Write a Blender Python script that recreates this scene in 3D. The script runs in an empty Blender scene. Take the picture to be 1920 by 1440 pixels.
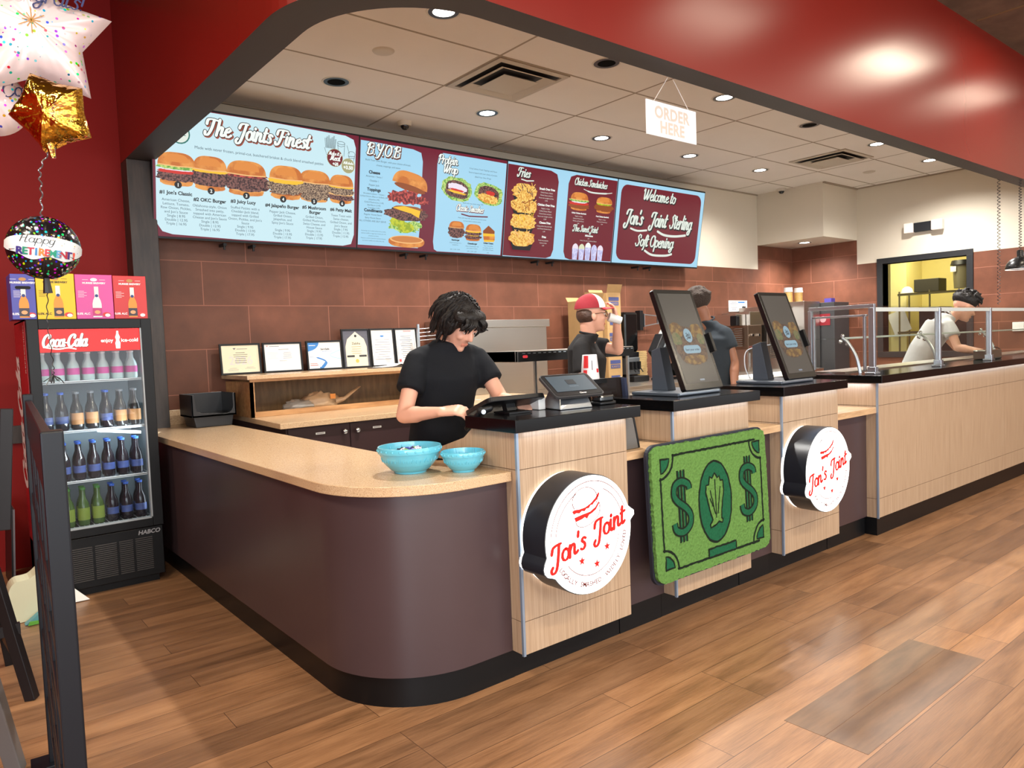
import bpy, math, random
from mathutils import Vector, Matrix, noise
from math import sin, cos, pi, radians
random.seed(7)
S = bpy.context.scene
COL = S.collection

# ------------------------------------------------------------------ camera, world, exposure
def make_camera():
    cam = bpy.data.cameras.new('camera'); cam.sensor_width = 36.0; cam.sensor_fit = 'HORIZONTAL'
    cam.lens = 36.0 * 1373.333 / 1920.0; cam.clip_start = 0.05; cam.clip_end = 60
    yaw, pit, rol = .680458, -.0552421, -.0375864
    F = Vector((sin(yaw) * cos(pit), cos(yaw) * cos(pit), sin(pit)))
    R = Vector((cos(yaw), -sin(yaw), 0)); U = R.cross(F)
    R2 = R * cos(rol) + U * sin(rol); U2 = U * cos(rol) - R * sin(rol)
    m = Matrix(((R2.x, U2.x, -F.x, 0), (R2.y, U2.y, -F.y, 0), (R2.z, U2.z, -F.z, 1.41), (0, 0, 0, 1)))
    o = bpy.data.objects.new('camera', cam); o.matrix_world = m; COL.objects.link(o)
    S.camera = o
make_camera()
S.view_settings.view_transform = 'Standard'; S.view_settings.look = 'None'
S.view_settings.gamma = 1.0; S.view_settings.use_curve_mapping = False
S.view_settings.exposure = 0.2
S.cycles.use_denoising = True
S.cycles.max_bounces = 6; S.cycles.diffuse_bounces = 4; S.cycles.glossy_bounces = 4
S.cycles.transmission_bounces = 6; S.cycles.transparent_max_bounces = 12
S.cycles.sample_clamp_indirect = 6.0
S.cycles.caustics_reflective = False; S.cycles.caustics_refractive = False

W = bpy.data.worlds.new('daylight'); S.world = W; W.use_nodes = True
W.node_tree.nodes['Background'].inputs[0].default_value = (0.90, 0.95, 1.0, 1)
W.node_tree.nodes['Background'].inputs[1].default_value = 1.2

def area_light(name, loc, target, sx, sy, power, col):
    l = bpy.data.lights.new(name, 'AREA'); l.shape = 'RECTANGLE'; l.size = sx; l.size_y = sy
    l.energy = power; l.color = col
    o = bpy.data.objects.new(name, l); COL.objects.link(o); o.location = loc
    o.rotation_euler = (Vector(target) - Vector(loc)).to_track_quat('-Z', 'Y').to_euler()
    return o
# daylight through the shop-front windows behind and to the right of the photographer
for x, y, p in ((-1.2, -4.2, 105), (1.9, -4.2, 85), (5.0, -4.2, 52), (8.1, -4.2, 42)):
    area_light('window_daylight', (x, y, 1.75), (x, 2, 1.5), 2.9, 2.7, p, (0.95, 0.98, 1.0))
# daylight from the shop-front on the left of the photographer
area_light('window_daylight', (-2.85, -1.6, 1.75), (3, 0.6, 1.2), 3.6, 2.5, 320, (0.82, 0.92, 1.0))
# dining side: warm square ceiling lights, plus an added left pair brightening the floor
for x, y, p in ((-0.5, -1.6, 95), (-0.9, 1.6, 85), (-1.6, 3.6, 60), (2.4, -1.2, 95), (5.10, 1.3, 9), (7.40, 1.65, 22), (9.25, 1.7, 8), (4.6, -1.4, 95), (8.2, -1.2, 95)):
    area_light('dining_light_and_fill', (x, y, 3.95), (x, y, 0), 0.9, 0.3, p, (1.0, 0.86, 0.66))
LAMPS_ON = [(2.57, 3.69), (3.95, 5.08), (5.38, 5.10), (5.39, 3.69), (6.75, 5.08), (8.10, 5.06), (8.14, 3.68), (9.50, 3.68)]
for x, y in LAMPS_ON + [(9.86, 5.48)]:
    l = bpy.data.lights.new('downlight_beam', 'SPOT'); l.energy = 200 if y > 5 else 330; l.color = (1.0, 0.97, 0.92)
    l.spot_size = radians(150); l.spot_blend = 1.0; l.shadow_soft_size = 0.05
    o = bpy.data.objects.new('downlight_beam', l); COL.objects.link(o)
    o.location = (x, y, 3.375 if y != 5.48 else 2.66)

# ------------------------------------------------------------------ materials
def lin(c):
    c /= 255.0
    return c / 12.92 if c <= .04045 else ((c + .055) / 1.055) ** 2.4
def rgb(r, g, b): return (lin(r), lin(g), lin(b), 1.0)
MC = {}
def new_mat(name):
    m = bpy.data.materials.new(name); m.use_nodes = True
    nt = m.node_tree; return m, nt, nt.nodes['Principled BSDF']
def mat(name, col, rough=.5, metal=0.0, emit=0.0, var=.0, scale=8.0, spec=.5, bump=0.0, alpha=1.0, trans=0.0, coat=0.0):
    """plain procedural material: colour with slight noise variation, optional bump"""
    if name in MC: return MC[name]
    m, nt, b = new_mat(name); N = nt.nodes; L = nt.links
    b.inputs['Roughness'].default_value = rough; b.inputs['Metallic'].default_value = metal
    b.inputs['Specular IOR Level'].default_value = spec
    b.inputs['Coat Weight'].default_value = coat
    b.inputs['Alpha'].default_value = alpha
    b.inputs['Transmission Weight'].default_value = trans
    b.inputs['Base Color'].default_value = col
    if var > 0 or bump > 0:
        tc = N.new('ShaderNodeTexCoord'); nz = N.new('ShaderNodeTexNoise')
        nz.inputs['Scale'].default_value = scale; nz.inputs['Detail'].default_value = 4
        L.new(tc.outputs['Object'], nz.inputs['Vector'])
        if var > 0:
            mx = N.new('ShaderNodeMix'); mx.data_type = 'RGBA'
            mx.inputs[6].default_value = [max(0, c * (1 - var)) for c in col[:3]] + [1]
            mx.inputs[7].default_value = [min(1, c * (1 + var)) for c in col[:3]] + [1]
            L.new(nz.outputs['Fac'], mx.inputs[0]); L.new(mx.outputs[2], b.inputs['Base Color'])
            if emit > 0: L.new(mx.outputs[2], b.inputs['Emission Color'])
        if bump > 0:
            bp = N.new('ShaderNodeBump'); bp.inputs['Strength'].default_value = bump; bp.inputs['Distance'].default_value = .01
            L.new(nz.outputs['Fac'], bp.inputs['Height']); L.new(bp.outputs['Normal'], b.inputs['Normal'])
    if emit > 0:
        if var <= 0: b.inputs['Emission Color'].default_value = col
        b.inputs['Emission Strength'].default_value = emit
    MC[name] = m
    return m
def screen_mat(name, col, k=1.0, var=0.0, scale=30.0, col2=None, spec=.25):
    """a picture element on a lit display: emission over black, glossy glass-like surface"""
    if name in MC: return MC[name]
    m, nt, b = new_mat(name); N = nt.nodes; L = nt.links
    b.inputs['Base Color'].default_value = (0.01, 0.01, 0.01, 1)
    b.inputs['Roughness'].default_value = .32; b.inputs['Specular IOR Level'].default_value = spec
    b.inputs['Emission Color'].default_value = col; b.inputs['Emission Strength'].default_value = k
    if col2 is not None:
        tc = N.new('ShaderNodeTexCoord'); nz = N.new('ShaderNodeTexNoise')
        nz.inputs['Scale'].default_value = scale; nz.inputs['Detail'].default_value = 5
        rp = N.new('ShaderNodeValToRGB'); rp.color_ramp.elements[0].position = .42; rp.color_ramp.elements[1].position = .58
        rp.color_ramp.elements[0].color = col; rp.color_ramp.elements[1].color = col2
        L.new(tc.outputs['Object'], nz.inputs['Vector']); L.new(nz.outputs['Fac'], rp.inputs['Fac'])
        L.new(rp.outputs['Color'], b.inputs['Emission Color'])
    MC[name] = m
    return m
def glass(name, tint=(0.93, 0.97, 0.94), mixf=.10, rough=0.02):
    """thin architectural glass: mostly clear, with a mirror-like share (Fresnel)"""
    if name in MC: return MC[name]
    m = bpy.data.materials.new(name); m.use_nodes = True; nt = m.node_tree; N = nt.nodes; L = nt.links
    N.clear()
    out = N.new('ShaderNodeOutputMaterial'); mx = N.new('ShaderNodeMixShader')
    tr = N.new('ShaderNodeBsdfTransparent'); tr.inputs[0].default_value = (*tint, 1)
    gl = N.new('ShaderNodeBsdfGlossy'); gl.inputs['Roughness'].default_value = rough; gl.inputs[0].default_value = (1, 1, 1, 1)
    fr = N.new('ShaderNodeFresnel'); fr.inputs[0].default_value = 1.5
    ad = N.new('ShaderNodeMath'); ad.operation = 'ADD'; ad.inputs[1].default_value = mixf; ad.use_clamp = True
    ge = N.new('ShaderNodeNewGeometry'); bf = N.new('ShaderNodeMath'); bf.operation = 'SUBTRACT'; bf.inputs[0].default_value = 1.0; L.new(ge.outputs['Backfacing'], bf.inputs[1])
    mu = N.new('ShaderNodeMath'); mu.operation = 'MULTIPLY'; L.new(fr.outputs[0], mu.inputs[0]); L.new(bf.outputs[0], mu.inputs[1])
    L.new(mu.outputs[0], ad.inputs[0]); L.new(ad.outputs[0], mx.inputs[0])
    L.new(tr.outputs[0], mx.inputs[1]); L.new(gl.outputs[0], mx.inputs[2]); L.new(mx.outputs[0], out.inputs[0])
    MC[name] = m
    return m
def tex_base(name, rough):
    m, nt, b = new_mat(name); b.inputs['Roughness'].default_value = rough
    tc = nt.nodes.new('ShaderNodeTexCoord'); return m, nt, b, nt.nodes, nt.links, tc
def comb(nt, tc, expr):
    """vector (u,v,0) from object coordinates; expr = (axis_u, off_u, axis_v, off_v)"""
    N = nt.nodes; L = nt.links
    sp = N.new('ShaderNodeSeparateXYZ'); L.new(tc.outputs['Object'], sp.inputs[0])
    cb = N.new('ShaderNodeCombineXYZ')
    for k, (ax, off) in enumerate(((expr[0], expr[1]), (expr[2], expr[3]))):
        a = N.new('ShaderNodeMath'); a.operation = 'ADD'; a.inputs[1].default_value = off
        L.new(sp.outputs[ax], a.inputs[0]); L.new(a.outputs[0], cb.inputs[k])
    return cb.outputs[0]
def mixc(nt, fac, a, b, blend='MIX'):
    mx = nt.nodes.new('ShaderNodeMix'); mx.data_type = 'RGBA'; mx.blend_type = blend
    for k, v in ((0, fac), (6, a), (7, b)):
        if hasattr(v, 'default_value') or hasattr(v, 'links'): nt.links.new(v, mx.inputs[k])
        else: mx.inputs[k].default_value = v
    return mx.outputs[2]
def ramp(nt, src, stops):
    r = nt.nodes.new('ShaderNodeValToRGB'); e = r.color_ramp.elements
    while len(e) < len(stops): e.new(.5)
    for i, (p, c) in enumerate(stops): e[i].position = p; e[i].color = c
    nt.links.new(src, r.inputs[0]); return r.outputs[0]
def noise_tex(nt, vec, scale, detail=4, rough=.5):
    n = nt.nodes.new('ShaderNodeTexNoise'); n.inputs['Scale'].default_value = scale
    n.inputs['Detail'].default_value = detail; n.inputs['Roughness'].default_value = rough
    if vec is not None: nt.links.new(vec, n.inputs['Vector'])
    return n.outputs['Fac']
def mapping(nt, vec, scale):
    mp = nt.nodes.new('ShaderNodeMapping'); mp.inputs['Scale'].default_value = scale
    nt.links.new(vec, mp.inputs[0]); return mp.outputs[0]

def tile_mat(name, axis, off):
    m, nt, b, N, L, tc = tex_base(name, .5); b.inputs['Specular IOR Level'].default_value = .3
    v = comb(nt, tc, (axis, off, 2, -.082))
    br = N.new('ShaderNodeTexBrick'); L.new(v, br.inputs['Vector'])
    for k, x in (('Scale', 1.0), ('Mortar Size', .0035), ('Mortar Smooth', .15), ('Bias', 0), ('Brick Width', .696), ('Row Height', .343)):
        br.inputs[k].default_value = x
    br.offset = .5; br.offset_frequency = 2
    br.inputs['Color1'].default_value = rgb(98, 60, 44); br.inputs['Color2'].default_value = rgb(108, 66, 48)
    br.inputs['Mortar'].default_value = rgb(165, 104, 84)
    n1 = noise_tex(nt, tc.outputs['Object'], 2.6, 5, .55)
    blot = ramp(nt, n1, [(.35, rgb(84, 52, 38)), (.52, rgb(107, 65, 48)), (.7, rgb(132, 82, 62))])
    col = mixc(nt, .55, br.outputs['Color'], blot)
    col = mixc(nt, br.outputs['Fac'], col, rgb(140, 90, 72))
    L.new(col, b.inputs['Base Color'])
    bp = N.new('ShaderNodeBump'); bp.inputs['Strength'].default_value = .35; bp.inputs['Distance'].default_value = .004; bp.invert = True
    L.new(br.outputs['Fac'], bp.inputs['Height']); L.new(bp.outputs[0], b.inputs['Normal'])
    return m
def floor_mat():
    m, nt, b, N, L, tc = tex_base('oak_plank_floor', .33)
    v = comb(nt, tc, (0, 20.13, 1, 20.02))
    br = N.new('ShaderNodeTexBrick'); L.new(v, br.inputs['Vector'])
    for k, x in (('Scale', 1.0), ('Mortar Size', .0012), ('Mortar Smooth', .1), ('Bias', 0), ('Brick Width', 1.19), ('Row Height', .152)):
        br.inputs[k].default_value = x
    br.offset = .37; br.offset_frequency = 3
    br.inputs['Color1'].default_value = (0, 0, 0, 1); br.inputs['Color2'].default_value = (1, 1, 1, 1); br.inputs['Mortar'].default_value = (.5, .5, .5, 1)
    # grain: noise stretched along the plank, shifted per plank
    st = mapping(nt, tc.outputs['Object'], (1.2, 11, 1))
    ad = N.new('ShaderNodeVectorMath'); ad.operation = 'ADD'
    sc = N.new('ShaderNodeVectorMath'); sc.operation = 'SCALE'; sc.inputs['Scale'].default_value = 13.0
    L.new(br.outputs['Color'], sc.inputs[0]); L.new(st, ad.inputs[0]); L.new(sc.outputs[0], ad.inputs[1])
    g1 = noise_tex(nt, ad.outputs[0], 1.3, 6, .62)
    st2 = mapping(nt, ad.outputs[0], (2.5, 6, 1)); g2 = noise_tex(nt, st2, 3.0, 5, .6)
    base = ramp(nt, g1, [(.28, rgb(94, 66, 44)), (.45, rgb(136, 98, 68)), (.58, rgb(158, 117, 83)), (.75, rgb(176, 134, 98))])
    fine = ramp(nt, g2, [(.35, rgb(112, 79, 54)), (.65, rgb(166, 124, 90))])
    col = mixc(nt, .35, base, fine)
    tone = ramp(nt, br.outputs['Color'], [(0, (.74, .74, .76, 1)), (.5, (.95, .95, .95, 1)), (1, (1.12, 1.10, 1.06, 1))])
    col = mixc(nt, 1.0, col, tone, 'MULTIPLY')
    col = mixc(nt, br.outputs['Fac'], col, rgb(70, 46, 32))
    L.new(col, b.inputs['Base Color'])
    rr = ramp(nt, g2, [(.3, (.30, .30, .30, 1)), (.7, (.42, .42, .42, 1))]); L.new(rr, b.inputs['Roughness'])
    bp = N.new('ShaderNodeBump'); bp.inputs['Strength'].default_value = .12; bp.inputs['Distance'].default_value = .003
    L.new(g2, bp.inputs['Height']); L.new(bp.outputs[0], b.inputs['Normal'])
    return m
def reed_mat(name='reeded_oak_laminate', c1=(168, 141, 114), c2=(182, 157, 131), c3=(150, 123, 98), sx=(230, 230, 1.8)):
    if name in MC: return MC[name]
    m, nt, b, N, L, tc = tex_base(name, .45)
    st = mapping(nt, tc.outputs['Object'], sx)
    g = noise_tex(nt, st, 1.6, 3, .6)
    col = ramp(nt, g, [(.36, rgb(*c3)), (.46, rgb(*c1)), (.6, rgb(*c2))])
    big = noise_tex(nt, mapping(nt, tc.outputs['Object'], (6, 6, .5)), 1.5, 2)
    col = mixc(nt, ramp(nt, big, [(.4, (0, 0, 0, 1)), (.7, (.35, .35, .35, 1))]), col, rgb(*c1))
    L.new(col, b.inputs['Base Color'])
    bp = N.new('ShaderNodeBump'); bp.inputs['Strength'].default_value = .25; bp.inputs['Distance'].default_value = .003
    L.new(g, bp.inputs['Height']); L.new(bp.outputs[0], b.inputs['Normal'])
    MC[name] = m; return m
def wood_mat(name, c1, c2, sx=(2, 14, 14), rough=.4):
    if name in MC: return MC[name]
    m, nt, b, N, L, tc = tex_base(name, rough)
    g = noise_tex(nt, mapping(nt, tc.outputs['Object'], sx), 2.2, 6, .6)
    L.new(ramp(nt, g, [(.35, rgb(*c1)), (.65, rgb(*c2))]), b.inputs['Base Color'])
    MC[name] = m; return m
def quartz_mat():
    m, nt, b, N, L, tc = tex_base('speckled_quartz', .22)
    n1 = noise_tex(nt, tc.outputs['Object'], 320, 2); n2 = noise_tex(nt, tc.outputs['Object'], 150, 3)
    col = ramp(nt, n1, [(.34, rgb(160, 128, 96)), (.44, rgb(196, 164, 128)), (.62, rgb(200, 170, 134)), (.72, rgb(228, 208, 182))])
    dk = ramp(nt, n2, [(.66, (0, 0, 0, 1)), (.72, (.6, .6, .6, 1))])
    col = mixc(nt, dk, col, rgb(120, 96, 72))
    L.new(col, b.inputs['Base Color']); return m
def brushed(name='brushed_steel', col=(190, 188, 184), rough=.32, sx=(1, 1, 90)):
    if name in MC: return MC[name]
    m, nt, b, N, L, tc = tex_base(name, rough); b.inputs['Metallic'].default_value = 1
    g = noise_tex(nt, mapping(nt, tc.outputs['Object'], sx), 3, 3)
    L.new(ramp(nt, g, [(.3, rgb(*[int(c * .99) for c in col])), (.7, rgb(*col))]), b.inputs['Base Color'])
    L.new(ramp(nt, g, [(.3, (rough * .98,) * 3 + (1,)), (.7, (rough * 1.03,) * 3 + (1,))]), b.inputs['Roughness'])
    MC[name] = m; return m

BLACK = mat('black_plastic', rgb(18, 18, 20), .40, var=.15, spec=.3)
MATTE = mat('matte_black', rgb(16, 16, 17), .6)
GLOSSB = mat('glossy_black_counter', rgb(9, 9, 10), .14, spec=.3)
WHITE = mat('white_plastic', rgb(226, 226, 224), .4)
STEEL = brushed()
ALU = mat('satin_aluminium', rgb(180, 188, 196), .35, 1.0)
CHROME = mat('chrome', rgb(210, 212, 215), .12, 1.0)
OAK = wood_mat('light_oak_laminate', (150, 106, 66), (186, 142, 96))
QUARTZ = quartz_mat()
REED = reed_mat()
REEDS = REED
PURPLE = mat('aubergine_laminate', rgb(66, 50, 52), .34, var=.10, scale=3)
KICK = mat('black_kick_vinyl', rgb(11, 12, 14), .36, spec=.28)
CREAM = mat('cream_wall_paint', rgb(204, 194, 176), .75, var=.03, scale=2)
RED = mat('glossy_red_paint', rgb(122, 26, 18), .27, var=.08, scale=1.5, bump=.03, spec=.5)
REDW = mat('dark_red_wall_paint', rgb(128, 20, 17), .6, var=.06, scale=2, spec=.2)
SOFFIT = mat('dark_brown_soffit', rgb(48, 41, 38), .55, var=.06)
DARKWOOD = wood_mat('dark_stained_wood', (38, 30, 26), (58, 46, 40), (14, 14, 2), .45)
CEIL = mat('beige_ceiling_tile', rgb(222, 215, 207), .85, var=.04, scale=3, bump=.05)
GRID = mat('ceiling_grid_paint', rgb(150, 136, 118), .7)
DCEIL = wood_mat('brown_dining_ceiling_tile', (92, 76, 60), (112, 94, 74), (2, 2, 2), .8)
DGLASS = mat('dark_display_glass', rgb(28, 27, 28), .12, coat=.4)
PAPER = mat('white_paper', rgb(232, 230, 226), .6, var=.02)
INK = mat('black_ink', rgb(30, 30, 34), .6)
CARD = mat('kraft_cardboard', rgb(176, 140, 92), .8, var=.10, scale=14)
SKIN = mat('fair_skin', rgb(214, 160, 136), .5, var=.07, scale=9)
SKIN2 = mat('brown_skin', rgb(142, 94, 70), .5, var=.07, scale=9)

# ------------------------------------------------------------------ geometry helpers
I4 = Matrix.Identity(4)
def frame(o, ux, uy, un=None):
    ux = Vector(ux).normalized(); uy = Vector(uy).normalized()
    un = Vector(un).normalized() if un is not None else ux.cross(uy)
    return Matrix(((ux.x, uy.x, un.x, o[0]), (ux.y, uy.y, un.y, o[1]), (ux.z, uy.z, un.z, o[2]), (0, 0, 0, 1)))
def T(x, y, z): return Matrix.Translation((x, y, z))
def RZ(a): return Matrix.Rotation(a, 4, 'Z')
def RX(a): return Matrix.Rotation(a, 4, 'X')
def RY(a): return Matrix.Rotation(a, 4, 'Y')
FRONT = frame((0, 0, 0), (1, 0, 0), (0, 0, 1), (0, -1, 0))      # picture plane facing the shop front

def wm(o):
    m = Matrix.Translation(o.location) @ o.rotation_euler.to_matrix().to_4x4()
    return wm(o.parent) @ m if o.parent is not None else m
class MB:
    def __init__(s, m=None): s.v = []; s.f = []; s.fm = []; s.mats = []; s.m = m or MATTE; s.M = I4
    def mi(s, m):
        m = m or s.m
        if m not in s.mats: s.mats.append(m)
        return s.mats.index(m)
    def add(s, vs, fs, m=None, M=None):
        k = len(s.v); X = s.M @ M if M is not None else s.M
        s.v += [tuple(X @ Vector(p)) for p in vs]; i = s.mi(m)
        s.f += [tuple(k + j for j in f) for f in fs]; s.fm += [i] * len(fs); return s
    def box(s, a, b, m=None, M=None):
        x0, y0, z0 = a; x1, y1, z1 = b
        return s.add([(x0, y0, z0), (x1, y0, z0), (x1, y1, z0), (x0, y1, z0), (x0, y0, z1), (x1, y0, z1), (x1, y1, z1), (x0, y1, z1)],
                     [(0, 3, 2, 1), (4, 5, 6, 7), (0, 1, 5, 4), (1, 2, 6, 5), (2, 3, 7, 6), (3, 0, 4, 7)], m, M)
    def bar(s, p, q, w, h, m=None, up=(0, 0, 1)):
        p = Vector(p); q = Vector(q); d = q - p; L = d.length; d.normalize(); up = Vector(up)
        if abs(d.dot(up)) > .98: up = Vector((0, 1, 0))
        r = d.cross(up).normalized(); u = r.cross(d)
        M = Matrix(((r.x, d.x, u.x, p.x), (r.y, d.y, u.y, p.y), (r.z, d.z, u.z, p.z), (0, 0, 0, 1)))
        return s.box((-w / 2, 0, -h / 2), (w / 2, L, h / 2), m, M)
    def rbox(s, w, h, d, r, m=None, M=None, n=5):
        """rounded rectangle w x h in XY centred, extruded 0..d along local Z"""
        return s.prism(rrect(w, h, r, n), 0, d, m, M)
    def prism(s, poly, z0, z1, m=None, M=None, cap=True):
        n = len(poly); vs = [(x, y, z0) for x, y in poly] + [(x, y, z1) for x, y in poly]
        fs = [(i, (i + 1) % n, n + (i + 1) % n, n + i) for i in range(n)]
        if cap: fs += [tuple(range(n - 1, -1, -1)), tuple(range(n, 2 * n))]
        return s.add(vs, fs, m, M)
    def flat(s, poly, z, m=None, M=None):
        return s.add([(x, y, z) for x, y in poly], [tuple(range(len(poly)))], m, M)
    def lathe(s, prof, n=24, m=None, M=None, close=True):
        vs = []; fs = []; k = len(prof)
        for i in range(n):
            a = 2 * pi * i / n
            vs += [(r * cos(a), r * sin(a), z) for r, z in prof]
        for i in range(n):
            j = (i + 1) % n
            for q in range(k - 1): fs.append((i * k + q, j * k + q, j * k + q + 1, i * k + q + 1))
        if close:
            if prof[0][0] > 1e-5: fs.append(tuple(i * k for i in range(n - 1, -1, -1)))
            if prof[-1][0] > 1e-5: fs.append(tuple(i * k + k - 1 for i in range(n)))
        return s.add(vs, fs, m, M)
    def cyl(s, p, q, r0, r1=None, n=16, m=None):
        p = Vector(p); q = Vector(q); r1 = r0 if r1 is None else r1
        M = (q - p).to_track_quat('Z', 'Y').to_matrix().to_4x4(); M.translation = p
        return s.lathe([(r0, 0), (r1, (q - p).length)], n, m, M)
    def tube(s, pts, r, n=8, m=None, cap=True):
        pts = [Vector(p) for p in pts]; k = len(pts); vs = []; prev = None
        for i, p in enumerate(pts):
            d = (pts[min(i + 1, k - 1)] - pts[max(i - 1, 0)]).normalized()
            if prev is None: a = d.cross(Vector((0, 0, 1)) if abs(d.z) < .9 else Vector((1, 0, 0))).normalized()
            else: a = (prev - d * prev.dot(d)).normalized()
            prev = a; b = d.cross(a); ri = r[i] if isinstance(r, (list, tuple)) else r
            vs += [p + a * ri * cos(2 * pi * j / n) + b * ri * sin(2 * pi * j / n) for j in range(n)]
        fs = [(i * n + j, i * n + (j + 1) % n, (i + 1) * n + (j + 1) % n, (i + 1) * n + j) for i in range(k - 1) for j in range(n)]
        if cap: fs += [tuple(range(n - 1, -1, -1)), tuple((k - 1) * n + j for j in range(n))]
        return s.add(vs, fs, m)
    def ell(s, c, r, m=None, M=None, nu=16, nv=10):
        vs = [(c[0], c[1], c[2] - r[2])]; fs = []
        for i in range(1, nv):
            t = -pi / 2 + pi * i / nv
            vs += [(c[0] + r[0] * cos(t) * cos(2 * pi * j / nu), c[1] + r[1] * cos(t) * sin(2 * pi * j / nu), c[2] + r[2] * sin(t)) for j in range(nu)]
        vs.append((c[0], c[1], c[2] + r[2])); e = len(vs) - 1
        fs += [(0, 1 + (j + 1) % nu, 1 + j) for j in range(nu)]
        for i in range(nv - 2):
            a = 1 + i * nu
            fs += [(a + j, a + (j + 1) % nu, a + nu + (j + 1) % nu, a + nu + j) for j in range(nu)]
        a = 1 + (nv - 2) * nu; fs += [(a + j, a + (j + 1) % nu, e) for j in range(nu)]
        return s.add(vs, fs, m, M)
    def limb(s, p, q, r0, r1, m=None, n=14, flat=None, k=1.0):
        """tapered capsule; flat = direction along which it is squashed by k"""
        p = Vector(p); q = Vector(q); d = q - p; L = max(d.length, 1e-4); d.normalize()
        a = d.cross(Vector(flat) if flat is not None else (Vector((0, 0, 1)) if abs(d.z) < .9 else Vector((1, 0, 0)))).normalized(); b = a.cross(d)
        pr = [(r0 * cos(t), -r0 * sin(t)) for t in (pi / 2 * .98, pi / 3, pi / 6)] + [(r0, 0), (r1, L)] + [(r1 * cos(t), L + r1 * sin(t)) for t in (pi / 6, pi / 3, pi / 2 * .98)]
        M = Matrix(((a.x, b.x * k, d.x, p.x), (a.y, b.y * k, d.y, p.y), (a.z, b.z * k, d.z, p.z), (0, 0, 0, 1)))
        return s.lathe(pr, n, m, M)
    def loft(s, secs, m=None, n=20):
        """secs: (centre, vecA, vecB) elliptical sections"""
        vs = []; k = len(secs)
        for c, a, b in secs:
            c = Vector(c); a = Vector(a); b = Vector(b)
            vs += [c + a * cos(2 * pi * j / n) + b * sin(2 * pi * j / n) for j in range(n)]
        fs = [(i * n + j, i * n + (j + 1) % n, (i + 1) * n + (j + 1) % n, (i + 1) * n + j) for i in range(k - 1) for j in range(n)]
        fs += [tuple(range(n - 1, -1, -1)), tuple((k - 1) * n + j for j in range(n))]
        return s.add(vs, fs, m)
    def ribbon(s, pts, w, z=0, m=None, M=None, closed=False, round_=True):
        """flat stroke of width w (number or list) along 2-D points"""
        if len(pts) < 2: return s
        k = len(pts); vs = []
        for i, (x, y) in enumerate(pts):
            if closed: a = pts[(i - 1) % k]; b = pts[(i + 1) % k]
            else: a = pts[max(i - 1, 0)]; b = pts[min(i + 1, k - 1)]
            dx, dy = b[0] - a[0], b[1] - a[1]; l = math.hypot(dx, dy) or 1; wi = (w[i] if isinstance(w, list) else w) / 2
            vs += [(x - dy / l * wi, y + dx / l * wi, z), (x + dy / l * wi, y - dx / l * wi, z)]
        fs = [(2 * i, 2 * i + 1, 2 * i + 3, 2 * i + 2) for i in range(k - 1)]
        if closed: fs.append((2 * k - 2, 2 * k - 1, 1, 0))
        zc = z + .00001
        s.add(vs, fs, m, M)
        if round_ and not closed:
            for i in (0, k - 1):
                wi = (w[i] if isinstance(w, list) else w) / 2
                s.flat([(pts[i][0] + wi * cos(a * pi / 4), pts[i][1] + wi * sin(a * pi / 4)) for a in range(8)], zc, m, M)
        return s
    def disc(s, x, y, rx, z=0, m=None, M=None, ry=None, n=24):
        ry = ry or rx
        return s.flat([(x + rx * cos(2 * pi * i / n), y + ry * sin(2 * pi * i / n)) for i in range(n)], z, m, M)
    def rect(s, x0, y0, x1, y1, z=0, m=None, M=None): return s.flat([(x0, y0), (x1, y0), (x1, y1), (x0, y1)], z, m, M)
    def text(s, t, size, x, y, z=0, m=None, M=None, align='CENTER', bold=0.0, shear=0.0, sp=1.0, wid=1.0):
        vs, fs = text_geo(t, size, align, bold, shear, sp)
        return s.add([(x + a * wid, y + b, z) for a, b, c in vs], fs, m, M)
    def build(s, name, parent=None, smooth=False, bevel=0, mods=None, angle=35):
        me = bpy.data.meshes.new(name); me.from_pydata(s.v, [], s.f)
        if parent is not None: me.transform(wm(parent).inverted())
        me.update()
        for m in s.mats: me.materials.append(m)
        me.polygons.foreach_set('material_index', s.fm)
        if smooth: me.polygons.foreach_set('use_smooth', [True] * len(s.f))
        o = bpy.data.objects.new(name, me); COL.objects.link(o)
        if parent is not None:
            o.parent = parent
        if smooth and not mods:
            try: me.set_sharp_from_angle(angle=radians(angle))
            except Exception: pass
        if bevel:
            b = o.modifiers.new('bevel', 'BEVEL'); b.width = bevel; b.segments = 2; b.limit_method = 'ANGLE'; b.angle_limit = radians(40)
        return o
def rrect(w, h, r, n=5, cx=0, cy=0):
    r = min(r, w / 2 - 1e-4, h / 2 - 1e-4); P = []
    for x, y, a0 in ((w / 2 - r, h / 2 - r, 0), (-w / 2 + r, h / 2 - r, 90), (-w / 2 + r, -h / 2 + r, 180), (w / 2 - r, -h / 2 + r, 270)):
        for i in range(n + 1):
            a = radians(a0 + 90 * i / n); P.append((cx + x + r * cos(a), cy + y + r * sin(a)))
    return P
TC = {}
def text_geo(t, size, align='CENTER', bold=0.0, shear=0.0, sp=1.0):
    key = (t, align, round(bold / size, 4), shear, sp)
    if key not in TC:
        cu = bpy.data.curves.new('t', 'FONT'); cu.body = t; cu.size = 1; cu.align_x = align; cu.align_y = 'BOTTOM_BASELINE'
        cu.offset = bold / size; cu.shear = shear; cu.space_character = sp; cu.resolution_u = 3; cu.dimensions = '2D'; cu.fill_mode = 'FRONT'
        o = bpy.data.objects.new('t', cu); me = o.to_mesh()
        TC[key] = ([tuple(v.co) for v in me.vertices], [tuple(p.vertices) for p in me.polygons])
        o.to_mesh_clear(); bpy.data.objects.remove(o); bpy.data.curves.remove(cu)
    vs, fs = TC[key]
    return [(a * size, b * size, c) for a, b, c in vs], fs
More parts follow.
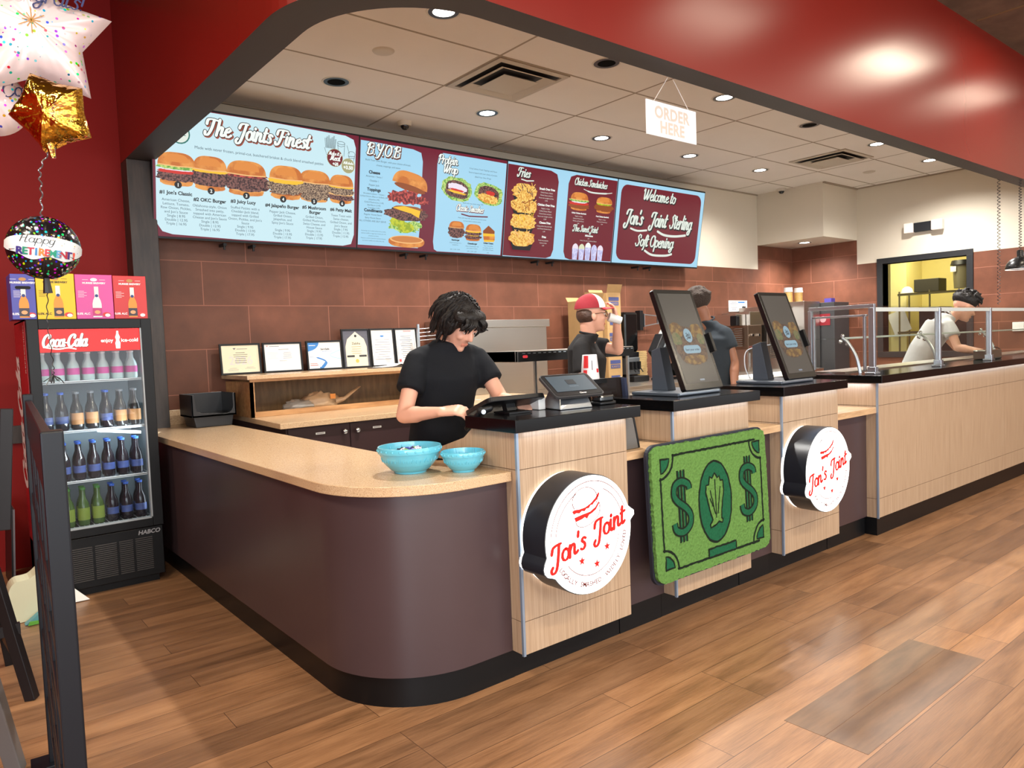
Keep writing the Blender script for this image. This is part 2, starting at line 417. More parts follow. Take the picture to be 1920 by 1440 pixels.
def spline(pts, n=6):
    """Catmull-Rom through 2-D or 3-D points"""
    P = [pts[0]] + list(pts) + [pts[-1]]; out = []
    for i in range(1, len(P) - 2):
        for j in range(n):
            t = j / n; a, b, c, d = P[i - 1], P[i], P[i + 1], P[i + 2]
            out.append(tuple(.5 * ((2 * b[k]) + (-a[k] + c[k]) * t + (2 * a[k] - 5 * b[k] + 4 * c[k] - d[k]) * t * t + (-a[k] + 3 * b[k] - 3 * c[k] + d[k]) * t ** 3) for k in range(len(b))))
    out.append(tuple(pts[-1])); return out

def thing(name, label, cat, loc=(0, 0, 0), rz=0.0, group=None):
    o = bpy.data.objects.new(name, None); COL.objects.link(o); o.location = loc; o.rotation_euler = (0, 0, rz)
    o.empty_display_size = .05
    return tag(o, label, cat, group)
def tag(o, label=None, cat=None, group=None, kind=None):
    if label: o['label'] = label
    if cat: o['category'] = cat
    if group: o['group'] = group
    if kind: o['kind'] = kind
    return o
def struct(o): o['kind'] = 'structure'; return o
def dup(root, loc=None, rz=None, label=None, group=None):
    KIDS = {}
    def cp(o, parent):
        c = o.copy(); COL.objects.link(c)
        if parent is not None: c.parent = parent
        for ch in o.children: cp(ch, c)
        return c
    r = cp(root, None)
    if loc is not None: r.location = loc
    if rz is not None: r.rotation_euler = (0, 0, rz)
    if label: r['label'] = label
    if group: r['group'] = group
    return r
def origin(o, p):
    """move a single-mesh thing's origin to p (its base)"""
    p = Vector(p); o.data.transform(Matrix.Translation(-p)); o.location = p; return o
# ------------------------------------------------------------------ the room
CZ = 3.40; BY = 5.98; SX = 10.40; DZ = 4.00; UZ = 2.826
TILEB = tile_mat('terracotta_tile_back', 0, 20.88 - 1.77)      # 30 bricks of .696
TILES = tile_mat('terracotta_tile_side', 1, 20.88 - 4.64)
FLOOR = floor_mat()
struct(MB(FLOOR).box((-3, -5, -.05), (14, 6.4, 0)).build('floor'))
struct(MB(mat('pale_grey_bounce_floor', rgb(186, 180, 170), .6, var=.08)).box((1.9, 2.95, .0005), (SX, 5.97, .004)).build('floor_kitchen_bounce'))  # unseen pale layer added over the floor to bounce neutral light upward
DP = wood_mat('dark_oak_planks', (96, 72, 54), (122, 93, 68), (1.2, 9, 1), .36)
struct(MB(DP).prism([(2.37, 1.12), (3.42, 1.12), (3.42, 1.272), (2.37, 1.272)], .0, .0009).prism([(2.37, 1.2735), (3.42, 1.2735), (3.42, 1.425), (2.37, 1.425)], .0, .0009).build('floor_dark_planks'))
# back wall: tiles up to 2.34 m (2.68 m in the far alcove), cream paint above
struct(MB(TILEB).box((1.25, BY, 0), (9.47, BY + .15, 2.34)).box((9.47, BY, 0), (SX, BY + .15, 2.68)).build('wall_back'))
struct(MB(CREAM).box((1.25, BY, 2.34), (9.47, BY + .15, CZ)).build('wall_back_upper'))
b = MB(CREAM).box((9.47, 4.995, 2.68), (SX, BY + .15, CZ)); struct(b.build('wall_alcove_bulkhead'))
# side wall with the kitchen opening
wy0, wy1, wz0, wz1 = 3.60, 4.64, 1.10, 2.31
b = MB(TILES).box((SX, wy1, 0), (SX + .15, BY, 2.34)).box((SX, wy0, 0), (SX + .15, wy1, wz0)).box((SX, -2, 0), (SX + .15, wy0, 2.34)).box((SX, 4.995, 2.34), (SX + .15, BY, 2.68)).box((SX, wy0, wz1), (SX + .15, wy1, 2.34))
struct(b.build('wall_right'))
struct(MB(CREAM).box((SX, 2.5, 2.34), (SX + .15, 4.995, CZ)).box((SX, -2, 2.34), (SX + .15, 2.5, DZ)).build('wall_right_upper'))
b = MB(mat('black_window_frame', rgb(20, 22, 26), .5))
f = .075
b.box((SX - .02, wy0 - f, wz1), (SX + .16, wy1 + f, wz1 + f)).box((SX - .02, wy0 - f, wz0 - f), (SX + .16, wy1 + f, wz0)).box((SX - .02, wy0 - f, wz0), (SX + .16, wy0, wz1)).box((SX - .02, wy1, wz0), (SX + .16, wy1 + f, wz1))
struct(b.build('window_1', bevel=.002))
# red wall on the left with the dark wooden end post
struct(MB(REDW).box((-3, 5.98, 0), (1.25, 6.13, DZ)).build('wall_back_left'))
struct(MB(REDW).box((-3.15, -5, 0), (-3, 6.13, DZ)).build('wall_left'))
struct(MB(DARKWOOD).box((1.245, 5.80, 0), (1.427, 5.98, UZ)).build('column_end_post', bevel=.004))
# kitchen behind the opening
KY = mat('yellow_kitchen_paint', rgb(205, 190, 118), .7, var=.04)
KO = mat('ochre_kitchen_panel', rgb(170, 128, 56), .6, var=.08)
b = MB(KY).box((13.2, 2.0, 0), (13.3, 8.2, 3)).box((SX + .15, 8.1, 0), (13.3, 8.2, 3)).box((SX + .15, 2.0, 0), (13.3, 2.1, 3)).box((SX + .15, 2, 3), (13.3, 8.2, 3.05))
struct(b.build('wall_kitchen'))
struct(MB(KO).box((13.15, 5.95, 0), (13.198, 8.1, 1.95)).box((13.14, 5.9, 1.95), (13.198, 8.1, 2.0)).build('trim_kitchen_panel'))
struct(MB(mat('pale_yellow_post', rgb(224, 210, 140), .6)).box((12.6, 5.25, 0), (13.2, 5.5, 3)).build('column_kitchen'))
area_light('kitchen_ceiling_light', (11.9, 4.8, 2.95), (11.9, 4.8, 0), 1.2, .6, 48, (1.0, .93, .62))
# kitchen-side ceiling with its grid
struct(MB(CEIL).box((1.42, 2.58, CZ), (SX + .15, BY + .15, CZ + .06)).build('ceiling'))
b = MB(GRID)
y = 2.65
xs = [3.265 + 1.395 * k for k in range(-1, 6)]
ys = [4.725 + .697 * k for k in range(-3, 2)]
for x in xs: b.box((x - .008, 2.6, CZ - .0015), (x + .008, BY, CZ + .01))
for y in ys: b.box((1.43, y - .008, CZ - .0018), (SX, y + .008, CZ + .01))
b.box((9.47, 4.97, CZ - .02), (SX, 4.995, CZ)).box((1.3, BY - .02, CZ - .015), (9.47, BY, CZ)).box((SX - .02, 2.6, CZ - .015), (SX, 4.99, CZ))
struct(b.build('ceiling_grid'))
# dining-side ceiling, higher and brown
struct(MB(DCEIL).box((-3, -5, DZ), (SX + .15, 2.56, DZ + .06)).box((-3, 2.4, DZ), (1.35, 6.1, DZ + .06)).build('ceiling_dining'))
b = MB(mat('brass_ceiling_grid', rgb(120, 96, 62), .5))
for k in range(18): b.box((-3, 2.0 - .61 * k, DZ - .006), (SX, 2.022 - .61 * k, DZ))
for k in range(12): b.box((-2.6 + 1.22 * k, -5, DZ - .005), (-2.578 + 1.22 * k, 2.4, DZ))
struct(b.build('ceiling_dining_grid'))
# red bulkhead: straight front, rounded corner, return to the back wall
def wallpath(x0, y0, r, xe, ye, n=18):
    P = [(x0, ye)]
    P += [(x0 + r - r * cos(a), y0 + r - r * sin(a)) for a in [pi / 2 * i / n for i in range(n + 1)]]
    return P + [(xe, y0)]
outer = wallpath(1.245, 2.443, .66, SX, BY - .0); inner = wallpath(1.427, 2.59, .56, SX, BY - .0)
def wallstrip(b, P, z0, z1, m, flip=False):
    for (x0, y0), (x1, y1) in zip(P, P[1:]):
        q = [(x0, y0, z0), (x1, y1, z0), (x1, y1, z1), (x0, y0, z1)]
        b.add(q, [(3, 2, 1, 0) if flip else (0, 1, 2, 3)], m)
b = MB(RED); wallstrip(b, outer, UZ, DZ, RED); wallstrip(b, inner, UZ, CZ + .03, CREAM, True)
for i in range(len(outer) - 1):
    q = [(*outer[i], UZ), (*outer[i + 1], UZ), (*inner[i + 1], UZ), (*inner[i], UZ)]
    b.add(q, [(3, 2, 1, 0)], SOFFIT)
    b.add([(x, y, DZ) for x, y, z in q], [(0, 1, 2, 3)], RED)
o = b.build('wall_bulkhead', smooth=True, angle=30); struct(o)

# ------------------------------------------------------------------ ceiling fittings
def downlight(x, y, z, lit, label, grp):
    t = thing('recessed_downlight', label, 'ceiling light', (x, y, z), 0, grp)
    b = MB(mat('downlight_trim_black', rgb(20, 20, 20), .3)).lathe([(.070, .03), (.066, -.004), (.093, -.004), (.095, 0), (.070, .001)], 28, None, T(x, y, z), False)
    b.build('trim_ring', t, True)
    b = MB(mat('downlight_rim_white', rgb(200, 192, 178), .5)).lathe([(.093, -.003), (.105, -.003), (.107, 0)], 28, None, T(x, y, z), False); b.build('outer_rim', t, True)
    if lit: MB(mat('lit_downlight_lens', (1, .96, .90, 1), .5, emit=14)).lathe([(0, .002), (.066, .002)], 24, None, T(x, y, z - .004), False).build('lens', t)
    else: MB(mat('unlit_downlight_lens', rgb(16, 15, 14), .9, spec=.05)).lathe([(0, .0), (.066, .0)], 24, None, T(x, y, z - .004), False).build('lens', t)
    return t
k = 0
LAB = ['lit recessed downlight nearest the rounded bulkhead corner', 'lit recessed downlight above the second menu screen', 'lit recessed downlight above the fries menu screen',
       'lit recessed downlight right of the hanging order sign, beside the bulkhead edge', 'lit recessed downlight below and right of the hanging order sign', 'lit recessed downlight in the back row before the louvred vent, farthest from the front',
       'lit recessed downlight beside the bulkhead edge behind the far ceiling vent', 'lit recessed downlight farthest right along the bulkhead edge']
for (x, y), lb in zip(LAMPS_ON, LAB): downlight(x, y, CZ, True, lb, 'recessed downlights')
downlight(2.55, 5.09, CZ, False, 'unlit black recessed downlight above the first menu screen', 'recessed downlights')
downlight(3.99, 3.71, CZ, False, 'unlit recessed downlight half hidden by the bulkhead above the order sign', 'recessed downlights')
downlight(6.80, 3.71, CZ, False, 'unlit recessed downlight half hidden by the bulkhead, halfway along it', 'recessed downlights')
downlight(9.86, 5.48, 2.68, True, 'lit recessed downlight in the low tiled alcove ceiling', 'recessed downlights')

def diffuser(x, y, label):
    z = CZ
    t = thing('ceiling_vent', label, 'air vent', (x, y, z), 0, 'ceiling air vents')
    wt = mat('vent_white_metal', rgb(178, 168, 152), .5); dk = mat('vent_dark_gap', rgb(40, 38, 36), .8)
    def ring(w0, z0, w1, z1, bb):
        P0 = [(-w0, -w0), (w0, -w0), (w0, w0), (-w0, w0)]; P1 = [(-w1, -w1), (w1, -w1), (w1, w1), (-w1, w1)]
        vs = [(x + a, y + c, z + z0) for a, c in P0] + [(x + a, y + c, z + z1) for a, c in P1]
        bb.add(vs, [(i, (i + 1) % 4, 4 + (i + 1) % 4, 4 + i) for i in range(4)])
    b = MB(wt); ring(.335, -.010, .29, -.014, b); ring(.29, -.014, .289, -.003, b); ring(.335, -.001, .335, -.010, b)
    b.build('frame', t)
    b = MB(wt); ring(.255, -.034, .19, -.003, b); ring(.262, -.030, .255, -.034, b); b.build('outer_cone', t)
    b = MB(wt); ring(.165, -.036, .11, -.003, b); b.add([(x + a, y + c, z - .036) for a, c in ((-.15, -.15), (.15, -.15), (.15, .15), (-.15, .15))], [(3, 2, 1, 0)]); ring(.15, -.036, .165, -.036, b)
    b.build('centre_panel', t)
    MB(dk).box((x - .292, y - .292, z - .003), (x + .292, y + .292, z + .02)).build('backing', t)
diffuser(3.61, 4.375, 'square stepped ceiling air vent above the second menu screen')
diffuser(8.35, 4.30, 'square ceiling air vent far back above the right end of the kitchen')
def lathe_thing(name, prof, m, label, cat, loc, grp=None, n=24, kids=()):
    t = thing(name, label, cat, loc, 0, grp)
    MB(m).lathe(prof, n, None, T(*loc)).build('body' if kids else 'cover', t, True)
    for nm, pr, mm in kids: MB(mm).lathe(pr, n, None, T(*loc)).build(nm, t, True)
    return t
WT = mat('ceiling_device_white', rgb(190, 180, 164), .5)
lathe_thing('ceiling_speaker_cap', [(0, -.012), (.055, -.012), (.07, -.006), (.075, 0)], WT, 'small round flat cap in the ceiling before the first vent', 'ceiling cap', (2.56, 4.40, CZ), 'round ceiling caps')
lathe_thing('ceiling_speaker_cap', [(0, -.012), (.055, -.012), (.07, -.006), (.075, 0)], WT, 'small round flat cap in the ceiling far back near the side wall', 'ceiling cap', (9.46, 4.38, CZ), 'round ceiling caps')
for loc, lb in (((3.48, 5.67, CZ), 'small white dome camera on the ceiling above the burger menu screen'), ((9.40, 5.55, CZ), 'small white dome camera at the far ceiling corner')):
    lathe_thing('dome_camera', [(0, -.035), (.055, -.035), (.062, -.02), (.065, 0)], WT, lb, 'security camera', loc, 'dome cameras', 20,
                [('lens_dome', [(0, -.07), (.02, -.066), (.035, -.05), (.038, -.034)], mat('smoked_dome', rgb(20, 20, 22), .1))])

# ------------------------------------------------------------------ counters
LEDM = mat('led_strip_glow', (0.72, 0.84, 1.0, 1), .5, emit=5.0)
XTR = mat('blue_grey_edge_trim', rgb(150, 168, 190), .35, .6)
def rpath(x0, y0, r, xe, ye, n=16):
    """left side, rounded corner, front: from (x0, ye) to (xe, y0)"""
    return [(x0, ye)] + [(x0 + r - r * cos(a), y0 + r - r * sin(a)) for a in [pi / 2 * i / n for i in range(n + 1)]] + [(xe, y0)]
t = thing('curved_service_counter', 'low L-shaped counter with aubergine curved front and speckled stone top', 'counter', (1.6, 3.2, 0))
END = lambda x: [(1.43, BY - .002), (1.43, 5.795)]
P = [(1.43, BY - .002), (1.43, 5.795)] + rpath(1.228, 2.362, .43, 1.862, 5.795)
b = MB(PURPLE); b.prism(P + [(1.862, 2.44), (1.74, 2.44), (1.74, BY - .002)], .125, .845); b.build('curved_front', t, True, angle=30)
b = MB(KICK); b.prism([(1.43, BY - .002), (1.43, 5.795)] + rpath(1.245, 2.378, .42, 1.88, 5.795) + [(1.88, 2.43), (1.73, 2.43), (1.73, BY - .002)], 0, .124); b.build('kick_plate', t, True, angle=30)
b = MB(QUARTZ); b.prism([(1.43, BY - .002), (1.43, 5.795)] + rpath(1.203, 2.325, .44, 1.862, 5.795) + [(1.862, 2.80), (1.785, 2.88), (1.785, BY - .002)], .846, .886); b.build('countertop', t, True, bevel=.003, angle=30)
MB(QUARTZ).box((1.435, BY - .022, .8865), (1.80, BY - .002, 1.0)).build('backsplash', t, bevel=.002)

def led(t, x0, x1, y0):
    MB(LEDM).box((x0, y0 - .018, 1.0485), (x1, y0 - .010, 1.0498)).build('led_strip', t)
    q = area_light('led_glow_light', ((x0 + x1) / 2, y0 - .016, 1.047), ((x0 + x1) / 2, y0 - .016, 0), x1 - x0, .012, .3 * (x1 - x0), (.50, .68, 1.0)); q.rotation_euler = (0, 0, 0)
def pillar(x0, x1, label, depth=.45, back=.05, wing=False):
    """oak-panelled counter pillar with a black slab top"""
    t = thing('counter_block', label, 'counter unit', ((x0 + x1) / 2, 2.5, 0), 0, 'oak counter blocks')
    y0, y1 = 2.29, 2.29 + depth
    b = MB(REED); zs = [.122, .262, .894, 1.048]
    for z0, z1 in zip(zs, zs[1:]): b.box((x0, y0, z0 + .0015), (x1, y1, z1 - .0015))
    b.box((x0 + .004, y0 + .004, .122), (x1 - .004, y1 - .004, 1.048), mat('panel_seam_brown', rgb(96, 72, 52), .7))
    b.build('panel', t)
    MB(XTR).box((x0 - .005, y0 - .005, .12), (x0 + .007, y0 + .007, 1.048)).build('edge_trim', t)
    MB(KICK).box((x0 - .01, y0 + .09, 0), (x1 + .01, y1 - .02, .121)).build('kick_plate', t)
    MB(GLOSSB).box((x0 - .03, y0 - .035, 1.050), (x1 + .065, y1 + back, 1.103)).build('top_slab', t, bevel=.002)
    led(t, x0 + .03, x1 - .01, y0)
    if wing: MB(REED).prism([(2.592, .888), (2.592, 1.048), (2.66, 1.0), (2.98, .905), (2.98, .888)], x0 + .0, x0 + .03, None, frame((0, 0, 0), (0, 1, 0), (0, 0, 1), (1, 0, 0))).build('side_wing', t)
    return t
pillar(1.865, 2.52, 'oak-fronted counter pillar beside the curved counter, with a lit round sign', .30, .012, True)
pillar(2.855, 3.505, 'middle oak-fronted counter pillar behind the green banknote mat', .36)
pillar(3.838, 4.49, 'oak-fronted counter pillar farthest right of the three, with a lit round sign', .36)
def gap_unit(x0, x1, label):
    t = thing('counter_infill', label, 'counter unit', ((x0 + x1) / 2, 2.6, 0), 0, 'recessed counter sections')
    MB(PURPLE).box((x0 + .002, 2.365, .125), (x1 - .002, 2.44, .845)).build('front_panel', t)
    MB(KICK).box((x0 + .012, 2.378, 0), (x1 - .012, 2.43, .124)).build('kick_plate', t)
    MB(wood_mat('oak_ledge', (176, 140, 104), (206, 172, 132), (3, 20, 20))).box((x0 + .001, 2.295, .846), (x1 - .001, 2.80, .886)).build('ledge', t, bevel=.002)
gap_unit(2.522, 2.853, 'recessed dark counter section with oak ledge, left of the banknote mat')
gap_unit(3.507, 3.836, 'recessed dark counter section with oak ledge, right behind the banknote mat')
gap_unit(4.492, 5.028, 'recessed dark counter section with oak ledge, beside the long right counter')

t = thing('long_service_counter', 'long oak-fronted counter with black top running to the right', 'counter', (7.5, 2.6, 0))
x0, x1, y0, y1 = 5.03, 10.2, 2.29, 2.84
b = MB(REED); zs = [.122, .255, .894, 1.048]
for z0, z1 in zip(zs, zs[1:]):
    for k in range(4): b.box((x0 + 1.22 * k + (.0015 if k else 0), y0, z0 + .0015), (min(x0 + 1.22 * (k + 1) - .0015, x1), y1, z1 - .0015))
b.box((x0 + .004, y0 + .004, .122), (x1, y1 - .004, 1.048), mat('panel_seam_brown', rgb(96, 72, 52), .7)); b.build('panel', t)
MB(XTR).box((x0 - .005, y0 - .005, .12), (x0 + .007, y0 + .007, 1.048)).build('edge_trim', t)
MB(KICK).box((x0 + .005, y0 + .012, 0), (x1, y1 - .02, .121)).build('kick_plate', t)
MB(GLOSSB).box((x0 - .03, y0 - .045, 1.050), (x1, y1 + .03, 1.103)).build('top_slab', t, bevel=.002)
led(t, x0 + .02, x1, y0)
q = area_light('led_glow_light', (x0 - .018, (y0 + y1) / 2, 1.047), (x0 - .018, (y0 + y1) / 2, 0), .012, y1 - y0 - .08, .5, (.60, .72, 1.0)); q.rotation_euler = (0, 0, 0)

# back counter with cabinets and hutch
t = thing('back_counter', 'back counter with stone top and dark aubergine cabinets under the certificates', 'counter', (3.2, 5.4, 0))
MB(QUARTZ).prism([(1.86, 4.78), (4.45, 4.78), (4.45, BY - .002), (1.93, BY - .002)], .892, .93).build('countertop', t, bevel=.003)
MB(KICK).box((1.92, 4.88, 0), (4.42, BY - .002, .1)).build('kick_plate', t)
MB(mat('cabinet_carcass', rgb(60, 40, 40), .6)).box((1.92, 4.84, .1), (4.42, BY - .002, .8915)).build('carcass', t)
DKC = mat('dark_burgundy_door', rgb(50, 30, 32), .4, var=.08)
for i, (xa, xb) in enumerate(((1.93, 2.385), (2.39, 2.99), (2.995, 3.65), (3.655, 4.41))):
    d = MB(DKC).box((xa, 4.82, .11), (xb, 4.84, .885)).build('door', t, bevel=.002)
    kx = xb - .045 if i % 2 == 0 else xa + .05
    MB(CHROME).ell((kx, 4.80, .828), (.019, .014, .019)).cyl((kx, 4.82, .828), (kx, 4.80, .828), .006).build('knob', d, True)
    lx = xa + .23 if i != 1 else xa + .215
    l = MB(PAPER).box((lx - .035, 4.8185, .826), (lx + .035, 4.8195, .840)).box((lx - .028, 4.818, .831), (lx + .026, 4.8184, .835), mat('grey_label_print', rgb(120, 120, 124), .6)); l.build('name_label', d)
HX0, HX1, HY = 1.90, 3.74, 5.42
t = thing('oak_hutch_shelf', 'light oak open hutch standing on the back counter under the certificates', 'shelf', (3.0, 5.7, .93))
MB(OAK).box((HX0, HY, .931), (HX0 + .022, BY - .002, 1.195)).box((HX0, HY, .931), (HX0 + .03, HY + .02, 1.195)).build('side_panel', t)
MB(OAK).box((HX1 - .022, HY, .931), (HX1, BY - .002, 1.195)).build('side_panel', t)
MB(wood_mat('oak_veneer_dark', (112, 84, 50), (136, 104, 66), (14, 14, 2))).box((HX0 + .022, BY - .015, .931), (HX1 - .022, BY - .002, 1.195)).build('back_panel', t)
MB(OAK).box((HX0 + .022, HY + .004, .931), (HX1 - .022, HY + .02, .972)).build('bottom_rail', t)
MB(OAK).box((HX0 - .005, HY - .01, 1.195), (HX1 + .02, HY + .01, 1.215)).build('top_rail', t)
MB(QUARTZ).box((HX0 - .03, HY - .03, 1.2155), (HX1 + .03, BY - .002, 1.245)).build('top_shelf', t, bevel=.002)
# ------------------------------------------------------------------ brush-script lettering (drawn strokes, x-height 1)
def E_(cx, cy, rx, ry, a0, a1, n=10):
    return [(cx + rx * cos(radians(a0 + (a1 - a0) * i / n)), cy + ry * sin(radians(a0 + (a1 - a0) * i / n))) for i in range(n + 1)]
GL = {
 'a': (.95, [E_(.42, .5, .36, .5, 40, 400), [(.80, 1.0), (.76, .3), (.86, .02), (1.02, .18)]]),
 'b': (.9, [[(.12, 1.75), (.10, .9), (.12, .1)], E_(.46, .5, .36, .5, 150, -170), ]),
 'c': (.78, [E_(.46, .5, .38, .5, 50, 310)]),
 'd': (.98, [E_(.42, .5, .36, .5, 40, 400), [(.84, 1.75), (.78, .8), (.80, .1), (1.02, .12)]]),
 'e': (.80, [[(.12, .46), (.5, .56), (.72, .78), (.5, 1.02), (.2, .8), (.1, .4), (.34, .0), (.62, .02), (.86, .24)]]),
 'f': (.62, [[(.85, 1.45), (.66, 1.75), (.44, 1.4), (.34, .6), (.22, -.3), (.02, -.55)], [(.1, .95), (.7, 1.0)]]),
 'g': (.92, [E_(.42, .5, .36, .5, 40, 400), [(.80, 1.0), (.74, .1), (.56, -.55), (.2, -.62), (.12, -.3), (.6, .0), (1.0, .2)]]),
 'h': (.96, [[(.14, 1.75), (.10, .8), (.06, .02)], [(.1, .5), (.36, .95), (.64, .95), (.62, .5), (.62, .08), (.86, .06), (1.0, .2)]]),
 'i': (.46, [[(.16, 1.0), (.10, .35), (.2, .02), (.44, .16)], [(.21, 1.36), (.23, 1.42)]]),
 'k': (.9, [[(.14, 1.75), (.08, .02)], [(.72, 1.0), (.16, .5), (.5, .3), (.66, .02), (.92, .12)]]),
 'l': (.44, [[(.22, 1.75), (.12, .6), (.2, .02), (.44, .16)]]),
 'm': (1.36, [[(.12, 1.0), (.06, .02)], [(.1, .6), (.34, .98), (.54, .85), (.5, .02)], [(.54, .6), (.78, .98), (.98, .85), (.94, .2), (1.08, .02), (1.34, .16)]]),
 'n': (.96, [[(.12, 1.0), (.06, .02)], [(.1, .55), (.36, .98), (.62, .88), (.58, .25), (.70, .02), (.98, .16)]]),
 'o': (.82, [E_(.42, .5, .36, .5, 80, 440), [(.66, .86), (.9, .84)]]),
 'p': (.92, [[(.14, 1.0), (.04, -.65)], E_(.48, .5, .36, .5, 170, -150)]),
 'r': (.66, [[(.12, 1.0), (.06, .02)], [(.1, .55), (.34, .98), (.62, .92)]]),
 's': (.72, [[(.66, .84), (.4, 1.0), (.22, .78), (.46, .52), (.54, .2), (.3, .0), (.04, .14)]]),
 't': (.56, [[(.26, 1.55), (.14, .5), (.2, .02), (.5, .16)], [(-.02, 1.05), (.58, 1.1)]]),
 'u': (.96, [[(.12, 1.0), (.08, .3), (.3, .0), (.6, .25), (.68, 1.0)], [(.68, 1.0), (.64, .25), (.76, .02), (.98, .16)]]),
 'w': (1.22, [[(.10, 1.0), (.10, .2), (.34, .02), (.56, .3), (.60, .9)], [(.60, .9), (.6, .2), (.84, .02), (1.08, .4), (1.04, 1.0), (1.24, .9)]]),
 'y': (.96, [[(.12, 1.0), (.08, .3), (.3, .0), (.6, .25), (.68, 1.0)], [(.70, 1.0), (.62, -.1), (.40, -.6), (.1, -.5)]]),
 "'": (.3, [[(.16, 1.75), (.1, 1.4)]]), '.': (.34, [[(.12, .04), (.14, .06)]]), '-': (.6, [[(.08, .55), (.5, .55)]]),
 ',': (.3, [[(.16, .08), (.06, -.24)]]), ' ': (.5, []), '!': (.4, [[(.2, 1.7), (.14, .5)], [(.12, .04), (.14, .06)]]),
 '$': (.8, [[(.72, 1.2), (.4, 1.4), (.12, 1.1), (.6, .6), (.5, .2), (.06, .3)], [(.44, 1.6), (.3, 0)]]),
 '5': (.8, [[(.75, 1.5), (.25, 1.5), (.18, .9), (.6, .9), (.6, .2), (.1, .1)]]), '3': (.8, [[(.15, 1.4), (.6, 1.5), (.6, 1.0), (.3, .8), (.65, .5), (.5, .05), (.08, .15)]]),
 '0': (.8, [E_(.42, .75, .32, .75, 80, 440)]),
 'T': (1.30, [[(.0, 1.15), (.05, 1.6), (.5, 1.72), (1.3, 1.62)], [(.78, 1.66), (.66, .7), (.40, .02), (.05, -.05), (-.02, .3)]]),
 'J': (1.15, [[(.1, 1.2), (.25, 1.65), (.7, 1.75), (1.15, 1.7)], [(.92, 1.7), (.76, .6), (.52, -.35), (.14, -.52), (-.04, -.2), (.14, .02)]]),
 'F': (1.25, [[(.0, 1.15), (.08, 1.6), (.5, 1.72), (1.35, 1.66)], [(.70, 1.68), (.58, .8), (.38, .1), (.04, -.06), (-.06, .26)], [(.55, .92), (1.05, .98)]]),
 'B': (1.25, [[(.34, 1.6), (.22, .05)], [(.0, 1.3), (.3, 1.72), (.95, 1.66), (1.0, 1.2), (.45, .92), (1.05, .8), (1.08, .2), (.6, -.02), (.1, .12)]]),
 'Y': (1.1, [[(.0, 1.4), (.2, 1.7), (.3, 1.0), (.6, .75), (.9, 1.1)], [(1.05, 1.7), (.8, .6), (.5, -.35), (.1, -.4)]]),
 'O': (1.3, [E_(.62, .86, .54, .86, 70, 430), [(.8, 1.68), (1.1, 1.5)]]),
 'P': (1.15, [[(.42, 1.6), (.26, .02)], [(.0, 1.25), (.3, 1.7), (.95, 1.68), (1.08, 1.2), (.8, .82), (.4, .8)]]),
 'W': (1.75, [[(.0, 1.4), (.22, 1.72), (.28, .6), (.42, .04), (.8, .8), (.98, 1.6)], [(.98, 1.6), (.98, .6), (1.1, .04), (1.5, .9), (1.75, 1.7)]]),
 'C': (1.2, [[(1.0, 1.25), (1.02, 1.6), (.7, 1.74), (.25, 1.4), (.08, .7), (.35, .05), (.8, .02), (1.15, .35)]]),
 'S': (1.15, [[(1.0, 1.3), (1.0, 1.62), (.65, 1.74), (.35, 1.4), (.6, 1.0), (.82, .6), (.62, .06), (.2, -.02), (-.02, .3)]]),
 'M': (1.5, [[(.0, .1), (.2, .1), (.42, 1.6)], [(.42, 1.6), (.56, .4), (.62, .3), (1.05, 1.6)], [(1.05, 1.6), (1.1, .3), (1.25, .02), (1.5, .2)]]),
 'H': (1.3, [[(.1, 1.4), (.34, 1.7), (.22, .05)], [(1.0, 1.7), (.88, .05), (1.2, .1)], [(.2, .85), (1.0, .95)]]),
 'R': (1.2, [[(.42, 1.6), (.26, .02)], [(.0, 1.25), (.3, 1.7), (.95, 1.68), (1.02, 1.2), (.5, .86), (.9, .1), (1.2, .1)]]),
}
def script_layout(t):
    x = 0; out = []
    for ch in t:
        w, st = GL.get(ch, GL[' '])
        for s_ in st: out.append([(x + a, b) for a, b in (spline(s_, 3) if len(s_) < 9 else s_)])
        x += w
    return out, x
def script(b, t, x, y, h, layers, M=None, align='C', shear=.22, thick=.34, z=.001, rot=0.0, wid=1.0):
    """layers: (material, extra stroke width, dx, dy); x-height = h"""
    st, w = script_layout(t); w *= h * wid; x0 = {'C': -w / 2, 'L': 0, 'R': -w}[align]
    ca, sa = cos(rot), sin(rot)
    for li, (m, ex, dx, dy) in enumerate(layers):
        for si, s_ in enumerate(st):
            P = []; Wd = []
            for i, (a, c) in enumerate(s_):
                px = x0 + (a * wid + c * shear) * h + dx * h; py = c * h + dy * h
                P.append((x + px * ca - py * sa, y + px * sa + py * ca))
            n = len(P)
            for i in range(n):
                j0, j1 = max(i - 1, 0), min(i + 1, n - 1)
                vx, vy = P[j1][0] - P[j0][0], P[j1][1] - P[j0][1]; L = math.hypot(vx, vy) or 1
                f = .62 + .5 * abs(vy / L)          # heavier down-strokes
                Wd.append((thick * f + ex) * h)
            b.ribbon(P, Wd, z + li * .0009 + si * .00002, m, M)
    return b

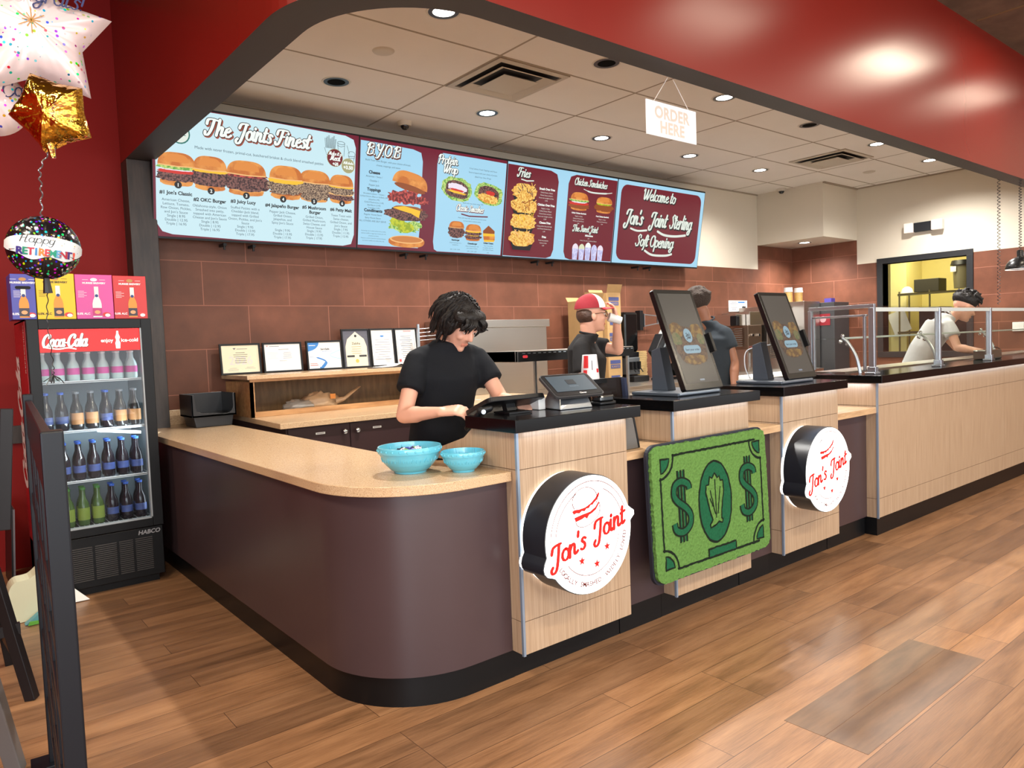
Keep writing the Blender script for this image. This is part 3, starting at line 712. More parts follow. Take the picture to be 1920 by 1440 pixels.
# ------------------------------------------------------------------ menu displays
def SM(n, c, k=1.0, **kw): return screen_mat('display_' + n, rgb(*c), k, **kw)
LB = SM('pale_blue', (196, 226, 234), .95); LB2 = SM('sky_blue', (160, 208, 232), .95); MAR = SM('maroon', (112, 22, 46), .9); MAR2 = SM('deep_maroon', (112, 26, 42), .9)
WHT = SM('white', (232, 238, 232), 1.0); BLK = SM('black', (22, 20, 24), 1.0); BRN = SM('brown_shadow', (150, 74, 56), 1.0); GRY = SM('grey_text', (70, 88, 100), 1.0)
OFFW = SM('off_white', (214, 222, 212), 1.0)
BUN = SM('bun_brown', (190, 104, 38), 1.0, col2=rgb(222, 148, 70), scale=9); BUNL = SM('bun_light', (232, 178, 112), 1.0); BUND = SM('bun_dark', (140, 68, 22), 1.0)
MEAT = SM('meat', (48, 24, 28), 1.0, col2=rgb(128, 84, 76), scale=70); MEAT2 = SM('bacon', (96, 22, 26), 1.0, col2=rgb(196, 78, 70), scale=45)
CHS = SM('cheese', (236, 184, 40), 1.0); LET = SM('lettuce', (96, 156, 60), 1.0, col2=rgb(190, 210, 120), scale=60); TOM = SM('tomato', (200, 44, 34), 1.0); ONI = SM('onion', (226, 214, 226), 1.0)
PIK = SM('pickle', (190, 196, 40), 1.0, col2=rgb(140, 160, 30), scale=30); FRY = SM('fries', (208, 140, 46), 1.0, col2=rgb(244, 204, 110), scale=60)
TAN = SM('sage_badge', (158, 154, 112), 1.0); MILK = SM('milkshake', (176, 176, 216), 1.0, col2=rgb(206, 206, 236), scale=30); MIX = SM('mushroom_mix', (66, 44, 38), 1.0, col2=rgb(176, 148, 120), scale=110)
def dome(b, cx, y0, w, h, z, m, M, n=20, k=.62):
    """bun-like dome: flat bottom at y0"""
    P = [(cx + w / 2 * (abs(cos(a)) ** k) * (1 if cos(a) > 0 else -1), y0 + h * sin(a) ** .9) for a in [pi * i / n for i in range(n + 1)]]
    b.flat(P, z, m, M)
def blobby(b, cx, cy, w, h, z, m, M, n=26, j=.18, sd=1):
    r = random.Random(sd); P = []
    for i in range(n):
        a = 2 * pi * i / n; q = 1 + r.uniform(-j, j)
        P.append((cx + w / 2 * q * (abs(cos(a)) ** .75) * (1 if cos(a) > 0 else -1), cy + h / 2 * q * (abs(sin(a)) ** .8) * (1 if sin(a) > 0 else -1)))
    b.flat(P, z, m, M)
def burger(b, M, cx, top, bot, w, fill, z=.002, sd=1, kind=0):
    """fill = list of (material, fraction of height) between the buns, from top"""
    H = top - bot; hb = H * .40
    blobby(b, cx, bot + H * .12, w * .86, H * .24, z, BUN, M, j=.04, sd=sd)
    y = bot + H * .16; mid = H * .46; tot = sum(f for _, f, _ in fill)
    k = 1
    for m, f, ww in reversed(fill):
        hh = mid * f / tot; blobby(b, cx, y + hh / 2, w * ww, hh * 1.7, z + .0004 * k, m, M, n=34, j=.10, sd=sd + k); y += hh; k += 1
    dome(b, cx, top - hb, w * .97, hb, z + .0004 * (k + 1), BUN, M)
    dome(b, cx, top - hb * .72, w * .62, hb * .60, z + .0004 * (k + 2), SM('bun_sheen', (214, 132, 56), 1.0), M)
    b.ribbon([(cx - w * .46, top - hb * .98), (cx, top - hb * 1.04), (cx + w * .46, top - hb * .98)], H * .035, z + .0004 * (k + 3), BUNL, M)
UPV = Vector((0, -.15, .91)).normalized()
def display(x0, s0, s1, label):
    t = thing('menu_display', label, 'display screen', (x0 + (s0 + s1) / 2, 5.86, 2.27), 0, 'wall menu displays')
    M = frame((x0, 5.82, 2.29), (1, 0, 0), UPV)
    b = MB(BLACK); b.box((s0 - .0015, -.012, -.05), (s1 + .0015, .945, -.0005), None, M).box((s0 + .3, .2, -.11), (s1 - .3, .7, -.05), None, M); h = b.build('housing', t)
    for q in (.32, .46):
        c = MB(MATTE).box((x0 + (s0 + s1) * q - .012, 5.86, 2.255), (x0 + (s0 + s1) * q + .012, 5.975, 2.275)).cyl((x0 + (s0 + s1) * q, 5.88, 2.265), (x0 + (s0 + s1) * q, 5.88, 2.225), .009); c.build('release_catch', t)
    MB(MATTE).box((x0 + (s0 + s1) * .3 - .03, 5.84, 2.5), (x0 + (s0 + s1) * .7 + .03, 5.975, 2.62)).build('wall_bracket', t)
    return t, M
def panel_poly(x0, y0, x1, y1, r): return rrect(x1 - x0, y1 - y0, r, 6, (x0 + x1) / 2, (y0 + y1) / 2)
def lines(b, M, rows, x, y, size, dy, m, z=.002, bold=0, align='CENTER'):
    for i, r in enumerate(rows): b.text(r, size, x, y - i * dy, z, m, M, align, bold)
# screen 1: the burgers
t, M = display(1.40, 0.0, 1.628, 'large menu screen with six numbered burgers, farthest left of the row')
b = MB(LB); b.rect(.004, .004, 1.624, .932, 0, MAR, M)
b.flat([(.02, .10), (.06, .04), (.13, .022), (.6, .012), (1.50, .012), (1.575, .03), (1.6, .11), (1.594, .5), (1.598, .83), (1.575, .895), (1.50, .918), (.9, .928), (.2, .925), (.04, .91), (.016, .84), (.022, .5)], .0006, LB, M)
d = b.build('screen', t)
b = MB(BUN)
SP = [(.165, .61, .372, .27), (.40, .612, .36, .255), (.675, .612, .35, .315), (.99, .612, .35, .285), (1.235, .606, .352, .28), (1.47, .596, .36, .225)]
FL = [[(LET, .8, 1.06), (ONI, .4, .8), (TOM, .6, .96), (MEAT, 1.6, 1.06), (CHS, .3, .7)], [(CHS, .6, 1.0), (MEAT, 1.9, 1.04), (CHS, .3, .8), (MEAT, .6, .9)],
      [(MEAT2, .5, 1.0), (MEAT, 2.0, 1.14), (BUNL, .5, .9)], [(CHS, .7, .98), (MIX, 1.6, 1.06), (BUND, .5, .9)], [(MIX, 2.6, 1.08), (CHS, .2, .7)], [(CHS, .4, .98), (MIX, 1.2, 1.04), (BUNL, .4, 1.0), (MEAT, .9, 1.04)]]
for i, ((cx, tp, bt, w), fl) in enumerate(zip(SP, FL)): burger(b, M, cx, tp, bt, w, fl, .002 + .0042 * (i % 2), sd=i * 7 + 3)
for i, (x, y) in enumerate(((.171, .381), (.406, .36), (.671, .35), (.965, .351), (1.228, .357), (1.479, .363))):
    b.disc(x, y, .026, .0108, BLK, M).text(str(i + 1), .034, x, y - .012, .0113, WHT, M, bold=.001)
b.disc(1.409, .728, .072, .0015, TAN, M).disc(1.409, .728, .068, .002, SM('badge_maroon', (110, 26, 36)), M).disc(1.53, .677, .063, .0026, OFFW, M).disc(1.53, .677, .060, .0030, TAN, M)
script(b, 'Make it a', 1.409, .748, .016, [(WHT, 0, 0, 0)], M, z=.0034); script(b, 'Meal', 1.409, .706, .024, [(WHT, 0, 0, 0)], M, z=.0034); b.text('+$5', .032, 1.414, .668, .0036, WHT, M, bold=.002)
script(b, 'Milkshake', 1.53, .69, .012, [(WHT, 0, 0, 0)], M, z=.0036); b.text('+3.50', .038, 1.53, .65, .0038, WHT, M, bold=.002)
def outl(P, w=.003, z=.0012): b.ribbon(P, w, z, BLK, M)
for k in range(7): outl([(1.325 + k * .013, .80), (1.318 + k * .015, .875 + .012 * (k % 3)), (1.327 + k * .015, .877 + .012 * (k % 3)), (1.335 + k * .012, .80)])
outl([(1.315, .80), (1.335, .745), (1.405, .76)]); outl([(1.43, .85), (1.445, .745)]); outl([(1.495, .855), (1.49, .75)]); outl(E_(1.462, .853, .033, .012, 0, 360, 20)); outl([(1.43, .83), (1.46, .822), (1.494, .832)])
outl([(1.53, .77), (1.55, .70)]); outl([(1.59, .775), (1.575, .70)]); outl(E_(1.56, .775, .032, .022, 0, 180)); outl([(1.515, .84), (1.54, .775)]); outl([(1.53, .755), (1.59, .76)]); outl([(1.533, .74), (1.588, .745)])
TEAL = SM('teal_badge', (40, 110, 100))
b.disc(.19, .745, .072, .0012, TEAL, M, n=18).disc(.19, .745, .062, .0016, OFFW, M); b.text('LOCAL', .026, .19, .735, .002, TEAL, M, bold=.001)
b.build('burger_picture', d)
b = MB(BLK)
script(b, 'The', .365, .768, .066, [(BRN, .16, .12, -.12), (BLK, .15, 0, 0), (WHT, 0, 0, 0)], M, 'L', wid=.92, thick=.30)
script(b, 'Joints', .598, .768, .066, [(BRN, .16, .12, -.12), (BLK, .15, 0, 0), (WHT, 0, 0, 0)], M, 'L', wid=.88, thick=.30)
script(b, 'Finest', .900, .768, .066, [(BRN, .16, .12, -.12), (BLK, .15, 0, 0), (WHT, 0, 0, 0)], M, 'L', wid=.90, thick=.30)
b.text('Made with never frozen, primal-cut, butchered brisket & chuck blend smashed patties', .0300, .80, .655, .002, GRY, M, sp=.98)
HD = [('#1 Jon\'s Classic', .158, .31), ('#2 OKC Burger', .399, .278), ('#3 Juicy Lucy', .65, .290), ('#4 Jalapeño Burger', .963, .284), ('#5 Mushroom', 1.235, .294), ('#6 Patty Melt', 1.475, .296)]
for s_, x, y in HD: b.text(s_, .036, x, y, .002, BLK, M, bold=.0012)
b.text('Burger', .036, 1.24, .258, .002, BLK, M, bold=.0012)
BD = [(.157, .262, ['American Cheese,', 'Lettuce, Tomato,', 'Raw Onion, Pickles,', 'and Jon\'s Sauce', 'Single | 8.95', 'Double | 12.95', 'Triple | 16.95']),
      (.398, .236, ['Oklahoma-style, Onion', 'Smashed into patty,', 'topped with American', 'Cheese and Jon\'s Sauce', 'Single | 8.95', 'Double | 12.95', 'Triple | 16.95']),
      (.665, .246, ['Stuffed Patties with a', 'Cheddar-Jack blend,', 'topped with Grilled', 'Onion, Pickles, and Jon\'s', 'Sauce', 'Single | 9.95', 'Double | 13.95', 'Triple | 17.95']),
      (.966, .240, ['Pepper Jack Cheese,', 'Grilled Onion,', 'Jalapeños, and', 'Spicy Jon\'s Sauce', '', 'Single | 9.95', 'Double | 13.95', 'Triple | 17.95']),
      (1.237, .222, ['Grilled Onion,', 'Grilled Mushroom,', 'Swiss Cheese, and', 'House Sauce', 'Single | 9.95', 'Double | 13.95', 'Triple | 17.95']),
      (1.477, .252, ['Texas Toast with', 'Swiss cheese,', 'Grilled Onion, and', 'Jon\'s Sauce', 'Single | 7.95', 'Double | 11.95', 'Triple | 15.95'])]
for x, y, rows in BD: lines(b, M, rows, x, y, .0265, .0285, GRY)
b.build('lettering', d)
# screen 2
t, M = display(3.06, -.028, 1.580, 'menu screen with exploded burger and protein wraps, between the burger and fries screens')
b = MB(MAR); b.rect(-.024, .004, 1.576, .928, 0, MAR, M)
b.flat([(-.02, .03), (.59, .03), (.60, .2), (.606, .80), (.585, .875), (.50, .895), (.1, .905), (-.018, .905)], .0006, LB2, M)
b.flat([(.80, .012), (1.56, .012), (1.57, .9), (1.2, .905), (.82, .905), (.775, .87), (.762, .80), (.764, .3), (.752, .1), (.765, .03)], .0006, LB2, M)
d = b.build('screen', t)
b = MB(BUN); rot = Matrix.Rotation(-.16, 4, 'Z')
def RM(x, y, a): return M @ T(x, y, 0) @ Matrix.Rotation(a, 4, 'Z')
dome(b, 0, -.03, .37, .125, .002, BUN, RM(.485, .60, -.18)); b.disc(0, -.045, .165, .0024, BUND, RM(.49, .60, -.18), .028); dome(b, 0, .03, .24, .055, .0028, SM('bun_sheen', (214, 132, 56)), RM(.475, .61, -.18))
for k, (x, y, w, h) in enumerate(((.36, .47, .20, .10), (.47, .47, .22, .12), (.58, .455, .20, .07), (.43, .51, .05, .06), (.50, .505, .05, .06))): blobby(b, x, y, w, h, .002 + k * .0004, MEAT2, M, j=.22, sd=k + 40)
blobby(b, .44, .215, .34, .10, .002, LET, M, j=.25, sd=5); b.disc(.365, .255, .075, .003, PIK, M, .045).disc(.455, .205, .085, .0034, PIK, M, .045)
blobby(b, .46, .325, .46, .11, .004, MEAT, M, j=.14, sd=9); blobby(b, .465, .375, .30, .045, .0044, SM('patty_top', (150, 86, 44)), M, j=.05, sd=2); b.flat([(.31, .375), (.43, .395), (.60, .365), (.585, .30), (.50, .335), (.40, .352)], .0048, CHS, M)
blobby(b, .47, .08, .38, .10, .002, BUN, M, j=.02, sd=3); b.disc(.47, .10, .178, .0025, BUNL, M, .036).disc(.47, .102, .16, .003, SM('bun_toast', (196, 122, 60)), M, .028)
for cx, cy, w, h, a, f1, f2 in ((.995, .60, .35, .21, -.12, TOM, MEAT), (1.37, .59, .34, .20, -.12, MEAT, FRY)):
    q = RM(cx, cy, a); blobby(b, 0, 0, w, h, .002, LET, q, j=.07, sd=int(cx * 10)); blobby(b, 0, -.005, w * .78, h * .74, .0024, MEAT, q, j=.06, sd=4)
    if f2 is MEAT: blobby(b, 0, .01, w * .6, h * .36, .0028, ONI, q, j=.12, sd=6); blobby(b, 0, -.01, w * .5, h * .10, .0032, TOM, q, sd=7); blobby(b, 0, -.03, w * .62, h * .1, .0034, CHS, q, sd=8)
    else: blobby(b, 0, -.045, w * .74, h * .42, .0028, FRY, q, j=.1, sd=9); blobby(b, .02, .012, w * .34, h * .2, .0032, TOM, q, sd=7)
burger(b, M, 1.01, .305, .152, .18, [(MEAT, 2, 1.04)], .002, 21); burger(b, M, 1.205, .29, .130, .19, [(CHS, .6, 1.0), (MEAT, 1, 1.06), (CHS, .4, .7), (MEAT, 1, 1.04)], .007, 22)
b.flat([(1.325, .235), (1.39, .29), (1.47, .24), (1.47, .215), (1.33, .21)], .002, BUND, M).flat([(1.325, .212), (1.47, .214), (1.475, .19), (1.33, .185)], .0024, CHS, M).flat([(1.33, .185), (1.475, .19), (1.475, .15), (1.34, .145)], .0028, BUN, M).flat([(1.34, .150), (1.475, .152), (1.465, .135), (1.345, .13)], .0032, CHS, M)
b.build('burger_picture', d)
b = MB(BLK); LY = [(SM('shadow_grey', (86, 84, 84)), .16, .12, -.12), (BLK, .15, 0, 0), (WHT, 0, 0, 0)]; LYB = [(SM('shadow_brown', (110, 60, 44)), .16, .12, -.14), (BLK, .15, 0, 0), (WHT, 0, 0, 0)]
script(b, 'B.Y.O.B', .035, .800, .056, LYB, M, 'L', wid=1.0, thick=.26)
lines(b, M, ['Build Your Own Burger, with your choice of bread,', 'cheese, toppings, and sauce'], .255, .745, .0215, .036, GRY)
for s_, y in (('Cheese', .64), ('Toppings', .495), ('Condiments', .318)): b.text(s_, .036, .12, y, .002, BLK, M, bold=.0015)
lines(b, M, ['American / Swiss /', 'Cheddar /', 'Pepper Jack'], .12, .61, .0215, .036, GRY)
lines(b, M, ['Shredded Lettuce / Tomato /', 'Grilled Onions (Raw or Grilled) (.99)', 'Jalapeños (.99)', 'Grilled Mushrooms (1.49)', 'Beef Bacon (2.49)', 'Fried Egg (1.99)'], .125, .465, .018, .024, GRY)
lines(b, M, ['Regular House Sauce', 'Spicy House Sauce', 'ALL OTHERS ARE SELF SERVE'], .118, .288, .0205, .028, GRY)
lines(b, M, ['Consuming raw or undercooked meats, poultry,', 'seafood, shellfish or eggs may increase your risk', 'of foodborne illness.', 'Please let us know if you have any food allergies;', 'our kitchen handles nuts, wheat, dairy, soy.'], .13, .15, .0125, .021, GRY)
script(b, 'Protein', .765, .815, .044, LY, M, 'L', wid=.92, thick=.26); script(b, 'Wrap', .825, .735, .044, LY, M, 'L', wid=.86, thick=.26)
lines(b, M, ['Crisp Lettuce, Fresh Toppings, and House', 'Sauce wrapped with your choice of protein', '(Build Your Own Wrap)'], 1.29, .80, .0195, .036, GRY)
b.text('Build with one choice wrap, 9.99', .018, 1.19, .475, .002, GRY, M)
script(b, 'Classic Smashes', .992, .405, .034, [(SM('shadow_maroon', (120, 30, 48)), .16, .1, -.14), (BLK, .12, 0, 0), (WHT, 0, 0, 0)], M, 'L', wid=.76, thick=.24)
b.ribbon([(1.06, .375), (1.15, .362), (1.30, .368), (1.37, .372)], .012, .002, MAR, M)
lines(b, M, ['Made with meat fresh, ground and pressed brisket', '& chuck blend smashed patties'], 1.19, .335, .0165, .026, GRY)
for s_, x, y in (('Hamburger', 1.005, .122), ('Cheeseburger', 1.205, .098), ('Grilled Cheese', 1.40, .112)): b.text(s_, .020, x, y, .002, BLK, M, bold=.001)
for x, y, rows in ((1.005, .098, ['Classic hamburger on a', 'toasted bun']), (1.205, .074, ['Classic Cheeseburger with', 'your choice of cheese']), (1.40, .088, ['Texas Toast grilled', 'to a golden crisp with', 'your choice of cheese']), (1.005, .035, ['8.95 / 12.95 / 16.95']), (1.205, .025, ['8.95 / 12.95 / 16.95']), (1.40, .022, ['5.95'])): lines(b, M, rows, x, y, .0145, .0195, GRY)
b.build('lettering', d)
# screen 3
t, M = display(4.68, -.036, 1.552, 'menu screen with fries and chicken sandwiches, between the wraps and welcome screens')
b = MB(LB); b.rect(-.032, .004, 1.548, .928, 0, LB2, M)
b.flat([(-.03, .012), (.55, .008), (.62, .03), (.648, .10), (.652, .7), (.658, .80), (.63, .875), (.54, .902), (-.03, .905)], .0006, MAR2, M)
b.flat([(1.545, .012), (.90, .008), (.83, .025), (.80, .09), (.798, .4), (.80, .80), (.83, .875), (.91, .902), (1.545, .905)], .0006, MAR2, M)
d = b.build('screen', t)
b = MB(FRY)
for k, (x, y) in enumerate(((.205, .64), (.205, .505), (.20, .345), (.20, .18))):
    b.flat([(x - .15, y - .03), (x + .15, y - .03), (x + .115, y - .105), (x - .115, y - .105)], .002 + .003 * k, BLK, M)
    blobby(b, x, y + .015, .33, .15, .0026 + .003 * k, FRY, M, j=.13, sd=k + 60)
    r = random.Random(k)
    for q in range(26):
        a = r.uniform(0, pi); px = x + r.uniform(-.12, .12); py = y + r.uniform(-.04, .07); m_ = (MEAT, BUND, CHS, BUNL)[k] if q % 2 == 0 else SM('fry_light', (238, 190, 96))
        b.ribbon([(px, py), (px + .05 * cos(a), py + .05 * sin(a))], .008, .0031 + .003 * k + q * .00002, m_, M, round_=False)
burger(b, M, .975, .725, .535, .27, [(LET, .6, 1.1), (ONI, .4, .8), (TOM, .6, 1.1), (BUND, 1.0, 1.14)], .002, 71); burger(b, M, 1.36, .71, .535, .26, [(PIK, .5, .9), (BUND, 1.4, 1.16), (ONI, .3, .6)], .002, 72)
for k in range(5):
    x = .97 + .097 * k; h = .02 if k == 2 else 0
    b.flat([(x - .045, .13 + h), (x + .045, .13 + h), (x + .035, .012), (x - .035, .012)], .002, MILK, M); dome(b, x, .13 + h, .09, .055, .0026, (ONI, SM('shake_cream', (210, 214, 180)), WHT, MILK, ONI)[k], M, k=1.2)
b.build('food_picture', d)
b = MB(WHT); LW = [(BLK, .16, .12, -.12), (OFFW, 0, 0, 0)]
script(b, 'Fries', .095, .80, .050, LW, M, 'L', wid=.84, thick=.28); b.ribbon([(.15, .775), (.22, .765), (.31, .775)], .012, .002, OFFW, M)
script(b, 'Chicken Sandwiches', .885, .80, .042, LW, M, 'L', wid=.76, thick=.26); b.ribbon(spline([(1.03, .765), (1.15, .742), (1.35, .748), (1.47, .765)]), [.008] * 4 + [.016] * 10 + [.008] * 5, .002, OFFW, M)
script(b, 'The Sweet Joint', .91, .315, .040, LW, M, 'L', wid=.76, thick=.26)
for y, hd, rows in ((.70, 'Smash Over Fries', ['Grilled Onions, Melted', 'Cheese Sauce, and Jon\'s', 'Sauce over straight-cut fries', '12.99']), (.54, 'Chicken Over Fries', ['Regular or Spicy', 'Grilled Onions, Melted', 'Cheese Sauce, and Jon\'s', 'Sauce over straight-cut fries', '12.99']), (.36, 'Cheese Fries', ['Crispy golden fries piled high', 'with Melted Cheese Sauce', '6.99']), (.215, 'Fries', ['Fresh-cut potatoes', 'fried to order', '4.99'])):
    b.text(hd, .030, .505, y, .002, WHT, M, bold=.0015); lines(b, M, rows, .50, y - .032, .018, .027, OFFW)
for x, y, hd, rows in ((.985, .50, 'Grilled Chicken Sandwich', ['Regular or Spicy', 'Choice of House Sauce,', 'Pickles and Fried Onion', '9.99']), (1.35, .49, 'Fried Chicken Sandwich', ['Regular or Spicy', 'Pickles and Fried Onion', '9.99'])):
    b.text(hd, .021, x, y, .002, WHT, M, bold=.001); lines(b, M, rows, x, y - .030, .017, .026, OFFW)
b.text('Milkshakes', .028, 1.165, .268, .002, WHT, M, bold=.0012); lines(b, M, ['6.99', 'Vanilla, Chocolate, Strawberry, Banana'], 1.16, .24, .0165, .024, OFFW)
b.build('lettering', d)
# screen 4
t, M = display(6.27, -.034, 1.562, 'maroon welcome screen reading Soft Opening, farthest right of the row')
b = MB(LB); b.rect(-.028, .004, 1.558, .928, 0, LB2, M).flat(panel_poly(.03, .04, 1.50, .885, .10), .0006, MAR2, M); d = b.build('screen', t)
b = MB(WHT)
script(b, 'Welcome to', .40, .745, .072, LW, M, 'L', wid=.94, thick=.28)
script(b, "Jon's", .125, .455, .092, LW, M, 'L', wid=.84, thick=.28); script(b, 'Joint', .560, .455, .092, LW, M, 'L', wid=.84, thick=.28); script(b, 'Sterling', .930, .455, .092, LW, M, 'L', wid=.76, thick=.26)
script(b, 'Soft Opening', .345, .215, .076, LW, M, 'L', wid=.90, thick=.28)
for P, w in (([(.24, .405), (.36, .385), (.52, .40)], .022), ([(.72, .40), (.85, .365), (1.05, .362), (1.25, .385)], .028), ([(.52, .165), (.66, .12), (.9, .122), (1.02, .145)], .026)): b.ribbon(spline(P), w, .002, OFFW, M)
b.build('lettering', d)

# ------------------------------------------------------------------ round lit signs on the pillars
SGW = mat('lit_sign_face_white', (.9, .9, .85, 1), .5, emit=2.2, spec=.1); SGR = mat('lit_sign_red', rgb(214, 34, 30), .5, emit=.7, spec=.1); SGT = mat('lit_sign_thin_print', rgb(110, 44, 42), .5, emit=.1, spec=.1)
NAVY = mat('navy_black_sign_can', rgb(24, 28, 36), .35)
def sign_outline(r, g=0.0):
    """round sign with two lobes where the script overhangs; g grows the outline"""
    def lobe(cx, cy, lr, a0, a1): return [(cx + lr * cos(radians(a)), cy + lr * sin(radians(a))) for a in range(a0, a1 + 1, 15)]
    P = []
    for a in range(0, 360, 4):
        A = radians(a); R_ = r + g; x, y = R_ * cos(A), R_ * sin(A)
        for cx, cy, lr in ((r * .985, r * .18, r * .12), (-r * .87, -r * .38, r * .18)):
            # ray from the centre against each lobe circle
            bq = cx * cos(A) + cy * sin(A); disc = bq * bq - (cx * cx + cy * cy - (lr + g) ** 2)
            if disc > 0:
                tt = bq + math.sqrt(disc)
                if tt > math.hypot(x, y): x, y = tt * cos(A), tt * sin(A)
        P.append((x, y))
    return P
def lit_sign(cx, label):
    r = .248; cz = .612; fy = 2.135
    t = thing('round_lit_sign', label, 'sign', (cx, 2.285, cz), 0, 'round burger signs')
    M = frame((cx, fy, cz), (1, 0, 0), (0, 0, 1), (0, -1, 0))
    MB(NAVY).prism(sign_outline(r), -.135, -.0, None, M).build('housing', t, True, angle=40)
    MB(mat('lit_back_glow', (1, 1, .96, 1), .5, emit=1.5)).prism(sign_outline(r, -.004), -.1535, -.1355, None, M).build('backlight', t)
    f_ = MB(SGW).prism(sign_outline(r, -.004), .0005, .006, None, M).build('face', t)
    b = MB(SGR); z = .0075
    def arc(R_, a0, a1, w=.0034): b.ribbon([(R_ * cos(radians(a)), R_ * sin(radians(a))) for a in range(a0, a1 + 1, 4)], w, z, SGT, M)
    arc(.222, 22, 180); arc(.196, 18, 66); arc(.196, 112, 172); arc(.168, -142, -10)
    # burger line drawing
    q = M @ T(-.010, .052, 0) @ Matrix.Diagonal((1.15, .77, 1, 1)) @ RZ(.06)
    b.ribbon(E_(-.008, .125, .062, .068, -28, 208, 24), .0036, z, SGT, q)
    b.flat([(-.075, .082), (-.062, .088), (-.04, .084), (-.01, .086), (.02, .10), (.045, .122), (.062, .148), (.068, .142), (.062, .125), (.045, .104), (.036, .098), (.028, .088), (.018, .090), (.008, .076), (-.004, .078), (-.014, .066), (-.028, .072), (-.04, .062), (-.056, .068), (-.068, .064)], z, SGR, q)
    b.flat([(-.068, .046), (-.03, .052), (.012, .056), (.04, .072), (.062, .102), (.06, .086), (.042, .058), (.022, .045), (.006, .040), (-.006, .022), (-.016, .034), (-.03, .028), (-.062, .022)], z, SGR, q)
    b.ribbon(spline([(-.062, .024), (-.056, .0), (-.03, -.016), (.01, -.010), (.045, .016), (.062, .05), (.062, .09)]), .0036, z, SGT, q)
    script(b, "Jon's", -.222, -.096, .045, [(SGR, 0, 0, 0)], M, 'L', rot=.25, thick=.34, wid=1.14, z=z); script(b, 'Joint', .020, -.034, .045, [(SGR, 0, 0, 0)], M, 'L', rot=.25, thick=.34, wid=1.10, z=z)
    for x, y in ((.094, -.068), (-.055, -.100), (.031, -.129)):
        P = []
        for i in range(10):
            a = pi / 2 + pi * i / 5; q = .021 if i % 2 == 0 else .0085; P.append((x + q * cos(a), y + q * sin(a)))
        b.flat(P, z, SGR, M)
    txt = 'LOCALLY SMASHED, WIDELY LOVED'; n = len(txt)
    a0, a1 = -147, -8
    for i, ch in enumerate(txt):
        if ch == ' ': continue
        a = radians(a0 + (a1 - a0) * i / (n - 1)); q = M @ T(.2135 * cos(a), .2135 * sin(a), z) @ Matrix.Rotation(a + pi / 2, 4, 'Z')
        b.text(ch, .028, 0, 0, 0, SGT, q, bold=.0006)
    b.build('lettering', f_)
lit_sign(2.110, 'round lit burger sign on the left pillar, beside the curved counter')
lit_sign(4.062, 'round lit burger sign on the right pillar, beyond the green banknote mat')

# ------------------------------------------------------------------ banknote mat hung on the middle pillar
t = thing('banknote_mat', 'shaggy green mat shaped like a banknote hung on the middle pillar', 'mat', (3.09, 2.28, .25))
G1 = mat('light_green_pile', rgb(92, 130, 66), .95, var=.35, scale=75, bump=1.0, spec=.1); G2 = mat('dark_green_pile', rgb(30, 86, 58), .95, var=.3, scale=75, bump=.6, spec=.1)
BLKP = mat('black_pile', rgb(26, 34, 26), .95, var=.2, scale=60, bump=.5, spec=.1)
M = frame((2.600, 2.205, .245), (1, 0, 0), (-.012, .03, 1)); Wm, Hm = .965, .665
MB(mat('navy_rubber_backing', rgb(24, 26, 40), .6)).prism(rrect(Wm, Hm, .06, 6, Wm / 2, Hm / 2), -.03, -.012, None, M).build('backing', t)
r = random.Random(4)
def shag(P, z, amp=.004, n=5):
    out = []
    k = len(P)
    for i in range(k):
        x0, y0 = P[i]; x1, y1 = P[(i + 1) % k]; L = math.hypot(x1 - x0, y1 - y0); m_ = max(1, int(L / .012))
        for j in range(m_): f = j / m_; out.append((x0 + (x1 - x0) * f + r.uniform(-amp, amp), y0 + (y1 - y0) * f + r.uniform(-amp, amp)))
    return out
pm = MB(G1); pm.prism(shag(rrect(Wm - .02, Hm - .02, .055, 6, Wm / 2, Hm / 2), 0), -.012, .006, G1, M)
# pile tufts as a displaced grid of small cones
tv = []; tf = []
pile = pm.build('pile', t)
b = MB(BLKP)
def sline(P, w=.012, m=BLKP, z=.0075):
    Q = []
    for (x0, y0), (x1, y1) in zip(P, P[1:]):
        L = math.hypot(x1 - x0, y1 - y0); k = max(1, int(L / .014))
        Q += [(x0 + (x1 - x0) * j / k + r.uniform(-.0016, .0016), y0 + (y1 - y0) * j / k + r.uniform(-.0016, .0016)) for j in range(k)]
    Q.append(P[-1]); b.ribbon(Q, [w * r.uniform(.8, 1.15) for _ in Q], z, m, M)
def fxy(u, v): return (u * Wm, v * Hm)
e = .065
sline([fxy(.17, .91), fxy(.88, .91)]); sline([fxy(.17, .09), fxy(.88, .09)]); sline([fxy(.07, .24), fxy(.07, .76)]); sline([fxy(.93, .24), fxy(.93, .76)])
for cx, cy, a0 in ((.065, .91, -90), (.935, .91, 180), (.065, .09, 0), (.935, .09, 90)):
    X, Y = fxy(cx, cy)
    sline([(X + .105 * cos(radians(a)), Y + .105 * sin(radians(a))) for a in range(a0, a0 + 91, 15)])
    P = [(X + (.01 if cx < .5 else -.01), Y + (-.01 if cy > .5 else .01))] + [(X + .078 * cos(radians(a)), Y + .078 * sin(radians(a))) for a in range(a0 + 8, a0 + 83, 12)]
    b.flat(shag(P, 0, .002), .0072, G2, M); sline(P + [P[0]], .009)
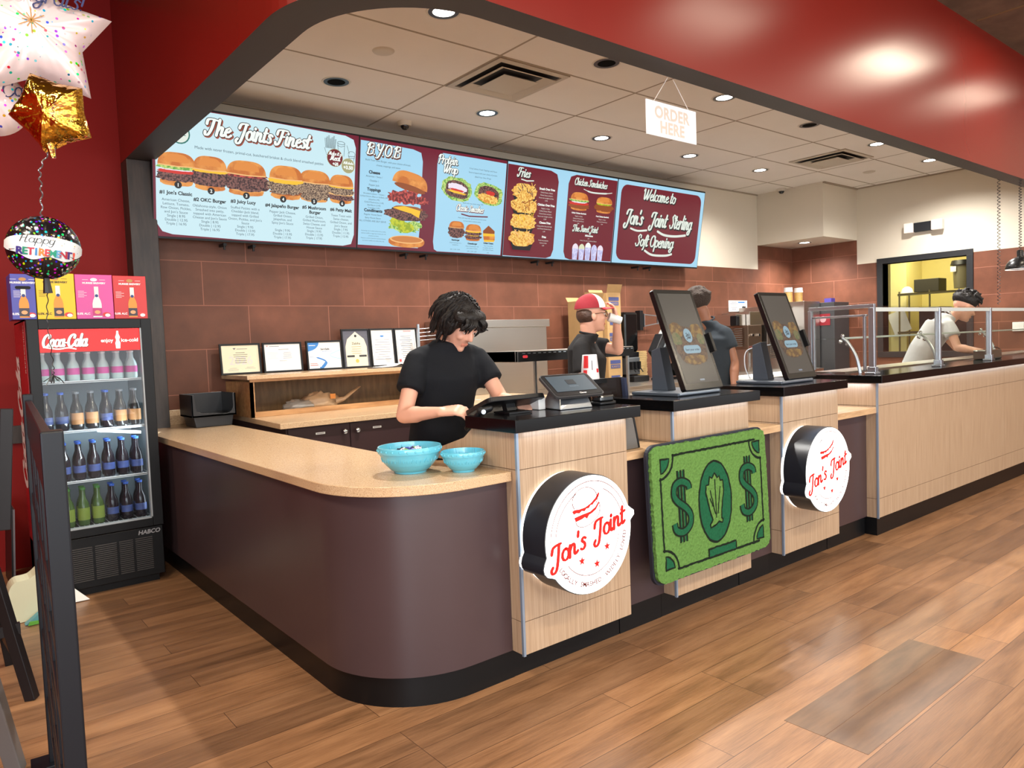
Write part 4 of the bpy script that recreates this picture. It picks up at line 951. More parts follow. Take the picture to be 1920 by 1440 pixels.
# ornate oval with the plant emblem
X, Y = fxy(.50, .50)
b.flat([(X + .135 * cos(2 * pi * i / 40), Y + .205 * sin(2 * pi * i / 40)) for i in range(40)], .0072, G2, M); sline([(X + .135 * cos(2 * pi * i / 40), Y + .205 * sin(2 * pi * i / 40)) for i in range(41)], .011)
LF = [(-.02, -.12), (-.055, -.125), (-.06, -.11), (-.035, -.09), (-.06, -.03), (-.085, .06), (-.08, .09), (-.055, .092), (-.045, .13), (-.022, .12), (0, .145), (.022, .118), (.04, .125), (.048, .10), (.072, .10), (.075, .05), (.05, -.05), (.045, -.09), (.055, -.10), (.05, -.115), (.02, -.105), (0, -.115)]
LF = [(X + x * .92, Y + y) for x, y in LF]
b.flat(LF, .0082, G1, M); sline(LF + [LF[0]], .009, z=.0092)
for P in ([(-.01, -.06), (-.045, .06)], [(0, -.08), (0, .11)], [(.015, -.06), (.045, .07)], [(-.03, -.02), (-.05, .02)]): sline([(X + a * .92, Y + c) for a, c in P], .007, z=.0092)
P = [fxy(.42, .155), fxy(.66, .155), fxy(.66, .09), fxy(.42, .09)]; b.flat(P, .0084, G2, M); sline(P + [P[0]], .010, z=.0092)
for u in (.225, .80):
    X, Y = fxy(u, .53)
    S1 = [(.058, .075), (.05, .10), (.0, .12), (-.048, .105), (-.058, .06), (-.03, .025), (.03, -.015), (.06, -.055), (.05, -.10), (.0, -.125), (-.052, -.11), (-.064, -.075)]
    for dx in (-.024, 0, .024): b.ribbon([(X + dx, Y - .175), (X + dx, Y + .175)], .013, .0074 if dx else .0072, BLKP, M, round_=False)
    for dx in (-.014, .014): b.ribbon([(X + dx, Y - .17), (X + dx, Y + .17)], .008, .0078, G2, M, round_=False)
    q = spline([(X + a, Y + c) for a, c in S1], 4)
    b.ribbon(q, .046, .0086, BLKP, M, round_=False); b.ribbon(q, .028, .0092, G2, M, round_=False)
b.build('banknote_pattern', pile)

# hanging acrylic order sign
t = thing('order_sign', 'small white acrylic ORDER HERE sign hanging by two strings from the bulkhead', 'sign', (3.325, 2.62, 2.51))
AC = mat('frosted_acrylic', rgb(222, 222, 224), .35, emit=.12)
q = MB(AC).box((3.112, 2.615, 2.505), (3.542, 2.622, 2.69)).build('plate', t, bevel=.001)
b = MB(mat('beige_print', rgb(204, 190, 178), .6)); M = frame((3.327, 2.6145, 2.5), (1, 0, 0), (0, 0, 1), (0, -1, 0))
b.text('ORDER', .088, 0, .105, 0, None, M, bold=.003, sp=1.05); b.text('HERE', .088, 0, .028, 0, None, M, bold=.003, sp=1.05); b.build('lettering', q)
for xa, xb in ((3.17, 3.30), (3.485, 3.345)): MB(mat('white_string', rgb(230, 226, 222), .6)).tube([(xa, 2.618, 2.68), (xb, 2.618, 2.835)], .0018, 6).build('string', t)
# ------------------------------------------------------------------ drinks cooler on the left
CX0, CX1, CY0, CY1, CT = .49, 1.14, 4.94, 5.56, 1.65
RDC = mat('cooler_red_side', rgb(168, 20, 30), .35); CBK = mat('cooler_black', rgb(14, 14, 15), .38, spec=.25)
t = thing('drinks_cooler', 'tall glass-door drinks cooler full of bottles against the red wall', 'refrigerator', (.815, 5.25, 0))
b = MB(CBK); b.box((CX0, CY0 + .05, .06), (CX0 + .03, CY1, CT)).box((CX1 - .03, CY0 + .05, .06), (CX1, CY1, CT)).box((CX0, CY0 + .05, CT - .05), (CX1, CY1, CT)).box((CX0, CY0 + .05, .06), (CX1, CY1, .38)).box((CX0, CY1 - .03, .06), (CX1, CY1, CT))
b.box((CX0 + .03, CY0 + .06, 0), (CX1 - .03, CY1 - .03, .06)); b.build('cabinet', t)
s_ = MB(RDC).box((CX0 - .003, CY0 + .06, .30), (CX0 - .0005, CY1 - .01, CT - .01)).build('side_wrap', t)
b = MB(WHITE); M = frame((CX0 - .0045, 5.34, .62), (0, 0, 1), (0, 1, 0), (-1, 0, 0)); script(b, 'Coca-Cola', .0, .05, .12, [(WHITE, 0, 0, 0)], M, 'L', wid=.85, z=0); b.text('REFRESHING', .05, .86, -.30, 0, WHITE, M); b.build('lettering', s_)
INN = mat('cooler_interior', rgb(150, 162, 168), .5)
b = MB(INN); b.box((CX0 + .03, CY1 - .035, .38), (CX1 - .03, CY1 - .031, CT - .05)).box((CX0 + .0305, CY0 + .06, .38), (CX0 + .034, CY1 - .03, CT - .05)).box((CX1 - .034, CY0 + .06, .38), (CX1 - .0305, CY1 - .03, CT - .05)); b.build('liner', t)
l_ = MB(mat('cooler_light_tube', (.85, .95, 1, 1), .4, emit=7)).box((CX1 - .052, CY0 + .07, .45), (CX1 - .040, CY0 + .085, 1.42)); l_.build('light_tube', t)
area_light('cooler_tube_light', (CX1 - .06, CY0 + .09, .95), (CX0, 5.3, .95), 1.0, .02, 7, (.80, .93, 1.0))
b = MB(CBK); fx = .058
d = b.box((CX0, CY0, .36), (CX0 + fx, CY0 + .045, CT - .002)).box((CX1 - fx, CY0, .36), (CX1, CY0 + .045, CT - .002)).box((CX0 + fx, CY0, .36), (CX1 - fx, CY0 + .045, .41)).box((CX0 + fx, CY0, 1.592), (CX1 - fx, CY0 + .045, CT - .002)).build('door', t, bevel=.003)
MB(mat('grey_gasket', rgb(150, 156, 160), .5)).box((CX1 - fx - .008, CY0 + .002, .41), (CX1 - fx, CY0 + .04, 1.592)).box((CX0 + fx, CY0 + .002, .41), (CX1 - fx, CY0 + .04, .418)).build('gasket', d)
MB(glass('cooler_door_glass', (.92, .94, .95), -.02)).box((CX0 + fx, CY0 + .018, .41), (CX1 - fx, CY0 + .022, 1.592)).build('pane', d)
hd = MB(mat('cooler_header_red', rgb(214, 14, 14), .4, emit=.9)).box((CX0 + fx + .001, CY0 + .010, 1.458), (CX1 - fx - .009, CY0 + .016, 1.590)).build('header_sign', d)
HW = mat('header_white', rgb(240, 234, 224), .4, emit=.7); b = MB(HW); M = frame((CX0 + fx, CY0 + .0092, 1.458), (1, 0, 0), (0, 0, 1), (0, -1, 0))
script(b, 'Coca-Cola', .012, .032, .040, [(mat('header_dark', rgb(70, 12, 16), .5), .12, .04, -.04), (HW, 0, 0, 0)], M, 'L', wid=.72, z=0, thick=.3)
b.ribbon(spline([(.02, .030), (.09, .018), (.14, .024), (.18, .016)]), .007, .001, HW, M); b.text('enjoy', .030, .345, .052, .001, HW, M, bold=.0006); b.text('ice-cold', .030, .468, .052, .001, HW, M, bold=.0006)
b.flat([(.392, .012), (.414, .012), (.417, .045), (.411, .062), (.416, .080), (.409, .100), (.408, .118), (.398, .118), (.397, .100), (.390, .080), (.395, .062), (.389, .045)], .0012, HW, M); b.build('lettering', hd)
g = MB(CBK); gr = g.box((CX0 + .005, CY0 + .012, .05), (CX1 - .005, CY0 + .045, .355)).build('grille_panel', t, bevel=.004)
b = MB(mat('grille_slat_grey', rgb(58, 54, 52), .5))
for i, (xa, xb) in enumerate(((.53, .62), (.625, .74), (.755, .87), (.885, .96), (.975, 1.07))):
    for k in range(17): b.box((xa, CY0 + .006, .095 + k * .0122), (xb, CY0 + .0118, .1005 + k * .0122))
b.build('grille_slats', gr)
b = MB(mat('silver_badge', rgb(150, 150, 152), .4)); b.text('HABCO', .036, 1.055, .315, 0, None, frame((0, CY0 + .0108, 0), (1, 0, 0), (0, 0, 1), (0, -1, 0)), bold=.001, shear=.2); b.build('maker_badge', gr)
SHZ = (1.287, .993, .692, .415)
for z in SHZ:
    b = MB(mat('shelf_wire_white', rgb(206, 210, 212), .4)); b.box((CX0 + .04, CY0 + .055, z - .014), (CX1 - .04, CY0 + .06, z)).box((CX0 + .04, CY0 + .055, z - .010), (CX1 - .04, CY0 + .064, z - .006), ALU)
    for k in range(22): b.box((CX0 + .045 + k * .0262, CY0 + .06, z - .004), (CX0 + .048 + k * .0262, CY1 - .04, z - .001))
    b.build('wire_shelf', t)

# bottles inside
def bottle(name, cat, prof, gm, lm, lz, cm, ch):
    t = thing(name, 'x', cat, (0, 0, 0))
    MB(gm).lathe(prof, 14).build('glass_body', t, True)
    rr = max(p[0] for p in prof) + .0008
    MB(lm).lathe([(rr, lz[0]), (rr, lz[1])], 14, None, None, False).build('label_band', t, True)
    top = prof[-1]
    MB(cm).lathe([(top[0] + .002, top[1] - ch), (top[0] + .003, top[1]), (0, top[1] + .001)], 14).build('cap', t, True)
    return t
B1 = [(.028, 0), (.031, .01), (.031, .10), (.027, .125), (.014, .16), (.0125, .215)]
bt_clear = bottle('soda_bottle', 'bottle', B1, mat('frosted_clear_glass', rgb(176, 196, 196), .25), mat('pink_label', rgb(190, 60, 140), .5), (.045, .095), WHITE, .012)
bt_dark = bottle('cola_bottle', 'bottle', B1, mat('dark_cola_glass', rgb(30, 24, 30), .12), mat('navy_label', rgb(60, 76, 130), .5, var=.5, scale=40), (.04, .08), mat('blue_cap', rgb(50, 90, 180), .4), .012)
bt_amber = bottle('orange_label_bottle', 'bottle', B1, mat('dark_amber_glass', rgb(44, 40, 40), .15), mat('orange_label', rgb(186, 134, 84), .5, var=.2, scale=30), (.03, .095), mat('grey_cap', rgb(120, 124, 130), .4), .012)
bt_green = bottle('green_soda_bottle', 'bottle', B1, mat('green_soda_glass', rgb(60, 84, 36), .15), mat('lime_label', rgb(120, 140, 50), .5, var=.3, scale=30), (.03, .10), mat('green_cap', rgb(60, 120, 50), .4), .012)
rowdef = [(0, 1.287, [bt_clear] * 7, 'clear bottle with pink band on the top shelf of the cooler', 'pink label bottles in the cooler', 0),
          (1, .993, [bt_dark, bt_dark, bt_amber, bt_amber, bt_dark, bt_amber, bt_amber], '', '', .012),
          (2, .692, [bt_dark] * 7, 'dark bottle with blue label on the third shelf of the cooler', 'dark bottles on the third cooler shelf', -.01),
          (3, .415, [bt_green, bt_green, bt_green, bt_green, bt_dark, bt_dark, bt_dark], '', '', .008)]
used = set()
for ri, z, kinds, lb, gp, off in rowdef:
    for row in range(2):
        for i, src in enumerate(kinds):
            x = .565 + i * .0785 + off * .3 + (.006 if row else 0); y = CY0 + .105 + row * .085
            l2 = lb or {bt_dark: 'dark bottle with blue label on cooler shelf %s' % ('two' if ri == 1 else 'four, right side'), bt_amber: 'bottle with orange label on cooler shelf two', bt_green: 'green soda bottle on the lowest cooler shelf'}[src]
            g2 = gp or {bt_dark: 'dark bottles on cooler shelf %s' % ('two' if ri == 1 else 'four'), bt_amber: 'orange label bottles', bt_green: 'green soda bottles'}[src]
            zz = z + .0005
            sc = 1.0 if ri != 0 else .74
            if src in used: o = dup(src, (x, y, zz), 0, l2, g2)
            else:
                used.add(src); o = src; o.location = (x, y, zz); o['label'] = l2; o['group'] = g2
            o.scale = (1.05, 1.05, sc * 1.05)

# four drink cartons on top of the cooler
def carton(x0, x1, y0, y1, zt, col, label, dark=False, spout=False, amber=True, name2=None):
    t = thing('drink_carton', label, 'box', ((x0 + x1) / 2, (y0 + y1) / 2, CT), 0, 'drink cartons on the cooler')
    cm = mat('carton_' + name2, rgb(*col), .4, var=.04)
    bx = MB(cm).box((x0, y0, CT + .0005), (x1, y1, zt)).build('box', t, bevel=.002)
    w = x1 - x0; h = zt - CT; M = frame((x0, y0 - .0012, CT), (1, 0, 0), (0, 0, 1), (0, -1, 0))
    tc = mat('carton_dark_print', rgb(60, 46, 20), .5) if dark else mat('carton_white_print', rgb(240, 236, 236), .5)
    b = MB(tc); cx = w * .5
    b.disc(cx, h * .885, .018, 0, mat('carton_gold_print', rgb(180, 130, 70), .5) if amber else tc, M, .010)
    b.box((cx - .06, h * .88, -.0004), (cx - .03, h * .887, .0001), None, M).box((cx + .03, h * .88, -.0004), (cx + .06, h * .887, .0001), None, M)
    b.text('MURREE BREWERY', .0145, cx, h * .79, 0, tc, M, bold=.0006)
    for k in range(5): b.box((.012, h * (.62 - k * .032), -.0004), (.012 + .045 * (1 if k % 2 else .7), h * (.627 - k * .032), .0001), None, M)
    b.text('0.0% ALC', .017, .035, h * .10, 0, tc, M, bold=.0006)
    b.build('lettering', bx)
    gl = mat('carton_amber_glass', rgb(222, 140, 40), .4) if amber else mat('carton_pale_glass', rgb(214, 226, 220), .4); lb = mat('carton_bottle_label', rgb(60, 56, 66), .5) if amber else mat('carton_pink_label', rgb(190, 60, 120), .5)
    b = MB(gl); X = cx + (.01 if not spout else .0)
    b.flat([(X - .024, h * .04), (X + .024, h * .04), (X + .024, h * .34), (X + .020, h * .42), (X + .011, h * .50), (X + .011, h * .70), (X - .011, h * .70), (X - .011, h * .50), (X - .020, h * .42), (X - .024, h * .34)], 0, None, M)
    b.rect(X - .0245, h * .07, X + .0245, h * .25, .0004, lb, M).rect(X - .0115, h * .52, X + .0115, h * .73, .0004, mat('carton_foil', rgb(226, 226, 214), .4), M).disc(X, h * .155, .015, .0007, mat('carton_peach', rgb(226, 160, 110), .5), M, .011).disc(X, h * .525, .009, .0007, mat('carton_blue_seal', rgb(40, 60, 120), .5), M)
    FR = mat('fruit_print', rgb(224, 208, 120) if name2 == 'yellow' else rgb(214, 60, 60), .5); fo_ = min(.048, w / 2 - .026); b.disc(X + fo_, h * .10, .022, .0003, FR, M, .014).disc(X + fo_ + .005, h * .085, .014, .0006, mat('fruit_white', rgb(240, 236, 226), .5), M, .010)
    b.build('bottle_picture', bx)
    if spout: MB(mat('carton_hole', rgb(14, 12, 16), .8)).flat(rrect(.075, .018, .009, 5, cx, h * .70), .0006, None, M).build('hand_hole', bx)
carton(.435, .552, 4.99, 5.20, CT + .258, (70, 72, 160), 'blue drink carton, leftmost of the row on the cooler', spout=True, name2='blue')
carton(.556, .748, 4.985, 5.12, CT + .266, (226, 188, 8), 'yellow drink carton on the cooler behind the black balloon', dark=True, name2='yellow')
carton(.752, .948, 4.985, 5.12, CT + .264, (208, 76, 150), 'pink drink carton on the cooler between the yellow and red cartons', amber=False, name2='pink')
carton(.952, 1.135, 4.985, 5.12, CT + .262, (196, 44, 44), 'red drink carton, rightmost on the cooler', name2='red')

# ------------------------------------------------------------------ balloons
def foil(name, col, rough, metal, bump, dots=None, scale=6):
    m, nt, b_ = new_mat(name); N = nt.nodes; L = nt.links
    b_.inputs['Roughness'].default_value = rough; b_.inputs['Metallic'].default_value = metal; b_.inputs['Base Color'].default_value = col; b_.inputs['Coat Weight'].default_value = .3
    tc = N.new('ShaderNodeTexCoord')
    if dots:
        vo = N.new('ShaderNodeTexVoronoi'); vo.inputs['Scale'].default_value = dots[0]; L.new(tc.outputs['Object'], vo.inputs['Vector'])
        lt = N.new('ShaderNodeMath'); lt.operation = 'LESS_THAN'; lt.inputs[1].default_value = dots[1]; L.new(vo.outputs['Distance'], lt.inputs[0])
        hs = N.new('ShaderNodeHueSaturation'); hs.inputs['Saturation'].default_value = 1.6; hs.inputs['Value'].default_value = .8; L.new(vo.outputs['Color'], hs.inputs['Color'])
        c = mixc(nt, lt.outputs[0], col, hs.outputs[0]); L.new(c, b_.inputs['Base Color'])
    n = noise_tex(nt, tc.outputs['Object'], scale, 3); bp = N.new('ShaderNodeBump'); bp.inputs['Strength'].default_value = bump; bp.inputs['Distance'].default_value = .02; L.new(n, bp.inputs['Height']); L.new(bp.outputs[0], b_.inputs['Normal'])
    return m
def pillow(b, outline, cen, depth, M, m, n=10, wr=.004, sd=1):
    """foil balloon: two bulging sheets meeting at a seam"""
    k = len(outline); r = random.Random(sd); ph = [r.uniform(0, 6.28) for _ in range(6)]
    for sgn in (1, -1):
        vs = []; fs = []
        for i in range(n + 1):
            f = i / n
            for j, (x, y) in enumerate(outline):
                px = cen[0] + (x - cen[0]) * f; py = cen[1] + (y - cen[1]) * f
                a = math.atan2(y - cen[1], x - cen[0])
                w = wr * f * f * sin(a * 17 + ph[0]) + wr * .6 * f * sin(a * 29 + ph[1])
                vs.append((px, py, sgn * (depth * math.sqrt(max(0, 1 - f ** 2.2)) + (w if i < n else 0))))
        for i in range(n):
            for j in range(k):
                q = (i * k + j, i * k + (j + 1) % k, (i + 1) * k + (j + 1) % k, (i + 1) * k + j)
                fs.append(q if sgn < 0 else q[::-1])
        b.add(vs, fs, m, M)
    return b
def view_frame(p, yaw=0.0, tilt=0.0, roll=0.0):
    n = Vector((-p[0], -p[1], 0)).normalized(); n = Matrix.Rotation(yaw, 3, 'Z') @ n
    u = Vector((0, 0, 1)).cross(n); M = frame(p, u, (0, 0, 1), n)
    return M @ RX(tilt) @ RZ(roll)
def star(R, r_, n=5, rot=pi / 2, m=9, soft=.18):
    P = []
    K = []
    for i in range(2 * n):
        a = rot + pi * i / n; q = R if i % 2 == 0 else r_; K.append((q * cos(a), q * sin(a)))
    for i in range(2 * n):
        (x0, y0), (x1, y1) = K[i], K[(i + 1) % (2 * n)]
        for j in range(m):
            f = j / m; P.append((x0 + (x1 - x0) * f, y0 + (y1 - y0) * f))
    return P
WFOIL = foil('white_confetti_foil', rgb(222, 202, 202), .32, .10, .30, (42, .24)); GFOIL = foil('gold_foil', rgb(224, 170, 60), .14, 1.0, 1.0, None, 16)
BFOIL = foil('black_confetti_foil', rgb(22, 18, 22), .22, .2, .5, (75, .33))
NVY = mat('navy_script_ink', rgb(34, 40, 90), .5); GLD = mat('gold_print', rgb(170, 124, 60), .4, .6)
# star, white
c = (.447, 3.467, 2.705)
t = thing('star_balloon', 'large white confetti star balloon at the top left', 'balloon', c)
M = view_frame(c, .0, .0, 0)
bm_ = MB(WFOIL); pillow(bm_, star(.29, .165, rot=radians(20), m=12), (0, 0), .085, M, WFOIL, wr=.003); fo = bm_.build('foil', t, True, angle=80)
b = MB(NVY); q = M @ T(0, 0, .088)
script(b, 'Congrats!', .02, .092, .040, [(NVY, 0, 0, 0)], q @ RZ(-.05), 'C', thick=.16, z=0)
for x, y, s_ in ((-.01, .018, .050), (.125, .032, .028), (-.13, -.04, .034)):
    for a in range(12): b.ribbon([(x, y), (x + s_ * (1 if a % 2 else .6) * cos(a * pi / 6), y + s_ * (1 if a % 2 else .6) * sin(a * pi / 6))], .003, -.030 * min(1, math.hypot(x, y) / .13) ** 2, GLD, q, round_=False)
b.build('lettering', fo)
# round, white (far left)
c = (.299, 3.70, 2.48)
t = thing('round_balloon', 'round white confetti balloon at the left edge behind the gold star', 'balloon', c)
M = view_frame(c, .1, .0, .2); o_ = [(.140 * cos(2 * pi * i / 48), .140 * sin(2 * pi * i / 48)) for i in range(48)]
bm_ = MB(WFOIL); pillow(bm_, o_, (0, 0), .07, M, WFOIL, wr=.005); fo = bm_.build('foil', t, True, angle=80)
b = MB(NVY); script(b, 'Co', .075, .0, .035, [(NVY, 0, 0, 0)], M @ T(0, 0, .066), 'C', thick=.16, z=0); b.build('lettering', fo)
# gold star
c = (.453, 3.243, 2.335)
t = thing('gold_star_balloon', 'shiny gold star balloon hanging below the white star', 'balloon', c)
M = view_frame(c, -.35, .25, .35)
bm_ = MB(GFOIL); pillow(bm_, star(.150, .112, m=8), (0, 0), .080, M, GFOIL, wr=.003, sd=3); bm_.build('foil', t, True, angle=60)
gb = MB(GFOIL); gb.cyl((c[0] - .015, c[1], c[2] - .10), (c[0] - .005, c[1], c[2] - .165), .018, .008, 8).build('tail', t)
# black retirement balloon
c = (.397, 3.25, 1.834); t = thing('retirement_balloon', 'black and white Happy Retirement balloon floating in front of the cartons', 'balloon', c)
M = view_frame(c, .05, .05, -.10)
o_ = [(.122 * cos(2 * pi * i / 56), .117 * sin(2 * pi * i / 56)) for i in range(56)]
bm_ = MB(BFOIL); pillow(bm_, o_, (0, 0), .075, M, BFOIL, wr=.005); fo = bm_.build('foil', t, True, angle=80)
BW = foil('white_band_foil', rgb(214, 220, 222), .25, .05, .2, (60, .12)); vs = []; fs = []; nx = 28
def zz(x, y): return .0765 * math.sqrt(max(0, 1 - min(1, (x / .122) ** 2 + (y / .117) ** 2) ** 1.1)) + .0035
for i in range(nx + 1):
    x = -.1235 + .247 * i / nx
    for y in (.036, .02, 0, -.02, -.046 + .008 * sin(i * .5)):
        y *= max(.02, 1 - (x / .124) ** 2) ** .30; vs.append((x, y, zz(x, y)))
for i in range(nx):
    for j in range(4): fs.append((i * 5 + j, i * 5 + j + 1, (i + 1) * 5 + j + 1, (i + 1) * 5 + j))
bb = MB(BW).add(vs, fs, None, M).build('white_band', fo, True)
b = MB(INK)
def onball(txt, size, x, y, m, fn='t', **k):
    g = MB(m)
    if fn == 's': script(g, txt, x, y, size, [(m, 0, 0, 0)], None, z=0, **k)
    else: g.text(txt, size, x, y, 0, m, None, bold=size * .04)
    g2 = [(p[0], p[1], zz(p[0], p[1]) + .0022) for p in g.v]; b.add(g2, g.f, m, M)
onball('Happy', .017, -.025, .008, INK, 's', thick=.13, wid=1.35)
for k, (ch, cl) in enumerate(zip('RETIREMENT!', [(50, 40, 120), (20, 130, 100), (170, 30, 60), (50, 120, 180), (230, 120, 40), (190, 50, 60), (20, 140, 110), (90, 150, 190), (170, 40, 60), (70, 40, 110), (220, 80, 60)])):
    onball(ch, .036, -.078 + k * .0172, -.036, mat('letter_colour_%d' % k, rgb(*cl), .5))
b.build('lettering', bb)
RIB = mat('silver_ribbon', rgb(120, 116, 120), .25, .7); RIBK = mat('black_ribbon', rgb(30, 30, 32), .35)
MB(RIBK).cyl((.398, 3.25, 1.72), (.400, 3.25, 1.665), .010, .016, 8).build('tail', t)
def curl(P, r0, amp, turns, n, m, name, label, grp=None):
    pts = spline(P, n); out = []
    for i, p in enumerate(pts): a = turns * 2 * pi * i / len(pts); out.append((p[0] + amp * cos(a), p[1] + amp * sin(a), p[2]))
    o = MB(m).tube(out, r0, 5).build(name, None, True); tag(o, label, 'ribbon', grp); return origin(o, P[-1])
curl([(.44, 3.25, 2.20), (.405, 3.26, 2.13), (.403, 3.26, 2.05), (.397, 3.25, 1.95)], .0028, .004, 7, 26, RIB, 'balloon_ribbon', 'thin grey twisted ribbon between the gold balloon and the black balloon')
curl([(.400, 3.25, 1.67), (.392, 3.25, 1.58), (.395, 3.25, 1.48), (.400, 3.25, 1.39), (.398, 3.25, 1.355)], .0018, .0025, 9, 22, RIBK, 'balloon_ribbon', 'thin black ribbon hanging from the retirement balloon across the cooler door')
r = random.Random(3); b = MB(RIBK)
for k in range(9):
    a = r.uniform(0, 6.28); b.tube([(.398, 3.25, 1.355), (.398 + .02 * cos(a), 3.25 + .01 * sin(a), 1.335 + r.uniform(-.01, .012)), (.398 + .034 * cos(a), 3.25 + .02 * sin(a), 1.33 + r.uniform(-.014, .01))], .0016, 4)
tag(b.build('ribbon_bow'), 'small black tinsel knot at the end of the balloon ribbon', 'ribbon'); 

# ------------------------------------------------------------------ foreground: slatted divider, stool, bag, leaning frames
DV = mat('dark_navy_painted_wood', rgb(9, 12, 19), .38, spec=.28)
t = thing('slatted_divider', 'tall black wooden divider screen with cut-out squares in the left foreground', 'divider', (.24, 2.2, 0))
far, near = Vector((.285, 2.97, 0)), Vector((.158, 1.36, 0)); dv = (near - far); L_ = dv.length; dv.normalize(); sd_ = Vector((dv.y, -dv.x, 0)) * -1
def post(p, nm): MB(DV).box((-.018, -.016, 0), (.018, .016, 1.30), None, frame(p, dv, sd_.cross(Vector((0, 0, 1))).cross(Vector((0,0,1))) if False else (-dv.y, dv.x, 0), (0, 0, 1))).build(nm, t, bevel=.003)
post(far, 'post'); post(near, 'post')
F_ = frame(far, dv, (0, 0, 1), (dv.y, -dv.x, 0))
def pbar(u0, u1, z0, z1, w=.018): return MB(DV).box((u0, z0, -w / 2), (u1, z1, w / 2), None, F_)
for z0, z1 in ((1.16, 1.28), (.93, .965), (.70, .735), (.46, .495), (.22, .255)): pbar(.025, L_ - .025, z0, z1).build('rail', t, bevel=.002)
for u in (.20, .33, .55, .80, 1.02, 1.28): pbar(u, u + .035, .255, 1.16, .016).build('upright_slat', t, bevel=.002)
for u0, u1, z in ((.235, .33, 1.06), (.365, .55, .84), (.585, .80, 1.04), (.835, 1.02, .60), (1.055, 1.28, .82), (.235, .33, .60), (.585, .80, .36), (1.055, 1.28, .36)): pbar(u0, u1, z, z + .03, .015).build('cross_slat', t)
for p in (far, near): MB(DV).box((-.05, -.07, 0), (.05, .07, .022), None, frame(p, dv, (-dv.y, dv.x, 0), (0, 0, 1))).build('foot', t, bevel=.002)
SW = mat('dark_stained_stool_wood', rgb(24, 21, 23), .42, var=.2, spec=.3)
t = thing('bar_stool', 'tall dark wooden bar stool with backrest, cut off by the left edge behind the divider', 'chair', (.10, 3.65, 0))
MB(SW).bar((.285, 3.62, 0), (.155, 3.70, .74), .042, .042).build('leg', t, bevel=.003); MB(SW).bar((.25, 4.12, 0), (.17, 4.0, .74), .042, .042).build('leg', t, bevel=.003)
MB(SW).bar((-.13, 3.62, 0), (-.05, 3.70, .74), .042, .042).build('leg', t, bevel=.003); MB(SW).bar((-.13, 4.12, 0), (-.05, 4.0, .74), .042, .042).build('leg', t, bevel=.003)
MB(SW).prism(rrect(.36, .42, .05, 5, .055, 3.85), .74, .78).build('seat', t, bevel=.005)
MB(SW).bar((.26, 3.64, .16), (.235, 4.10, .16), .03, .045).build('stretcher', t); MB(SW).bar((.265, 3.66, .30), (-.11, 3.66, .30), .03, .045).build('stretcher', t)
MB(SW).bar((.235, 3.66, .72), (.275, 3.66, 1.22), .045, .03).build('back_post', t, bevel=.003); MB(SW).bar((-.10, 3.66, .72), (-.14, 3.66, 1.22), .045, .03).build('back_post', t)
MB(SW).bar((.27, 3.66, 1.13), (-.13, 3.66, 1.13), .025, .10).build('back_rail', t)
t = thing('chair_leg_grey', 'grey chair with only its slanted leg in view at the bottom left corner', 'chair', (.1, 2.7, 0))
t.name = 'grey_chair'; GW = mat('grey_painted_wood', rgb(104, 100, 98), .4, var=.1)
MB(GW).bar((.178, 3.02, 0), (.075, 2.80, .62), .05, .045).build('leg', t, bevel=.004); MB(GW).box((-.30, 2.60, .62), (.09, 3.0, .66)).build('seat', t, bevel=.005)
for x, y in ((-.28, 3.02), (-.28, 2.62)): MB(GW).bar((x, y, 0), (x, y, .62), .045, .045).build('leg', t)
# white and green carrier bag and leaning picture frames by the cooler
t = thing('carrier_bag', 'cream and green paper carrier bag on the floor beside the cooler', 'bag', (.42, 4.85, 0))
b = MB(mat('cream_paper_bag', rgb(206, 206, 176), .55)); b.prism(spline([(.30, .0), (.30, .16), (.33, .22), (.40, .23), (.47, .27), (.485, .12), (.60, .0)], 5), 0, .14, None, frame((0, 4.86, 0.003), (1, 0, 0), (0, 0, 1), (0, -1, 0))); b.build('body', t)
MB(mat('teal_paper_bag', rgb(90, 150, 160), .5)).prism([(.36, .0), (.46, .0), (.47, .07), (.42, .045)], .0, .05, None, frame((0, 4.70, .003), (1, 0, 0), (0, 0, 1), (0, -1, 0))).build('side_panel', t)
MB(mat('lime_print', rgb(96, 168, 56), .5)).prism([(.37, .0), (.47, .0), (.465, .012), (.38, .02)], .0, .01, None, frame((0, 4.64, .003), (1, 0, 0), (0, 0, 1), (0, -1, 0))).build('green_print', t)
o = MB(PAPER).prism([(.60, .0), (.70, .0), (.61, .10)], 0, .004, None, frame((0, 4.88, .004), (1, 0, 0), (0, .3, 1))).build('paper_sheet'); tag(o, 'white paper corner sticking out by the foot of the cooler', 'paper')
t = thing('leaning_frame', 'narrow grey framed board leaning against the red wall behind the divider', 'picture frame', (.36, 5.5, 0))
MB(mat('grey_board', rgb(120, 116, 120), .4)).box((0, 0, 0), (.012, .40, .50), None, T(.375, 5.45, .0) @ RY(.05)).build('board', t); MB(BLACK).box((-.008, .0, 0), (-.0005, .42, .52), None, T(.375, 5.44, .0) @ RY(.05)).build('frame', t)
# chair rail on the red wall
struct(MB(DARKWOOD).box((-3, 5.955, .86), (.9, 5.98, .98)).build('trim_chair_rail'))
